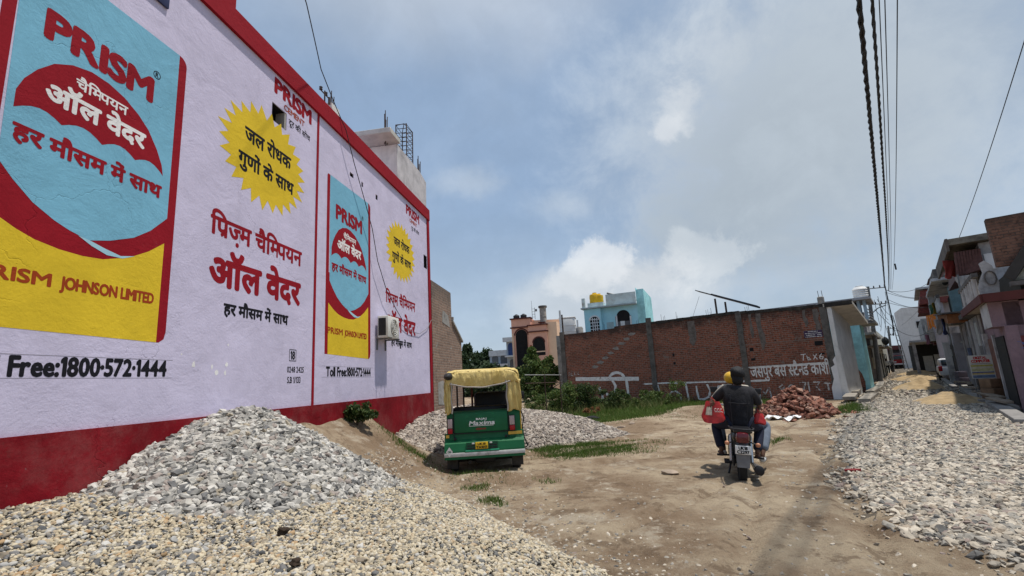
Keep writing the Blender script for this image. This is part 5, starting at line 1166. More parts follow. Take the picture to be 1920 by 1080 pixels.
lr = random.Random(8); LC = [(.35, .06, .05), (.10, .14, .32), (.52, .50, .46), (.45, .30, .05), (.12, .25, .16), (.40, .18, .24)]
for k, (s_, t_, z_, lb) in enumerate(((25.6, 1.86, 5.35, 'red cloth hung under the dirty roof slab of the tiled house'), (29.5, 1.50, 3.3, 'blue cloth hung from the orange brown awning'), (31.6, 1.48, 3.4, 'white cloth hung from the far end of the awning'), (37.8, 1.7, 4.75, 'yellow cloth drying on the lilac house terrace rail'), (39.1, 1.7, 4.75, 'green cloth drying on the lilac house terrace rail'), (49.0, 1.45, 3.3, 'pink cloth over the balcony of the red tiled house'))):
    m = MB(); w_ = .55; VV = [((i / 8 - .5) * w_, .05 * math.sin(i * 1.2 + j) * (j / 8), -(.7 * j / 8) * (1 + .1 * math.sin(i))) for i in range(9) for j in range(9)]
    m.add(VV, [(i * 9 + j, i * 9 + j + 1, (i + 1) * 9 + j + 1, (i + 1) * 9 + j) for i in range(8) for j in range(8)], 0, True); o = m.build('hanging_cloth', P('laundry_%d' % k, LC[k], .9, var=.2)); o.modifiers.new('t', 'SOLIDIFY').thickness = .006
    o.location = st(s_, t_, z_); o.rotation_euler = (0, 0, STREET_ROT + lr.uniform(-.9, -.2)); tag(o, lb, 'cloth')
for k, (s_, t_, lb) in enumerate(((24.4, 1.98, 'stack of dark crates by the signboard'), (33.8, 1.95, 'dark bundle standing below the awning posts'), (22.4, 1.98, 'brown carton before the pink shop shutter'))):
    p_ = st(s_, t_); m = MB(); m.bbox(-.25, .25, -.2, .2, .1, .45, .02); m.bbox(-.2, .24, -.18, .2, .455, .75, .02); o = m.build('crate', P('crate_%d' % k, [(.05, .045, .04), (.08, .07, .09), (.16, .10, .06)][k], .9, var=.3)); o.location = (p_.x, p_.y, gz(p_.x, p_.y) + .05); o.rotation_euler = (0, 0, STREET_ROT + .3 * k); tag(o, lb, 'crate')
# red lorry parked at the far end
lo = thing('lorry', 'red faced lorry parked at the very end of the lane', 'lorry', st(98, -.95), STREET_ROT)
m = MB(); m.bbox(0, 1.9, -1.05, 1.05, .75, 2.1, .12); m.build('cab', P('lorry_red', (.30, .015, .02), .5), lo)
m = MB(); m.bbox(1.95, 6, -1.1, 1.1, .9, 2.5, .05); m.build('cargo_box', P('lorry_grey', (.22, .2, .2), .7), lo)
m = MB(); m.bbox(-.03, .02, -.9, .9, 1.45, 2.0, .02); m.build('windscreen', P('dark_glass', (.03, .05, .065), .15), lo)
for y_ in (-.75, .75): m = MB(); m.lathe([(.45, -.12), (.45, .12)], (.9, y_, .45), 14, axis='y'); m.build('wheel', P('tyre_rubber', (.018, .018, .018), .85), lo)
for y_ in (-.75, .75): m = MB(); m.bbox(-.06, 0, y_ - .15, y_ + .15, 1.0, 1.2, .03); m.build('headlight', P('pale_lens', (.5, .5, .48), .3), lo)
m = MB(); m.bbox(-.12, .05, -1.0, 1.0, .62, .85, .04); m.build('bumper', WHITE_P, lo)
# parked white car seen from behind between the right hand houses
pc_ = thing('parked_car', 'white car with a red tail lamp parked beside the lilac house', 'car', st(43.6, 2.15), STREET_ROT)
m = MB(); m.bbox(0, 3.4, -.72, .72, .30, .95, .14); m.bbox(.15, 2.4, -.62, .62, .85, 1.45, .2); m.build('body', P('car_white', (.62, .62, .63), .3, spec=.5), pc_)
for y_ in (-.60, .60): m = MB(); m.bbox(-.02, .06, y_ - .1, y_ + .1, .62, .95, .02); m.build('tail_lamp', P('lamp_red', (.35, .01, .015), .25), pc_)
m = MB(); m.bbox(.10, .14, -.5, .5, .98, 1.35, .02); m.build('rear_window', MATS['dark_glass'], pc_)
for x_ in (.6, 2.7):
    for y_ in (-.66, .66): m = MB(); m.lathe([(.29, -.09), (.29, .09)], (x_, y_, .28), 14, axis='y'); m.build('wheel', MATS['tyre_rubber'], pc_)

# signboard standing in front of the shops
sg = thing('signboard', 'tall white computer shop signboard with red heading standing before the right hand shops', 'sign', st(23.4, 1.62), STREET_ROT - R(90))
m = MB(); m.box(0, .60, -.02, .02, .78, 1.58); m.build('board', P('sign_white', (.50, .50, .47), .7, var=.1), sg)
for za, zb, c_ in ((1.19, 1.25, (.32, .30, .08)), (1.12, 1.19, (.40, .38, .30)), (1.03, 1.12, (.36, .36, .20)), (.97, 1.01, (.08, .10, .20)), (.92, .97, (.42, .32, .12)), (.80, .90, (.10, .15, .24))):
    m = MB(); m.box(.02, .58, -.026, -.0205, za, zb); m.build('print_band', P('print_%d' % int(za * 100), c_, .7, var=.25, vscale=14), sg)
SGR = P('sign_red', (.40, .02, .02), .7)
lettering('DIGITAL', .13, .47, 1.45, 1.53, -.0225, SGR, sg, .006); lettering('COMPUTER', .06, .54, 1.33, 1.42, -.0225, SGR, sg, .007)
strokes([[(.05, 1.285), (.55, 1.285)]], .012, -.0225, BLACK, sg, name='rule_line')
m = MB(); m.box(.02, .05, -.01, .03, 0, .78); m.build('leg', steel, sg); m = MB(); m.box(.55, .58, -.01, .03, 0, .78); m.build('leg', steel, sg)

# ---- left side of the lane
cy = Row('turquoise_house', 'turquoise plastered house side with bare brick foot beyond the white pier', 'house', 31, -1.8)
tz = [(-8, 3.78), (-1.70, 3.70), (-1.72, 0.0), (-1.95, 0.0), (-1.90, .55), (-1.98, .95), (-2.1, 1.2), (-2.22, 1.45), (-2.6, 1.46), (-8, 1.5)]
cy.across('plastered_wall', TEAL, tz, 30.97, 34)
cy.across('brick_foot', BR_RED, [(-8, -.2), (-1.74, -.2), (-1.74, 1.0), (-2.2, 1.5), (-8, 1.52)], 31.0, 33.9)
cy.box('upper_room', shade_in, 32.0, 34, -8, -1.6, 3.72, 4.7)
for t0_ in (-1.55, -1.30): cy.box('blue_pillar', P('pale_blue_wash', (.40, .52, .60), .9, streak=.4), 31, 31.3, t0_ - .09, t0_ + .05, 3.71, 4.72)
cy.box('roof_slab', PALEW, 30.6, 34, -8, -1.0, 4.73, 4.85)
for k in range(4): cy.tube('balcony_rail', PALEW, [(31.1, -1.25, 3.75 + .17 * k), (34, -1.15, 3.75 + .17 * k)], .022, 6)
cy.box('balcony_slab', conc, 31, 34, -1.8, -1.0, 3.5, 3.62)
cy.box('street_front', SOOT, 31.2, 34, -1.9, -1.725, -.2, 3.49)
q = thing('white_water_tank', 'ribbed white water tank on the roof of the turquoise house', 'water tank', st(31.4, -1.42, 4.85))
m = MB(); m.lathe([(.30, 0)] + [(.35 - .035 * (k % 2), .04 + k * .056) for k in range(10)] + [(.25, .62)], n=18); m.build('barrel', wt, q)
m = MB(); m.lathe([(.18, .62), (.18, .68), (.05, .70)], n=12); m.build('lid', wt, q)
h2 = Row('balcony_house', 'narrow dark house with a cluttered balcony behind the nearest electric pole', 'house', 40, -1.7)
h2.box('wall', SOOT, 40, 52, -7, -2.3, -.2, 5.4); h2.box('balcony_slab', conc, 40, 51, -2.3, -1.5, 3.3, 3.45); h2.box('upper_front', PALEW, 46, 52, -2.3, -2.1, 3.5, 5.3)
for k in range(4): h2.box('louvre', SOOT, 44 + k * 1.6, 44.7 + k * 1.6, -2.3, -1.6, 4.6 + .1 * (k % 2), 4.72 + .1 * (k % 2))
h2.box('awning', conc, 46, 52, -2.3, -1.4, 2.6, 2.72); h2.box('doorway', shade_in, 42, 44.5, -2.3, -2.27, 0, 2.4); h2.box('wall_poster', P('poster_cream', (.42, .40, .28), .8), 49, 50.4, -2.3, -2.26, .9, 1.8)
m = MB(); m.lathe([(.0, 0), (.22, .03), (.34, .10), (.36, .14), (.2, .08), (0, .05)], n=14); o = m.build('satellite_dish', P('dish_dark', (.04, .045, .045), .5)); o.location = st(50.5, -1.15, 3.1); o.rotation_euler = (R(90), 0, STREET_ROT + R(140)); tag(o, 'dark round satellite dish fixed on the left hand house', 'satellite dish')
h3 = Row('cream_row_house', 'pale cream row of two low houses farther along the left of the lane', 'house', 54, -1.8)
h3.box('wall', P('cream_wash', (.42, .41, .34), .9, var=.15, tint=(.22, .21, .19), streak=.5), 54, 78, -7, -2.0, -.2, 4.4); h3.box('awning', conc, 54, 66, -2.0, -1.2, 2.7, 2.82)
for k in range(4): h3.box('doorway', shade_in, 56 + 5 * k, 58 + 5 * k, -2.0, -1.97, 0, 2.2)
h4 = Row('far_row_house', 'grey house row beside the second electric pole at the far left of the lane', 'house', 80, -1.9)
h4.box('wall', PALEW, 80, 102, -7, -2.5, -.2, 3.8); h4.box('parapet', SOOT, 80, 102, -2.7, -2.45, 3.81, 4.3); h4.box('doorway', shade_in, 84, 87, -2.5, -2.46, 0, 2.2)

POLE = P('pole_concrete', (.20, .19, .175), .9, var=.2, vscale=5, tint=(.09, .085, .08))
def pole(s, t, h, lean, arms, label):
    o = thing('electric_pole', label, 'electric pole', st(s, t), STREET_ROT, 'electric poles along the lane')
    m = MB(); m.tube([(0, 0, -.3), (0, lean * -1.0, h)], [.17, .10], 8); m.build('pole', POLE, o)
    for z_, ln in arms:
        y0 = -lean * z_ / h
        m = MB(); m.tube([(0, y0 + .15, z_), (0, y0 - ln, z_ - .05)], .035, 6); arm = m.build('cross_arm', steel, o)
        for f_ in (.35, .7, .97): m = MB(); m.lathe([(.03, 0), (.05, .04), (.03, .09), (.045, .13), (.0, .17)], (0, y0 - ln * f_, z_ + .0), 8); m.build('insulator', MATS['porcelain'], arm)
    return o
p1 = pole(43, -1.8, 6.85, .36, ((6.7, 1.0), (5.55, .95)), 'nearest concrete electric pole with two cross arms on the left of the lane')
m = MB(); m.tube([(0, -.9 - .45, 6.75), (0, -.95 - .42, 4.2), (.1, -.85 - .4, 3.2)], .04, 6); m.build('down_cable', cable_m, p1)
m = MB(); m.bbox(-.2, .2, .02, .35, 5.7, 6.6, .05); m.build('fuse_box', P('rusty_box', (.10, .085, .075), .9, var=.3), p1)
m = MB(); m.tube([(0, -.3, 4.9), (-.3, -.7, 5.2), (-.4, -1.2, 5.35)], .035, 6); m.build('street_lamp_arm', steel, p1)
pole(75, -1.7, 5.6, .42, ((5.3, .6), (4.5, .5)), 'second electric pole farther down the left of the lane')
lt_ = thing('lattice_pole', 'grey steel lattice pole before the tall white building', 'pole', st(86, -.4), STREET_ROT); m = MB()
for dx_ in (-.2, .2): m.tube([(0, dx_, -.2), (0, dx_ * .6 + .45, 7.6)], .06, 5)
for k in range(10): m.tube([(0, -.2 + .05 * k, .4 + .7 * k), (0, .2 + .05 * k, .75 + .7 * k)], .03, 4)
m.build('mast', steel, lt_)

# people far down the lane
# (the walking figures are built with the riders below)

# ---- overhead lines
def twisted(name, pa, pb, sag, r, tw, label, group):
    """bundle of insulated conductors wound round each other"""
    base = sagged(pa, pb, sag, 150); m = MB(); d = (Vector(pb) - Vector(pa)).normalized(); u = d.cross(Vector((0, 0, 1))).normalized(); v_ = d.cross(u)
    L_ = (Vector(pb) - Vector(pa)).length
    for k in range(3):
        m.tube([p + (u * math.cos(2 * math.pi * (L_ * i / 150 / tw) + k * 2.09) + v_ * math.sin(2 * math.pi * (L_ * i / 150 / tw) + k * 2.09)) * r for i, p in enumerate(base)], r * .75, 5)
    return tag(m.build(name, cable_m), label, 'cable', group)
OG = 'overhead cables along the lane'
twisted('overhead_cable', st(-4, .53, 6.75), st(43, -.48, 6.62), .25, .026, 1.1, 'thickest twisted black overhead bundle running up the lane', OG)
twisted('overhead_cable', st(-4, .62, 6.80), st(43, -.30, 6.35), .62, .017, .9, 'second thinner twisted black bundle just right of the thickest one', OG)
for k, (ta, tb, za, zb, sg_) in enumerate(((.74, -.20, 6.9, 6.45, .30), (.80, -.16, 6.95, 6.45, .42), (.93, -.10, 6.9, 6.4, .55))):
    cable('overhead_wire', sagged(st(-4, ta, za), st(43, tb, zb), sg_, 40), .0075, ('thin overhead wire left of three beside the twisted bundles', 'thin overhead wire in the middle of three beside the twisted bundles', 'thin overhead wire right of three beside the twisted bundles')[k], OG, cat='wire')
cw = dp(1679, 500, 24); m = MB(); m.bbox(-.03, .03, -.03, .03, -.16, .16, .015); o = m.build('cable_clamp', cable_m); o.location = cw; tag(o, 'small black clamp on the thin overhead wires', 'clamp')
cable('house_wire', sagged(dp(1932, 40, 9.5), dp(1762, 528, 31), .35, 30), .011, 'long thin wire dropping from upper right to the roofs on the right', 'wires to the houses', cat='wire')
cable('house_wire', sagged(dp(1762, 528, 31), dp(1690, 610, 58), .3, 20), .012, 'dark wire continuing from the tiled roofs down the lane', 'wires to the houses', cat='wire')
ends = [((1661, 543), (1755, 548), .5), ((1661, 548), (1758, 556), .3), ((1662, 560), (1750, 572), .4), ((1661, 566), (1745, 575), .2), ((1640, 580), (1742, 620), 1.0), ((1664, 545), (1790, 470), 1.1)]
for k, (qa, qb, sg_) in enumerate(ends):
    cable('crossing_wire', sagged(dp(*qa, 33), dp(*qb, 36), sg_, 18), .014, 'thin wire slung across the lane from the nearest pole to the right hand houses', 'wires slung across the lane', cat='wire')
rr = random.Random(12)
for k in range(7):
    a_ = dp(1640 + rr.uniform(-4, 22), 545 + rr.uniform(0, 40), 34); b_ = dp(1655 + rr.uniform(-8, 20), 620 + rr.uniform(-30, 40), 44)
    cable('slack_wire', sagged(a_, b_, rr.uniform(.2, .9), 14), .016, 'slack tangled wire hanging under the nearest pole arms', 'tangled wires at the pole', cat='wire')
o = satellite = bpy.data.objects['satellite_dish'].copy(); COL.objects.link(o); o.location = dp(1779, 524, 26.5); o.rotation_euler = (R(70), 0, STREET_ROT + R(150)); tag(o, 'round dark satellite dish on the terrace of the lilac house', 'satellite dish')

# ---- drain covers and kerbs
slabm = P('drain_slab_concrete', (.27, .24, .20), .92, var=.22, vscale=3, bump=.4, tint=(.13, .115, .095), tscale=2)
def slab(s0, s1, t0, t1, z, label, rot=0.0, th=.14, mat=slabm, name='drain_slab', cat='concrete slab', grp='concrete slabs over the roadside drain'):
    c_ = st((s0 + s1) / 2, (t0 + t1) / 2); o = thing(name, label, cat, (c_.x, c_.y, gz(c_.x, c_.y) + z - .1), STREET_ROT + rot, grp)
    m = MB(); m.bbox(-(s1 - s0) / 2, (s1 - s0) / 2, -(t1 - t0) / 2, (t1 - t0) / 2, -.0, th, .012, seg=1); q_ = m.build('slab', mat, o)
    return o
slab(23.6, 26.2, -2.35, -1.92, .22, 'broad concrete slab lying nearest at the foot of the white pier', R(2))
slab(23.0, 27.2, -1.72, -1.32, .16, 'long concrete slab beside the road across the drain from the white pier', R(-1))
slab(27.0, 31.0, -2.30, -2.02, .24, 'concrete slab below the turquoise house behind the pier slab', R(1))
slab(28.2, 33.5, -1.72, -1.38, .18, 'concrete slab running past the foot of the nearest pole', R(-2))
slab(35, 41, -1.78, -1.42, .15, 'far concrete slab beyond the nearest electric pole', R(1))
dr = MB(); pts = [st(s_, t_) for s_, t_ in ((22.5, -1.95), (42, -2.05), (42, -1.70), (22.5, -1.68))]
dr.add([(p.x, p.y, gz(p.x, p.y) + .02) for p in pts], [(0, 1, 2, 3)]); tag(dr.build('drain', P('dark_drain', (.025, .024, .022), .4)), kind='structure')  # flat near-black strip along the line of the drain
for k, (s0, s1, t0, t1, lb) in enumerate(((15.5, 21.5, 1.62, 1.95, 'long concrete drain edge nearest on the right of the road'), (22, 31, 1.55, 1.82, 'long concrete drain edge below the signboard'), (31.5, 45, 1.42, 1.66, 'farther concrete drain edge along the right hand houses'), (15.0, 19.0, 2.35, 2.8, 'concrete step slab at the right edge before the pink wall'))):
    slab(s0, s1, t0, t1, .14, lb, R((-.6, -.4, -.5, 0)[k]), .13, P('kerb_grey', (.22, .205, .19), .92, var=.25, tint=(.10, .09, .08)), 'drain_kerb', 'kerb', 'concrete edges along the right hand drain')
dr = MB(); pts = [st(s_, t_) for s_, t_ in ((15, 1.95), (45, 1.7), (45, 2.0), (15, 2.3))]
dr.add([(p.x, p.y, gz(p.x, p.y) + .02) for p in pts], [(0, 1, 2, 3)]); tag(dr.build('drain', MATS['dark_drain']), kind='structure')
rr = random.Random(31)
for k in range(6):
    s_ = 20 + k * 2.1; c_ = st(s_, 1.95 + rr.uniform(-.12, .12)); m = MB(); m.bbox(-.75, .75, -.09, .09, 0, .07, .01, seg=1); o = m.build('timber_plank', wood); o.location = (c_.x, c_.y, gz(c_.x, c_.y) + .24 + .02 * k); o.rotation_euler = (rr.uniform(-.1, .1), rr.uniform(-.1, .1), STREET_ROT + rr.uniform(-.5, .5))
    tag(o, 'loose grey plank laid across the right hand drain', 'plank', 'planks over the drain')
# ------------------------------------------------------------------ three-wheeler taxi
GRN = P('taxi_green', (.008, .112, .042), .5, var=.15, vscale=2.5, spec=.28, tint=(.045, .085, .05), tscale=1.8, tcut=(.58, .78), bump=.03, bscale=6)
GRN_L = P('taxi_green_lip', (.03, .26, .14), .4, var=.1)
RUB = MATS['tyre_rubber']; BLKP = P('black_plastic', (.018, .018, .02), .55, var=.2)
CAN = bpy.data.materials.new('yellow_canvas'); CAN.use_nodes = True; t = NT(CAN.node_tree); b = t.n['Principled BSDF']; co = t.new('ShaderNodeTexCoord').outputs['Object']
c = t.mix(t.smooth(t.noise(co, 2.5, 6, .65), .3, .7), (.54, .39, .11), (.68, .53, .21))
sp = t.new('ShaderNodeSeparateXYZ'); t.link(co, sp.inputs[0])
c = t.mix(t.smooth(t.noise(co, 9, 5, .7, w=3), .55, .75, 0, .5), c, (.36, .23, .07))
c = t.mix(t.smooth(t.noise(co, 3.5, 5, .7, w=8), .60, .72, 0, .5), c, (.70, .60, .36))
t.link(c, b.inputs['Base Color']); b.inputs['Roughness'].default_value = .55; b.inputs['Specular IOR Level'].default_value = .35
bp = t.new('ShaderNodeBump'); bp.inputs['Strength'].default_value = 1.0; bp.inputs['Distance'].default_value = .045
mp = t.new('ShaderNodeMapping'); mp.inputs['Scale'].default_value = (9, 9, 1.6); t.link(co, mp.inputs[0])
t.link(t.math('ADD', t.noise(mp.outputs[0], 1.0, 4, .6, dist=.8), t.math('MULTIPLY', t.noise(co, 5, 4, .6), .6)), bp.inputs['Height']); t.link(bp.outputs[0], b.inputs['Normal'])
ROPE = P('grey_rope', (.34, .31, .28), .9, var=.2)
rz = gz(-.68, 9.5)
RK = thing('auto_rickshaw', 'green three-wheeler taxi with yellow canvas hood parked on the soil', 'auto rickshaw', (-.665, 9.17, rz - .03), R(3.5))
m = MB()
m.bbox(-.70, .70, .02, 1.55, .36, .77, .07); m.bbox(-.685, .685, .03, .95, .72, 1.15, .05)
m.bbox(-.66, .66, 1.5, 2.15, .32, .95, .09); m.bbox(-.40, .40, 2.0, 2.62, .40, .98, .16); m.bbox(-.64, .64, .9, 2.0, .30, .42, .03)
body = m.build('body', GRN, RK)
m = MB(); m.bbox(-.545, .445, -.012, .05, .775, 1.125, .02); gate = m.build('tailgate', GRN, RK)
m = MB(); m.bbox(-.32, .22, -.020, -.008, .885, 1.005, .01); m.build('badge_panel', P('taxi_green_dark', (.008, .112, .042), .35), gate)
m = MB(); m.box(-.545, .445, -.006, .03, .757, .772); m.build('gate_gap', BLKP, RK)
for x_ in (-.556, .45): m = MB(); m.box(x_, x_ + .010, -.004, .03, .42, 1.12); m.build('gate_gap', BLKP, RK)
m = MB(); m.prism([(.03, .77), (.02, .66), (-.075, .60), (-.10, .47), (-.10, .33), (.10, .31), (.10, .77)], -.725, .725, axis='x'); bump_ = m.build('bumper', GRN, RK)
m = MB(); m.bbox(-.73, .73, -.118, -.10, .375, .445, .008); m.build('silver_strip', P('silver_tape', (.50, .50, .49), .45, var=.15, vscale=9, tint=(.28, .27, .25), tscale=5), bump_)
m = MB(); m.box(-.33, .24, -.109, -.085, .47, .61); rec = m.build('plate_recess', P('recess_green', (.008, .075, .035), .5), bump_)
m = MB(); m.bbox(-.355, .265, -.125, -.10, .447, .478, .01); m.build('recess_lip', GRN_L, bump_)
for xa, xb in ((-.31, -.18), (.09, .22)):
    for za in (.50, .545): m = MB(); m.box(xa, xb, -.115, -.110, za, za + .018); m.build('vent_slot', BLKP, bump_)
for x_ in (-.205, .115): m = MB(); m.bbox(x_ - .025, x_ + .025, -.128, -.110, .578, .605, .008); m.build('plate_lamp', P('pale_lens', (.5, .5, .48), .3), bump_)
m = MB(); m.bbox(-.165, .062, -.128, -.112, .492, .612, .005); plate = m.build('number_plate', P('plate_yellow', (.66, .42, .02), .5), RK)
lettering('UK18', -.125, .022, .562, .600, -.1295, BLACK, plate, .0022); lettering('TA1017', -.150, .048, .503, .543, -.1295, BLACK, plate, .0022)
LRED = P('lamp_red', (.35, .01, .015), .25); LPINK = P('lamp_clear_pink', (.42, .33, .32), .3)
for xa, xb in ((-.66, -.575), (.475, .57)):
    m = MB(); m.bbox(xa - .008, xb + .008, -.025, .05, .765, 1.045, .012); l_ = m.build('tail_light', BLKP, RK)
    m = MB(); m.bbox(xa, xb, -.04, -.02, .775, .865, .01); m.build('red_lens', LRED, l_)
    m = MB(); m.bbox(xa, xb, -.04, -.02, .872, 1.035, .01); m.build('clear_lens', LPINK, l_)
m = MB(); m.box(.445, .70, -.006, .012, .70, .752); m.build('yellow_reflector', P('reflector_yellow', (.60, .38, .06), .4), RK)
m = MB(); m.box(-.70, -.64, -.006, .012, .70, .752); m.build('yellow_reflector', MATS['reflector_yellow'], RK)
m = MB(); m.box(.684, .704, .06, .12, .50, 1.1); m.build('side_tape', MATS['reflector_yellow'], RK)
for x_ in (-.53, .40): m = MB(); m.bbox(x_ - .02, x_ + .02, -.03, .02, .655, .70, .008); m.build('gate_latch', BLKP, RK)
m = MB(); q = [(0, -.085), (.06, 0), (0, .085), (-.06, 0)]; m.flat([(-.635 + a, .47 + b_) for a, b_ in q], -.122); dm = m.build('diamond_sticker', WHITE_P, RK)
lettering('CNG', -.668, -.602, .455, .488, -.1230, P('sticker_green', (.02, .10, .06), .6), dm, .002)
# lettering on the tailgate
LW = P('letter_white', (.74, .74, .72), .5)
lettering('BAJAJ', -.14, .055, .995, 1.025, -.0215, LW, gate, .003)
lettering('Maxima', -.275, .205, .905, .975, -.0215, LW, gate, .0042, slant=.25)
strokes([[(-.27, .888), (.18, .888)]], .010, -.0215, LW, gate, name='underline')
strokes([[(-.15, .832), (.04, .832)]], .030, -.0135, P('faded_red_letter', (.20, .045, .025), .7), gate, name='faded_marking', wob=.5)
# hood: canvas skin over hoops, with an open rear window
nu, nv = 34, 22; V = np.zeros((nv + 1, nu + 1, 3))
for j in range(nv + 1):
    fv = j / nv
    for i in range(nu + 1):
        u = i / nu * 2 - 1; a = math.copysign(abs(u) ** .9, u) * math.pi / 2 * 1.0
        ex = .27; cx = math.copysign(abs(math.sin(a)) ** ex, a) * .705; zz = 1.60 + .335 * (max(0, math.cos(a)) ** ex)
        yy = -.04 + 2.15 * fv
        drop = .05 * (1 - sstep(0, .10, np.array(fv))) + .06 * float(sstep(.8, 1.0, np.array(fv)))
        sag = -.018 * math.sin(fv * 3 * math.pi) ** 2 * math.cos(a)
        V[j, i] = (cx * (1 - .02 * (fv < .02)), yy, zz - drop + sag + .010 * math.sin(i * 1.3 + j * .9) * .6)
idx = np.arange(V[..., 0].size).reshape(nv + 1, nu + 1)
F_ = np.stack([idx[:-1, :-1].ravel(), idx[:-1, 1:].ravel(), idx[1:, 1:].ravel(), idx[1:, :-1].ravel()], 1)
hood = link_mesh('canopy', np_mesh('canopy', V.reshape(-1, 3), F_, True), CAN, RK); sd_ = hood.modifiers.new('thickness', 'SOLIDIFY'); sd_.thickness = .012
# rear valance hanging from the hood edge, sagging in the middle
nx_ = 40; VV = []; top_ = []
for i in range(nx_ + 1):
    x_ = -.70 + 1.40 * i / nx_; u = x_ / .70; zt_ = 1.60 + .285 * max(0, 1 - abs(u) ** 6) ** .35
    zb = 1.665 - .085 * math.sin(math.pi * min(1, max(0, (x_ + .60) / 1.1))) + .012 * math.sin(i * 1.7) - (.02 if abs(u) > .85 else 0)
    for j in range(9):
        f_ = j / 8; bul = .022 * math.sin(math.pi * f_ * .9) + .009 * math.sin(i * .9 + j * .6) + .006 * math.sin(i * 2.3 - j * .8)
        VV.append((x_, -.045 - bul, zt_ + (min(zb, zt_ - .01) - zt_) * f_))
F_ = [(i * 9 + j, i * 9 + j + 1, (i + 1) * 9 + j + 1, (i + 1) * 9 + j) for i in range(nx_) for j in range(8)]
o = link_mesh('rear_valance', np_mesh('rear_valance', VV, F_, True), CAN, RK); o.modifiers.new('thickness', 'SOLIDIFY').thickness = .008
def flap(x0, x1, name='corner_flap', seed=0):
    rr = random.Random(seed); VV = []; n_, k_ = 10, 14
    for i in range(n_ + 1):
        for j in range(k_ + 1):
            x_ = x0 + (x1 - x0) * i / n_; z_ = 1.13 + .56 * j / k_ + (.02 * math.sin(i * .8 + seed) if j == 0 else 0)
            VV.append((x_ + .012 * math.sin(j * .7 + i), -.030 - .022 * math.sin(i * 1.5 + seed + .12 * j) - .02 * math.sin(math.pi * j / k_), z_))
    k1 = k_ + 1
    F_ = [(i * k1 + j, i * k1 + j + 1, (i + 1) * k1 + j + 1, (i + 1) * k1 + j) for i in range(n_) for j in range(k_)]
    o = link_mesh(name, np_mesh(name, VV, F_, True), CAN, RK); o.modifiers.new('thickness', 'SOLIDIFY').thickness = .008
flap(-.705, -.575, seed=1); flap(.455, .712, seed=4)
for sx, ya, yb in ((-.704, -.03, .42), (.704, -.03, .55)):
    VV = [(sx + .012 * math.sin(i * 1.3 + j * .5), ya + (yb - ya) * i / 8, 1.13 + .52 * j / 8) for i in range(9) for j in range(9)]
    F_ = [(i * 9 + j, i * 9 + j + 1, (i + 1) * 9 + j + 1, (i + 1) * 9 + j) for i in range(8) for j in range(8)]
    o = link_mesh('side_curtain', np_mesh('side_curtain', VV, F_, True), CAN, RK); o.modifiers.new('thickness', 'SOLIDIFY').thickness = .008
m = MB(); m.tube([(-.60 + 1.13 * i / 20, -.075, 1.665 - .085 * math.sin(math.pi * i / 20) + .004 * math.sin(i)) for i in range(21)], .013, 6); m.build('hem_rope', ROPE, RK)
for x_ in (-.572, .452): m = MB(); m.tube([(x_ + .01 * math.sin(k), -.062, 1.13 + .056 * k) for k in range(11)], .014, 6); m.build('hem_rope', ROPE, RK)
m = MB(); m.blob((-.62, .02, 1.805), .095, .25, .075, 3, .10); m.build('rolled_flap', BLKP, RK)
# frame, seats and things seen through the rear window
redp = P('dark_red_tube', (.10, .025, .018), .6)
for x_, y_, mt, r_ in ((-.40, .95, BLKP, .018), (-.24, 1.35, redp, .024), (.60, .95, BLKP, .018), (-.60, 2.05, BLKP, .02), (.60, 2.05, BLKP, .02)): m = MB(); m.tube([(x_, y_, .8), (x_, y_ + .03, 1.68)], r_, 7); m.build('frame_post', mt, RK)
SEAT = P('black_vinyl', (.012, .012, .013), .45, var=.2)
m = MB(); m.bbox(-.60, .60, .42, .62, .80, 1.22, .06); m.bbox(-.60, .60, .55, .98, .62, .80, .05); m.build('passenger_seat', SEAT, RK)
m = MB(); m.bbox(-.20, .54, 1.22, 1.40, .80, 1.47, .13); m.bbox(-.2, .5, 1.4, 1.75, .62, .78, .05); m.build('driver_seat', SEAT, RK)
m = MB(); m.box(-.58, .58, 2.06, 2.075, 1.0, 1.06); m.box(-.58, .58, 2.06, 2.075, 1.60, 1.66); m.build('windscreen_frame', BLKP, RK)
m = MB(); m.tube([(-.28, 1.85, 1.02), (.0, 1.9, 1.08), (.28, 1.85, 1.02)], .016, 6); m.build('handlebar', BLKP, RK)
m = MB(); m.tube([(.70, 1.9, 1.25), (.84, 1.95, 1.32)], .012, 5); m.bbox(.80, .92, 1.93, 1.96, 1.25, 1.42, .012); m.build('mirror', BLKP, RK)
m = MB(); m.tube([(.715, .25, 1.10), (.76, .24, .95), (.72, .22, .80), (.745, .2, .62), (.80, .16, .46), (.77, .14, .44)], .013, 5); m.build('loose_strap', BLKP, RK)
for x_ in (-.585, .585):
    m = MB(); m.lathe([(.12, -.075), (.215, -.075), (.245, -.045), (.25, 0), (.245, .045), (.215, .075), (.12, .075)], (x_, .42, .235), 24, axis='x'); w_ = m.build('wheel', RUB, RK)
    m = MB(); m.lathe([(.03, -.05), (.118, -.055), (.118, .055), (.03, .05)], (x_, .42, .235), 16, axis='x'); m.build('rim', steel, w_)
m = MB(); m.lathe([(.12, -.06), (.20, -.06), (.235, -.03), (.235, .03), (.20, .06), (.12, .06)], (0, 2.35, .225), 24, axis='x'); w_ = m.build('wheel', RUB, RK)
m = MB(); m.lathe([(.03, -.05), (.118, -.05), (.118, .05), (.03, .05)], (0, 2.35, .225), 16, axis='x'); m.build('rim', steel, w_)
MUD = P('dusty_rubber', (.045, .04, .035), .9, var=.4, vscale=8)
for xa, xb in ((-.70, -.50), (.49, .70)): m = MB(); m.bbox(xa, xb, .10, .115, .14, .36, .005); m.build('mud_flap', MUD, RK)
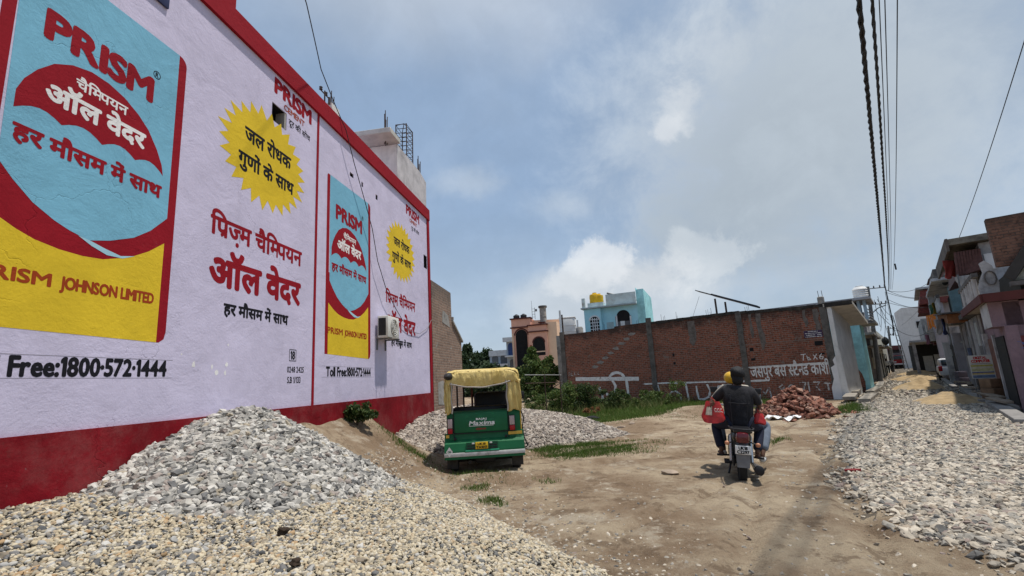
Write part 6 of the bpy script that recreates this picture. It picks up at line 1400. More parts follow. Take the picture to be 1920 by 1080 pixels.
m = MB(); m.tube([(-.5, .42, .25), (.5, .42, .25)], .04, 8); m.bbox(-.2, .2, .2, .75, .20, .36, .05); m.build('axle', P('oily_metal', (.03, .028, .026), .6, var=.3), RK)
m = MB(); m.tube([(-.28, .05, .25), (-.28, .5, .27)], .035, 8); m.build('exhaust_pipe', MATS['oily_metal'], RK)
m = MB(); m.box(-.62, .62, .12, 2.0, .305, .325); m.build('underfloor', MATS['oily_metal'], RK)
# ------------------------------------------------------------------ people: one skinned body each, clothing as child meshes
SKIN = P('brown_skin', (.115, .058, .036), .55, var=.1, vscale=6)
def skin_mesh(name, nodes, edges, mat, parent, root=0, sub=2):
    """nodes: [(x, y, z, rx, ry)]; grows one closed surface round the edges"""
    bm = bmesh.new(); lay = bm.verts.layers.skin.verify(); vs = [bm.verts.new(n[:3]) for n in nodes]
    for a, b_ in edges: bm.edges.new((vs[a], vs[b_]))
    for i, (v, n) in enumerate(zip(vs, nodes)): v[lay].radius = (n[3], n[4] if len(n) > 4 else n[3]); v[lay].use_root = (i == root)
    me = bpy.data.meshes.new(name); bm.to_mesh(me); bm.free()
    o = link_mesh(name, me, mat, parent)
    sk = o.modifiers.new('skin', 'SKIN'); sk.use_smooth_shade = True
    ss = o.modifiers.new('smooth', 'SUBSURF'); ss.levels = sub; ss.render_levels = sub
    return o
def chain(nodes, edges, start, pts):
    k = start
    for p in pts: nodes.append(p); edges.append((k, len(nodes) - 1)); k = len(nodes) - 1
    return k
def hand(nodes, edges, wrist, d, side):
    """palm, four curled fingers of unequal length and a thumb leaving the side of the palm"""
    w_ = Vector(nodes[wrist][:3]); d = Vector(d).normalized(); u = Vector((0, 0, 1)) - d * d.z; u = u.normalized() if u.length > .1 else Vector((1, 0, 0)); l_ = d.cross(u) * side
    palm = w_ + d * .06; k = chain(nodes, edges, wrist, [(*palm, .030, .020)])
    for j, (off, ln) in enumerate(((-.030, .060), (-.010, .072), (.010, .068), (.030, .052))):
        b_ = palm + d * .030 + u * off; t1 = b_ + d * ln * .55 - l_ * .012; t2 = t1 + d * ln * .25 - l_ * .035
        chain(nodes, edges, k, [(*b_, .0095), (*t1, .0085), (*t2, .0075)])
    th = w_ + d * .03 + u * .035; chain(nodes, edges, wrist, [(*th, .012), (*(th + d * .035 + u * .018 - l_ * .02), .0095)])
def figure(parent, pel, chest, sh, neck, head, arms, legs, skin=SKIN, face=(0, 1, 0)):
    N = [(*pel, .135, .11)]; E_ = []
    mid = tuple((a + b_) / 2 for a, b_ in zip(pel, chest)); c = chain(N, E_, 0, [(*mid, .125, .10), (*chest, .145, .10)])
    nk = chain(N, E_, c, [(*neck, .052)])
    hd = Vector(head); f_ = Vector(face).normalized()
    k = chain(N, E_, nk, [(*(hd - Vector((0, 0, .075)) + f_ * .012), .070, .075), (*hd, .078, .092), (*(hd + Vector((0, 0, .065)) - f_ * .008), .066, .078), (*(hd + Vector((0, 0, .105))), .032)])
    chain(N, E_, k - 2, [(*(hd + f_ * .098 - Vector((0, 0, .02))), .014), (*(hd + f_ * .115 - Vector((0, 0, .035))), .011)])
    sd_ = Vector((f_.y, -f_.x, 0))
    for s in (-1, 1): chain(N, E_, k - 2, [(*(hd + sd_ * s * .082 - Vector((0, 0, .012))), .014), (*(hd + sd_ * s * .090 + Vector((0, 0, .012))), .010)])
    for s, el, ha in arms:
        shp = (chest[0] + s * sh, chest[1], chest[2] + .085)
        wr = chain(N, E_, c, [(*shp, .058), (*((Vector(shp) + Vector(el)) / 2), .046), (*el, .038), (*((Vector(el) * .5 + Vector(ha) * .5)), .034), (*ha, .024)])
        hand(N, E_, wr, Vector(ha) - Vector(el), s)
    for s, kn, an, to in legs:
        hp_ = (pel[0] + s * .095, pel[1] + .02, pel[2] - .03)
        chain(N, E_, 0, [(*hp_, .085), (*((Vector(hp_) + Vector(kn)) / 2), .075), (*kn, .056), (*((Vector(kn) * .55 + Vector(an) * .45)), .052), (*an, .034), (*to, .032, .026)])
    return skin_mesh('body', N, E_, skin, parent)
def sleeve_top(name, mat, parent, pel, chest, sh, neck, arms, frac, grow=.022, waist=None, collar=True):
    N = [(pel[0], pel[1], pel[2] - .02, .155 + grow * .5, .13)]; E_ = []
    mid = tuple((a + b_) / 2 for a, b_ in zip(pel, chest)); c = chain(N, E_, 0, [(*mid, .145 + grow * .6, .115 + grow * .4), (*chest, .160 + grow, .105 + grow)])
    chain(N, E_, c, [(neck[0], neck[1], neck[2] - .035, .066)])
    for s, el, ha in arms:
        shp = (chest[0] + s * sh, chest[1], chest[2] + .08)
        pts = [(*shp, .062 + grow), (*((Vector(shp) + Vector(el)) / 2), .052 + grow), (*el, .045 + grow * .8)]
        if frac > .5: pts.append((*(Vector(el).lerp(Vector(ha), frac)), .038 + grow * .6))
        chain(N, E_, c, pts)
    return skin_mesh(name, N, E_, mat, parent)
def trousers(mat, parent, pel, legs, hem=.82, grow=.016):
    N = [(pel[0], pel[1], pel[2] + .02, .15, .125)]; E_ = []
    for s, kn, an, to in legs:
        hp_ = (pel[0] + s * .098, pel[1] + .02, pel[2] - .03)
        chain(N, E_, 0, [(*hp_, .092 + grow), (*((Vector(hp_) + Vector(kn)) / 2), .080 + grow), (*kn, .062 + grow), (*((Vector(kn) * .5 + Vector(an) * .5)), .056 + grow), (*(Vector(kn).lerp(Vector(an), hem + .1)), .050 + grow)])
    return skin_mesh('trousers', N, E_, mat, parent)
def shoe(mat, parent, an, to, r=.042, name='shoe'):
    a, b_ = Vector(an), Vector(to); h_ = a - (b_ - a).normalized() * .045; h_.z = min(a.z, b_.z) - .005
    return skin_mesh(name, [(*h_, r, r * .9), (*((a + b_) / 2 - Vector((0, 0, .02))), r * 1.02, r * .85), (*b_, r, r * .62), (*(b_ + (b_ - a) * .18), r * .7, r * .5)], [(0, 1), (1, 2), (2, 3)], mat, parent)

# ---- motorcycle
bx, by = 3.30, 7.70; bz = gz(bx, by) - .02; BROT = Euler((0, R(5.5), R(-21)), 'XYZ')
MC = thing('motorcycle', 'black motorcycle ridden away over the bare soil carrying two people', 'motorcycle', (bx, by, bz), BROT)
MC.scale = (1.08, 1.08, 1.08)
CHR = P('chrome', (.45, .45, .46), .25, metal=.9, var=.15); BLKG = P('black_gloss_paint', (.012, .012, .014), .28, var=.1, spec=.5); FND = P('grey_mudguard', (.17, .175, .185), .5, var=.2, vscale=6)
def wheel(y_, r_, wd):
    m = MB(); m.lathe([(r_ - .075, -wd * .32), (r_ - .05, -wd * .48), (r_ - .015, -wd * .42), (r_, -wd * .15), (r_, wd * .15), (r_ - .015, wd * .42), (r_ - .05, wd * .48), (r_ - .075, wd * .32)], (0, y_, r_), 32, axis='x'); w_ = m.build('wheel', RUB, MC)
    m = MB()
    m.tube([(0, y_ + (r_ - .082) * math.cos(a), r_ + (r_ - .082) * math.sin(a)) for a in [k * math.pi / 14 for k in range(29)]], .018, 6)
    for k in range(6): a = k * math.pi / 3; m.tube([(0, y_, r_), (0, y_ + (r_ - .09) * math.cos(a), r_ + (r_ - .09) * math.sin(a))], .013, 5)
    m.build('rim', BLKP, w_); m = MB(); m.lathe([(.05, -.06), (.05, .06)], (0, y_, r_), 12, axis='x'); m.build('hub', steel, w_)
    return w_
wheel(0.0, .305, .105); wheel(1.27, .30, .085)
m = MB()
for k in range(9):
    a0 = R(12 + 13 * k); a1 = R(12 + 13 * (k + 1)); R_ = .345
    for (aa, ab) in ((a0, a1),):
        p_ = [(-.075, -R_ * math.cos(aa), .305 + R_ * math.sin(aa)), (.075, -R_ * math.cos(aa), .305 + R_ * math.sin(aa)), (.075, -R_ * math.cos(ab), .305 + R_ * math.sin(ab)), (-.075, -R_ * math.cos(ab), .305 + R_ * math.sin(ab))]
        m.quad(*p_)
o = m.build('rear_mudguard', FND, MC); o.modifiers.new('t', 'SOLIDIFY').thickness = .01
m = MB(); m.prism([(-.075, .30), (.075, .30), (.085, .40), (.085, .49), (-.085, .49), (-.085, .40)], -.345, -.325); m.build('mudguard_tail', FND, MC)
m = MB(); m.bbox(-.098, .098, -.375, -.36, .475, .590, .006); pt = m.build('number_plate', P('plate_white', (.70, .70, .68), .5, var=.06), MC)
lettering('UK18', -.055, .055, .538, .576, -.3765, BLACK, pt, .0028); lettering('C2297', -.075, .075, .487, .525, -.3765, BLACK, pt, .0028)
m = MB(); m.bbox(-.085, .085, -.37, -.20, .612, .760, .045); m.build('tail_light', P('tail_red', (.10, .008, .012), .2, spec=.6), MC)
m = MB(); m.bbox(-.115, .115, -.33, .15, .745, .80, .025); m.bbox(-.12, .12, -.22, .3, .60, .75, .05); m.build('tail_cowl', BLKG, MC)
m = MB(); m.bbox(-.135, .135, -.22, .72, .73, .79, .028); m.build('seat', P('seat_black', (.010, .010, .011), .8), MC)
for s in (-1, 1):
    m = MB(); m.tube([(s * .10, -.27, .63), (s * .165, -.28, .605)], .010, 6); st_ = m.build('indicator', BLKP, MC)
    m = MB(); m.blob((s * .190, -.285, .60), .034, .022, .030, 2, .03); m.build('amber_lens', P('amber_lens', (.50, .22, .12), .3), st_)
    m = MB(); m.tube([(s * .15, .22, .78), (s * .155, -.15, .80), (s * .12, -.36, .80), (0, -.39, .80)], .010, 7); m.build('grab_rail', BLKP, MC)
    m = MB(); m.tube([(s * .13, .02, .32), (s * .125, .12, .66)], .026, 8); m.build('shock_absorber', CHR, MC)
    m = MB(); m.tube([(s * .08, .42, .34), (s * .26, .30, .345)], .014, 6); m.bbox(s * .27 - .045, s * .27 + .045, .28, .33, .332, .358, .008); m.build('footrest', BLKP, MC)
    m = MB(); m.tube([(s * .05, 1.13, .82), (s * .07, 1.27, .30)], .024, 8); m.build('fork_leg', CHR, MC)
    m = MB(); m.tube([(s * .26, 1.02, 1.12), (s * .30, 1.00, 1.25)], .008, 5); m.bbox(s * .32 - .055, s * .32 + .055, .985, 1.0, 1.22, 1.31, .02); m.build('mirror', BLKP, MC)
m = MB(); m.bbox(-.125, .125, .70, 1.15, .72, .96, .09); m.build('fuel_tank', BLKG, MC)
m = MB(); m.bbox(-.14, .14, .48, .92, .26, .60, .05); m.build('engine', P('engine_metal', (.06, .06, .06), .5, metal=.4, var=.3), MC)
m = MB(); m.tube([(-.03, 0, .31), (-.08, .5, .38)], .03, 6); m.tube([(.08, 0, .31), (.08, .5, .38)], .022, 6); m.tube([(0, .9, .35), (0, 1.1, .85)], .03, 6); m.build('frame', BLKP, MC)
m = MB(); m.tube([(-.33, 1.02, 1.03), (-.2, 1.10, 1.02), (0, 1.12, .98), (.2, 1.10, 1.02), (.33, 1.02, 1.03)], .014, 7); m.build('handlebar', CHR, MC)
m = MB(); m.bbox(-.11, .11, 1.12, 1.30, .84, 1.02, .06); m.build('headlamp', BLKG, MC)
m = MB(); m.tube([(.13, .85, .26), (.17, .4, .24), (.185, -.05, .26), (.19, -.30, .275)], [.022, .028, .052, .058], 12); ex = m.build('exhaust', CHR, MC)
m = MB(); m.lathe([(.0, -.345), (.040, -.345), (.060, -.335), (.062, -.28)], (.19, 0, .277), 16, axis='y'); m.build('muffler_tip', BLKP, ex)
m = MB(); m.tube([(-.12, .2, .32), (-.17, .02, .15)], .014, 6); m.bbox(-.22, -.11, .12, .32, .26, .30, .01); m.build('side_stand', BLKP, MC)
m = MB(); m.bbox(-.12, -.09, -.1, .5, .27, .40, .02); m.build('chain_guard', BLKP, MC)

DEN = P('black_denim', (.014, .014, .017), .9, var=.35, vscale=7, bump=.9, bscale=14, tint=(.040, .040, .046), tscale=9, tcut=(.5, .7)); SLV = P('charcoal_sleeve', (.024, .023, .026), .9, var=.3, vscale=8)
NAVY = P('navy_jeans', (.014, .017, .034), .9, var=.25, vscale=6, bump=.3); HAIR = P('black_hair', (.008, .008, .009), .7, var=.3, vscale=20, bump=.5)
pp = thing('person', 'pillion passenger in a black denim waistcoat holding red bags on the motorcycle', 'person', (bx, by, bz + .05), BROT); pp.scale = (1.07, 1.07, 1.07)
pel, chest, neck, head = (0, .24, .82), (0, .24, 1.17), (0, .27, 1.35), (.005, .285, 1.475)
arms = [(-1, (-.335, .36, 1.09), (-.345, .13, 1.07)), (1, (.290, .34, 1.05), (.275, .54, .96))]
legs = [(-1, (-.32, .60, .70), (-.245, .34, .36), (-.265, .48, .32)), (1, (.30, .60, .70), (.235, .34, .36), (.255, .48, .32))]
figure(pp, pel, chest, .195, neck, head, arms, legs)
sleeve_top('shirt', SLV, pp, pel, chest, .180, neck, arms, .0, .024)
vest = skin_mesh('waistcoat', [(0, .25, .70, .200, .16), (0, .24, .82, .205, .160), (0, .23, .98, .215, .155), (0, .23, 1.14, .235, .150), (0, .24, 1.26, .20, .12), (0, .265, 1.335, .085, .08)], [(k, k + 1) for k in range(5)], DEN, pp)
SEAM = P('denim_seam', (.026, .026, .030), .9)
for x_ in (-.115, .115): m = MB(); m.tube([(x_ * 1.0, .078, 1.20), (x_ * 1.02, .070, 1.08), (x_ * .92, .070, .92), (x_ * .85, .080, .76)], .005, 4); m.build('seam', SEAM, vest)
m = MB(); m.tube([(-.14, .080, 1.085), (0, .066, 1.08), (.14, .080, 1.085)], .004, 4); m.build('seam', SEAM, vest)
trousers(NAVY, pp, pel, legs)
SAND = P('brown_sandal', (.075, .035, .022), .7)
for s, kn, an, to in legs: shoe(SAND, pp, an, to, .040, 'sandal')
m = MB(); m.blob((.005, .275, 1.51), .099, .112, .112, 8, .09, sub=3); m.blob((.005, .235, 1.415), .085, .07, .085, 9, .06); m.build('hair', HAIR, pp)
CREAM = P('pale_sleeve', (.40, .36, .30), .9, var=.1, vscale=8); LJ = P('light_blue_jeans', (.16, .19, .24), .9, var=.2, vscale=5, bump=.3)
rd_ = thing('person', 'motorcycle rider in front with a yellow helmet, pale sleeves and light blue jeans', 'person', (bx, by, bz + .05), BROT); rd_.scale = (1.07, 1.07, 1.07)
pel2, chest2, neck2, head2 = (0, .62, .85), (-.01, .68, 1.19), (-.01, .71, 1.35), (-.025, .73, 1.455)
arms2 = [(-1, (-.34, .78, 1.07), (-.30, 1.0, 1.05)), (1, (.34, .78, 1.06), (.30, 1.0, 1.05))]
legs2 = [(-1, (-.27, 1.0, .72), (-.20, .78, .31), (-.22, .93, .27)), (1, (.42, .86, .71), (.315, .52, .30), (.345, .66, .255))]
figure(rd_, pel2, chest2, .165, neck2, head2, arms2, legs2)
sleeve_top('shirt', CREAM, rd_, pel2, chest2, .165, neck2, arms2, .8, .010); trousers(LJ, rd_, pel2, legs2, .72, .026)
for s, kn, an, to in legs2: shoe(P('white_trainer', (.52, .52, .50), .7), rd_, an, to, .048)
m = MB(); m.blob((-.072, .70, 1.435), .100, .115, .098, 3, .02, sub=3); m.build('helmet', P('yellow_helmet', (.62, .36, .015), .35, spec=.5), rd_)
# shopping bags
RB = P('red_plastic_bag', (.42, .018, .016), .38, var=.25, vscale=6, bump=.7, bscale=5, spec=.45)
def bag(name, label, c_, w_, h_, d_, seed, marks):
    o = thing(name, label, 'bag', Matrix.Translation((bx, by, bz + .05)) @ BROT.to_matrix().to_4x4() @ (Vector(c_) * 1.07), BROT, 'red shopping bags on the motorcycle')
    rr = random.Random(seed); n_, k_ = 20, 10; VV = []
    for j in range(k_ + 1):
        f_ = j / k_; wd = w_ * (1.0 - .45 * f_ ** 1.6) * (.86 + .14 * math.sin(min(1, f_ * 6) * math.pi / 2)); dp_ = d_ * (1 - .7 * f_)
        for i in range(n_):
            a = 2 * math.pi * i / n_; ca, sa = math.cos(a), math.sin(a); q = 1 + .05 * math.sin(3 * a + j * .9 + seed) + .03 * math.sin(7 * a - j)
            VV.append((wd / 2 * math.copysign(abs(ca) ** .6, ca) * q, dp_ / 2 * math.copysign(abs(sa) ** .8, sa) * q, h_ * (f_ - 1) + .02 * math.sin(a * 2 + seed) * (1 - f_)))
    F_ = [(j * n_ + i, j * n_ + (i + 1) % n_, (j + 1) * n_ + (i + 1) % n_, (j + 1) * n_ + i) for j in range(k_) for i in range(n_)]
    m = MB(); m.add(VV, F_, 0, True); m.add([], []); m.add(VV[:n_], [tuple(range(n_ - 1, -1, -1))], 0, True); b_ = m.build('sack', RB, o)
    m = MB(); m.tube([(-w_ * .12, 0, -.02), (-.02, 0, .06), (w_ * .1, 0, -.02)], .012, 6); m.build('handle', RB, o)
    if marks:
        m = MB(); m.add([(-.115, -d_ / 2 - .003, -.215), (-.020, -d_ / 2 - .006, -.215), (-.015, -d_ * .36 - .012, -.075), (-.092, -d_ * .36 - .008, -.085)], [(0, 1, 2, 3)]); pr_ = m.build('printed_panel', P('bag_cream_print', (.55, .48, .38), .6, var=.4, vscale=18, tint=(.10, .07, .05), tscale=16, tcut=(.56, .6)), o)
        m = MB()
        for px_ in range(3): m.tube([(.035 + .04 * px_ + .018 * math.cos(a), -d_ / 2 - .002, -.13 + .022 * math.sin(a)) for a in [R(60 + 42 * q) for q in range(7)]], .005, 4)
        m.tube([(.02, -d_ / 2 - .002, -.16), (.14, -d_ / 2 + .004, -.155)], .004, 4); m.build('printed_letters', P('bag_white_print', (.6, .52, .5), .6), o)
    return o
bag('shopping_bag', 'large red plastic shopping bag with pale printed panel left of the pillion passenger', (-.350, .12, 1.09), .35, .32, .17, 2, True)
bag('shopping_bag', 'smaller red plastic bag on the right of the passenger above the pale jeans', (.275, .30, .94), .20, .16, .13, 5, False)

# ---- people far down the lane
def walker(x, y, rot, shirt, label, name='person'):
    o = thing(name, label, 'person', (x, y, gz(x, y)), rot)
    pel, chest, neck, head = (0, 0, .90), (0, 0, 1.26), (0, .01, 1.45), (0, .02, 1.57)
    arms = [(-1, (-.25, .02, 1.08), (-.27, .14, .86)), (1, (.25, -.04, 1.08), (.26, .04, .84))]
    legs = [(-1, (-.10, .14, .50), (-.10, .02, .09), (-.10, .16, .05)), (1, (.10, -.04, .50), (.10, -.22, .12), (.10, -.10, .05))]
    figure(o, pel, chest, .165, neck, head, arms, legs); sleeve_top('shirt', shirt, o, pel, chest, .165, neck, arms, .8, .012); trousers(SLV, o, pel, legs)
    m = MB(); m.blob((0, .01, 1.62), .09, .10, .08, 4, .05); m.build('hair', HAIR, o)
p = gp(1666, 698); walker(p.x * .86, p.y * .86, R(-38), P('white_shirt', (.66, .66, .64), .8), 'walking man in a white shirt and dark trousers far down the left of the lane')
p = gp(1674, 697); walker(p.x * .95, p.y * .95, R(-38), P('grey_shirt', (.14, .14, .15), .8), 'man in dark clothes standing beyond the white shirted man in the lane')
# ------------------------------------------------------------------ plants
def leaf_mat(name, cols, rough=.6):
    m = bpy.data.materials.new(name); m.use_nodes = True; t = NT(m.node_tree); b = t.n['Principled BSDF']
    r_ = t.new('ShaderNodeNewGeometry').outputs['Random Per Island']
    c = t.ramp(r_, cols); t.link(c, b.inputs['Base Color']); b.inputs['Roughness'].default_value = rough; b.inputs['Specular IOR Level'].default_value = .25
    b.inputs['Subsurface Weight'].default_value = 0.0
    tr = t.new('ShaderNodeBsdfTranslucent'); t.link(c, tr.inputs[0]); mx = t.new('ShaderNodeMixShader'); mx.inputs[0].default_value = .25
    out = [n for n in t.n if n.type == 'OUTPUT_MATERIAL'][0]; t.link(b.outputs[0], mx.inputs[1]); t.link(tr.outputs[0], mx.inputs[2]); t.link(mx.outputs[0], out.inputs[0])
    return m
LEAF = leaf_mat('shrub_leaf', [(0, (.038, .070, .014)), (.4, (.065, .115, .024)), (.75, (.105, .150, .036)), (1, (.17, .18, .06))])
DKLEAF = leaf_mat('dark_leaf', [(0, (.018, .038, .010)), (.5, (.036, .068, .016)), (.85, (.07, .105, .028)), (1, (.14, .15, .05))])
FARLEAF = leaf_mat('far_leaf', [(0, (.018, .036, .016)), (.5, (.032, .056, .022)), (1, (.055, .080, .034))])
DRY = leaf_mat('dry_leaf', [(0, (.16, .075, .03)), (.5, (.24, .12, .05)), (1, (.34, .19, .09))])
STRAW = leaf_mat('straw_stem', [(0, (.18, .16, .06)), (1, (.32, .28, .13))])
GRASS = leaf_mat('grass_blade', [(0, (.045, .085, .013)), (.5, (.080, .145, .022)), (.85, (.12, .18, .036)), (1, (.17, .16, .06))])
BARK = P('bark', (.08, .06, .045), .9, var=.3, vscale=8)
def leaves(clumps, size, seed, aspect=2.2, up=.2):
    """clumps: (x, y, z, r, count). Small pointed leaves turned every way, denser toward each clump's middle"""
    g = np.random.default_rng(seed); VV = []; FF = []; k = 0
    for (x, y, z, r_, n) in clumps:
        d = g.normal(size=(n, 3)); d /= np.linalg.norm(d, axis=1)[:, None]; rad = r_ * g.random(n) ** .45
        c_ = np.array([x, y, z]) + d * rad[:, None] * np.array([1, 1, .85])
        a = g.normal(size=(n, 3)); a[:, 2] += up; a /= np.linalg.norm(a, axis=1)[:, None]
        b_ = np.cross(a, g.normal(size=(n, 3))); b_ /= np.linalg.norm(b_, axis=1)[:, None] + 1e-9
        s_ = size * g.uniform(.6, 1.4, n)[:, None]; w_ = s_ / aspect
        q = np.stack([c_ - a * s_ * .5, c_ + b_ * w_ * .5, c_ + a * s_ * .5, c_ - b_ * w_ * .5], 1)
        VV.append(q.reshape(-1, 3)); FF.append(np.arange(n * 4).reshape(n, 4) + k); k += n * 4
    return np_mesh('leaves', np.concatenate(VV), np.concatenate(FF))
def shrub(name, label, cat, loc, clumps, stems, size, seed, mat, group=None, aspect=2.2, stem_mat=None, sr=.015, part='foliage'):
    o = thing(name, label, cat, loc, 0, group)
    link_mesh(part, leaves(clumps, size, seed, aspect), mat, o)
    for s_ in stems: m = MB(); m.tube(s_, [sr] + [sr * .5] * (len(s_) - 1), 5); m.build('stem', stem_mat or BARK, o)
    return o
def bushy(w_, h_, n, seed, per, d_=None, base=.1):
    rr = random.Random(seed); out = []
    for _ in range(n):
        f_ = rr.random() ** .8; out.append((rr.uniform(-.5, .5) * w_ * (1 - .35 * f_), rr.uniform(-.5, .5) * (d_ or w_), base + f_ * h_, rr.uniform(.16, .30) * min(w_, h_), per))
    return out
def plant_at(px, py): p = on_ground(px, py); return (p.x, p.y, p.z)
def stems_to(cl, k, seed):
    rr = random.Random(seed); return [[(c_[0] * .1, c_[1] * .1, -.1), (c_[0] * .6, c_[1] * .6, c_[2] * .55), (c_[0], c_[1], c_[2])] for c_ in rr.sample(cl, min(k, len(cl)))]
for (px, py, w_, h_, n, per, mat, sz, lb, grp) in (
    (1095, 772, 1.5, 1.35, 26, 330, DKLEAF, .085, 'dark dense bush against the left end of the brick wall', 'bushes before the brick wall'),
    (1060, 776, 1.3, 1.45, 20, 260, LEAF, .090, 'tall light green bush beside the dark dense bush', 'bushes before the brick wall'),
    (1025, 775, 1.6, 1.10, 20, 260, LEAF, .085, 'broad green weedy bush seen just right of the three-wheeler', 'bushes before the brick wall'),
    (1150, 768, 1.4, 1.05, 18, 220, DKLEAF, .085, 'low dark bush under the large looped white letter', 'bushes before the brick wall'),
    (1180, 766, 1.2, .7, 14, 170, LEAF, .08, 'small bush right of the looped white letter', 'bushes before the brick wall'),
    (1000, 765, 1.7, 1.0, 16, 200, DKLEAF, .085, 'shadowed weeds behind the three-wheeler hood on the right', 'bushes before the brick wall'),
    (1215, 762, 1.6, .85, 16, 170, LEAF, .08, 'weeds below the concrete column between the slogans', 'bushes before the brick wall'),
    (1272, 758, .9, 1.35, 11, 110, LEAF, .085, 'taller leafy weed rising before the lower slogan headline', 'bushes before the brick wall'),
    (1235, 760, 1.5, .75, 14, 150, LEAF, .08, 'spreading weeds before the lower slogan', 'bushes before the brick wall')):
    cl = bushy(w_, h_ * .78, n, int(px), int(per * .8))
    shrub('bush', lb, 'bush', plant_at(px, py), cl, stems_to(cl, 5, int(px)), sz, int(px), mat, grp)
# straw coloured tall stems among the weeds
rr = random.Random(77)
for px, py in ((1238, 757), (1262, 756)):
    o = thing('dry_weed', 'clump of tall straw yellow weed stems before the brick wall near x' if False else ('left clump of straw yellow weed stems before the brick wall', 'right clump of straw yellow weed stems before the brick wall')[px > 1250], 'weed', plant_at(px, py), 0, 'straw yellow weeds')
    m = MB()
    for k in range(16):
        a = rr.uniform(-.5, .5); b_ = rr.uniform(-.3, .3); h_ = rr.uniform(.5, 1.15); m.tube([(a * .15, b_ * .15, 0), (a * .5, b_ * .5, h_ * .6), (a * 1.1, b_, h_)], [.012, .009, .004], 4)
    m.build('stems', STRAW, o)
cl = bushy(.8, .25, 8, 3, 60, base=.05)
shrub('dried_plant', 'orange brown dried plant lying at the foot of the dark bush', 'dried plant', plant_at(1113, 778), cl, stems_to(cl, 6, 2), .16, 9, DRY, None, 5, P('dry_stem', (.26, .13, .06), .9), .02)
cl = bushy(.80, .22, 34, 8, 60, .3, base=.02); cl = [(a, b_, c_, r_ * 1.7, n_) for a, b_, c_, r_, n_ in cl]; x_, z_ = mur(648, 780); p = on_mural(x_, -.22, z_ - .08)
shrub('weed', 'dark green leafy weed growing at the foot of the painted wall', 'weed', p, cl, stems_to(cl, 4, 3), .075, 31, DKLEAF)
# trees
def tree(px, depth, htop, w_, seed, mat, label, grp=None, size=.22, n=60, per=110, base=.25, name='tree'):
    p = dp(px, 700, depth); h_ = dp(px, htop, depth).z; rr = random.Random(seed); cl = []
    for _ in range(n):
        f_ = rr.random(); a = rr.uniform(0, 6.283); r_ = math.sin(min(1, f_ * 1.05 + .12) * math.pi) ** .6 * w_ / 2 * math.sqrt(rr.random())
        cl.append((r_ * math.cos(a), r_ * math.sin(a) * .8, h_ * (base + (1 - base) * f_ * .95), w_ * rr.uniform(.07, .15), per))
    o = thing(name, label, 'tree', (p.x, p.y, 0), 0, grp)
    link_mesh('crown', leaves(cl, size, seed, 1.8), mat, o)
    m = MB(); m.tube([(0, 0, -.3), (.05, 0, h_ * .3), (.1, .05, h_ * .7)], [h_ * .03, h_ * .022, h_ * .008], 7); tr = m.build('trunk', BARK, o)
    for c_ in rr.sample(cl, 5): m = MB(); m.tube([(.05, 0, h_ * .28), (c_[0] * .5, c_[1] * .5, (h_ * .28 + c_[2]) / 2), c_[:3]], [h_ * .012, h_ * .008, h_ * .003], 5); m.build('limb', BARK, tr)
tree(1000, 38, 652, 3.4, 5, LEAF, 'leafy green tree before the pink house', None, .17, 60, 200, .15)
tree(1032, 36, 668, 2.6, 6, LEAF, 'smaller green tree right of the tree before the pink house', None, .16, 40, 170, .15)
tree(972, 36, 688, 2.2, 7, DKLEAF, 'low dark tree left of the tree before the pink house', None, .16, 36, 170, .1)
for i, (px, dep, top, w_, lb) in enumerate(((878, 78, 646, 7, 'tallest dark tree on the skyline beside the brick house'), (868, 70, 662, 7, 'dark tree nearest the sloping brick house edge'), (897, 82, 664, 8, 'rounded dark tree right of the tallest skyline tree'), (915, 84, 656, 8, 'dark rounded tree left of the grey blue house'), (935, 96, 668, 8, 'far dark tree behind the grey blue house'), (890, 62, 682, 9, 'low dark trees mass below the skyline trees'), (922, 60, 688, 9, 'low dark thicket below the grey blue house'), (950, 55, 694, 7, 'dark thicket at the foot of the pink tower'))):
    tree(px, dep, top, w_, 40 + i, FARLEAF, lb, 'distant trees left of the pink house', .5, 60, 90, .05)
# short grass: too many blades to count
def grass_at(polys, n, seed, hmin, hmax, wid=.010):
    g = np.random.default_rng(seed); VV = []
    for poly, share in polys:
        P_ = np.array([(gp(*q).x, gp(*q).y) for q in poly]); lo = P_.min(0); hi = P_.max(0); k = int(n * share)
        x = g.uniform(lo[0] - .3, hi[0] + .3, k * 3); y = g.uniform(lo[1] - .3, hi[1] + .3, k * 3)
        sd_ = poly_sdf(x, y, [tuple(q) for q in P_]) + .55 * fbm(x * 1.1, y * 1.1, 3, seed) + .35 * fbm(x * 3.1, y * 3.1, 2, seed + 4)
        keep = (sd_ > g.uniform(-.05, .35, len(x))); x, y = x[keep][:k], y[keep][:k]; VV.append(np.stack([x, y], 1))
    xy = np.concatenate(VV); n_ = len(xy); z = ground_h(xy[:, 0], xy[:, 1]); a = g.uniform(0, 6.283, n_); h_ = g.uniform(hmin, hmax, n_); ln = g.uniform(.1, .9, n_) * h_; b_ = g.uniform(0, 6.283, n_)
    w_ = wid * g.uniform(.6, 1.4, n_); base = np.stack([xy[:, 0], xy[:, 1], z - .01], 1); sd_ = np.stack([np.cos(a) * w_, np.sin(a) * w_, 0 * w_], 1); tip = base + np.stack([np.cos(b_) * ln, np.sin(b_) * ln, h_ + .01], 1)
    V = np.stack([base - sd_, base + sd_, tip], 1).reshape(-1, 3)
    return np_mesh('grass', V, np.arange(n_ * 3).reshape(n_, 3))
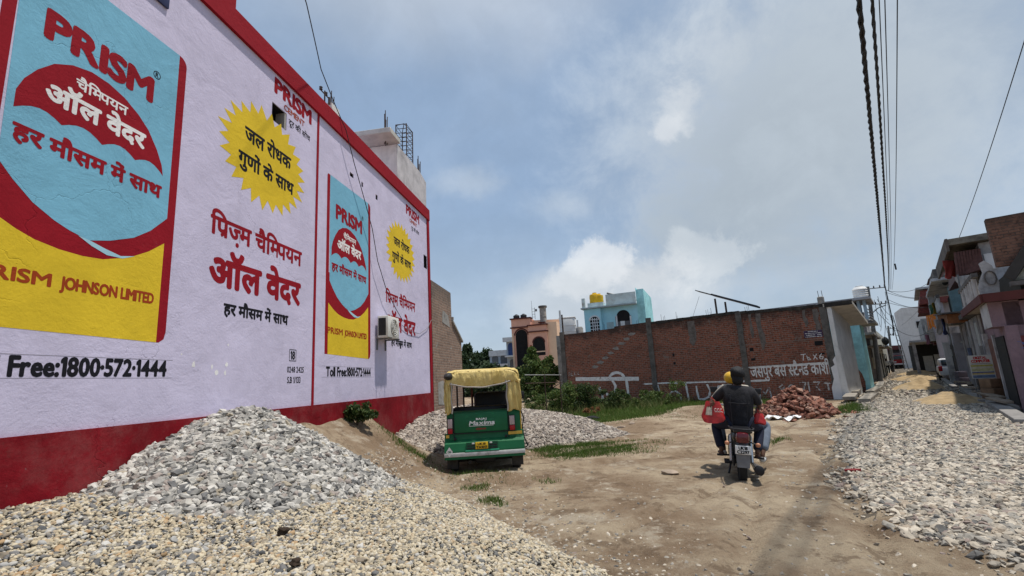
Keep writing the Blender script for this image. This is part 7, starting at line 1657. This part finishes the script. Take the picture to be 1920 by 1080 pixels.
me = grass_at([([(985, 798), (1100, 800), (1180, 790), (1250, 785), (1330, 772), (1365, 752), (1300, 752), (1150, 758), (985, 775)], .62), ([(1405, 768), (1460, 772), (1480, 760), (1455, 748), (1405, 750)], .10), ([(1572, 778), (1640, 776), (1632, 764), (1600, 756), (1575, 764)], .12), ([(1602, 722), (1622, 722), (1622, 712), (1604, 712)], .02)], 62000, 5, .05, .17, .011)
tag(link_mesh('grass', me, GRASS), kind='stuff')
me = grass_at([([(990, 850), (1060, 862), (1130, 855), (1215, 842), (1180, 832), (1090, 830), (1000, 838)], .50), ([(985, 905), (1045, 908), (1040, 898), (985, 895)], .05), ([(845, 897), (905, 898), (900, 890), (845, 890)], .08), ([(700, 893), (800, 894), (800, 887), (710, 886)], .10), ([(900, 945), (940, 942), (935, 932), (900, 934)], .10), ([(880, 925), (915, 920), (905, 912), (885, 914)], .05), ([(1435, 832), (1475, 828), (1460, 818), (1440, 822)], .06)], 26000, 9, .02, .085, .006)
tag(link_mesh('grass', me, GRASS), kind='stuff')
me = grass_at([([(985, 786), (1060, 782), (1180, 770), (1300, 757), (1330, 750), (1250, 748), (1100, 755), (985, 768)], .8), ([(1400, 757), (1450, 752), (1450, 744), (1400, 744)], .08), ([(1195, 772), (1240, 766), (1240, 758), (1200, 760)], .12)], 9000, 15, .15, .5, .011)
tag(link_mesh('tall_grass', me, leaf_mat('tall_grass_blade', [(0, (.05, .085, .016)), (.45, (.085, .13, .03)), (.8, (.15, .17, .055)), (1, (.30, .26, .12))])), kind='stuff')
me = grass_at([([(990, 862), (1250, 852), (1260, 820), (990, 826)], .4), ([(1000, 808), (1330, 792), (1400, 755), (1000, 775)], .35), ([(690, 897), (980, 915), (960, 885), (700, 885)], .15), ([(1560, 785), (1660, 780), (1640, 755), (1570, 760)], .1)], 9000, 25, .015, .07, .007)
tag(link_mesh('grass', me, GRASS), kind='stuff')
# ------------------------------------------------------------------ small things on the ground
o = thing('white_sheet', 'crumpled white plastic sheet on the soil left of the brick heap', 'plastic sheet', plant_at(1468, 786), R(-15)); n_ = 16
VV = [(.42 * (i / n_ * 2 - 1) * (1 + .15 * math.sin(j)), .22 * (j / n_ * 2 - 1) * (1 + .2 * math.sin(i * .7)), .05 + .05 * math.sin(i * 1.1 + j * .4) * math.cos(j * .9) + .04 * math.sin(i * .5)) for i in range(n_ + 1) for j in range(n_ + 1)]
F_ = [(i * 17 + j, i * 17 + j + 1, (i + 1) * 17 + j + 1, (i + 1) * 17 + j) for i in range(n_) for j in range(n_)]
link_mesh('sheet', np_mesh('sheet', VV, F_, True), P('sheet_white', (.70, .70, .70), .6), o)
o = thing('black_cloth', 'black rag lying on the grass right of the pale gravel heap', 'rag', plant_at(1110, 789), .3); m = MB(); m.blob((0, 0, .06), .30, .16, .11, 5, .3, sub=3); m.blob((.16, .03, .05), .17, .12, .09, 7, .3); m.build('cloth', P('rag_black', (.010, .010, .012), .85), o)
flatst = P('pale_stone', (.33, .26, .20), .9, var=.25, vscale=6, bump=.4)
for px, py, w_, lb in ((1257, 888, .14, 'flat pinkish stone lying alone on the soil left of the motorcycle'), (1065, 837, .16, 'flat stone in the grass patch right of the three-wheeler'), (1165, 802, .12, 'pale stone at the grass edge near the black rag'), (1185, 795, .10, 'small pale stone farther along the grass edge'), (1410, 851, .09, 'stone by the motorcycle wheel track')):
    p = on_ground(px, py); m = MB(); m.blob((0, 0, .02), w_, w_ * .65, .045, int(px), .25); o = m.build('stone', MATS['pale_stone'] if 'pale_stone' in MATS else flatst); o.location = p; tag(o, lb, 'stone')
for px, py, w_, lb in ((530, 1001, .036, 'dark clod on the beige pebbles near the lower left centre'), (553, 1062, .028, 'small dark clod low on the beige pebbles')):
    d = np.array(ray(px, py)); k = next(k for k in np.arange(1.5, 8, .02) if EYE + d[2] * k < float(beige_h(np.array([d[0] * k]), np.array([d[1] * k]))[0]) + .02)
    m = MB(); m.blob((0, 0, .02), w_, w_ * .8, w_ * .8, int(px), .35, sub=3); o = m.build('dark_hollow', P('hollow', (.045, .03, .02), .95, var=.4, vscale=20, bump=.8)); o.location = (d[0] * k, d[1] * k, EYE + d[2] * k); tag(o, lb, 'hollow')  # raised dark lump standing in for a dark hole among the pebbles
for px, py, c_, lb in ((1598, 886, (.20, .02, .02), 'dark red scrap on the edge of the gravel road'), (1852, 771, (.60, .42, .02), 'yellow scrap beside the nearest sand on the road'), (1385, 748, (.66, .65, .62), 'white litter scrap by the grass behind the passenger bag'), (1258, 758, (.60, .58, .52), 'white litter scrap in the weeds before the slogan'), (1285, 755, (.64, .62, .58), 'larger white litter scrap at the weed edge'), (1120, 772, (.62, .60, .56), 'white litter scrap beside the dried plant')):
    p = on_ground(px, py); rr = random.Random(px); m = MB(); q = [(.09 * math.cos(a) * rr.uniform(.6, 1.2), .05 * math.sin(a) * rr.uniform(.6, 1.2)) for a in [k * math.pi / 4 for k in range(8)]]; m.prism(q, .01, .035, axis='z'); o = m.build('litter', P('litter_%d' % px, c_, .8)); o.location = p; o.scale = (1.3, 1.3, 1.3); tag(o, lb, 'litter')
# pipe rails by the weeds
ra = dp(984, 703, 17.5); rb = dp(1052, 703, 20.5)
fe = thing('pipe_rail', 'thin pale and dark pipe rails running from the three-wheeler toward the brick wall', 'rail', (0, 0, 0))
for dz_, mt in ((0, P('rail_grey', (.30, .30, .29), .7)), (-.30, rust)): m = MB(); m.tube([(ra.x, ra.y, ra.z + dz_), (rb.x, rb.y, rb.z + dz_)], .014, 6); m.build('rail', mt, fe)
for q in (.5, .95): a = ra.lerp(rb, q); m = MB(); m.tube([(a.x, a.y, -.1), (a.x, a.y, a.z + .04)], .02, 6); m.build('post', rust, fe)
SC.cycles.max_bounces = 6
SC.cycles.use_denoising = True
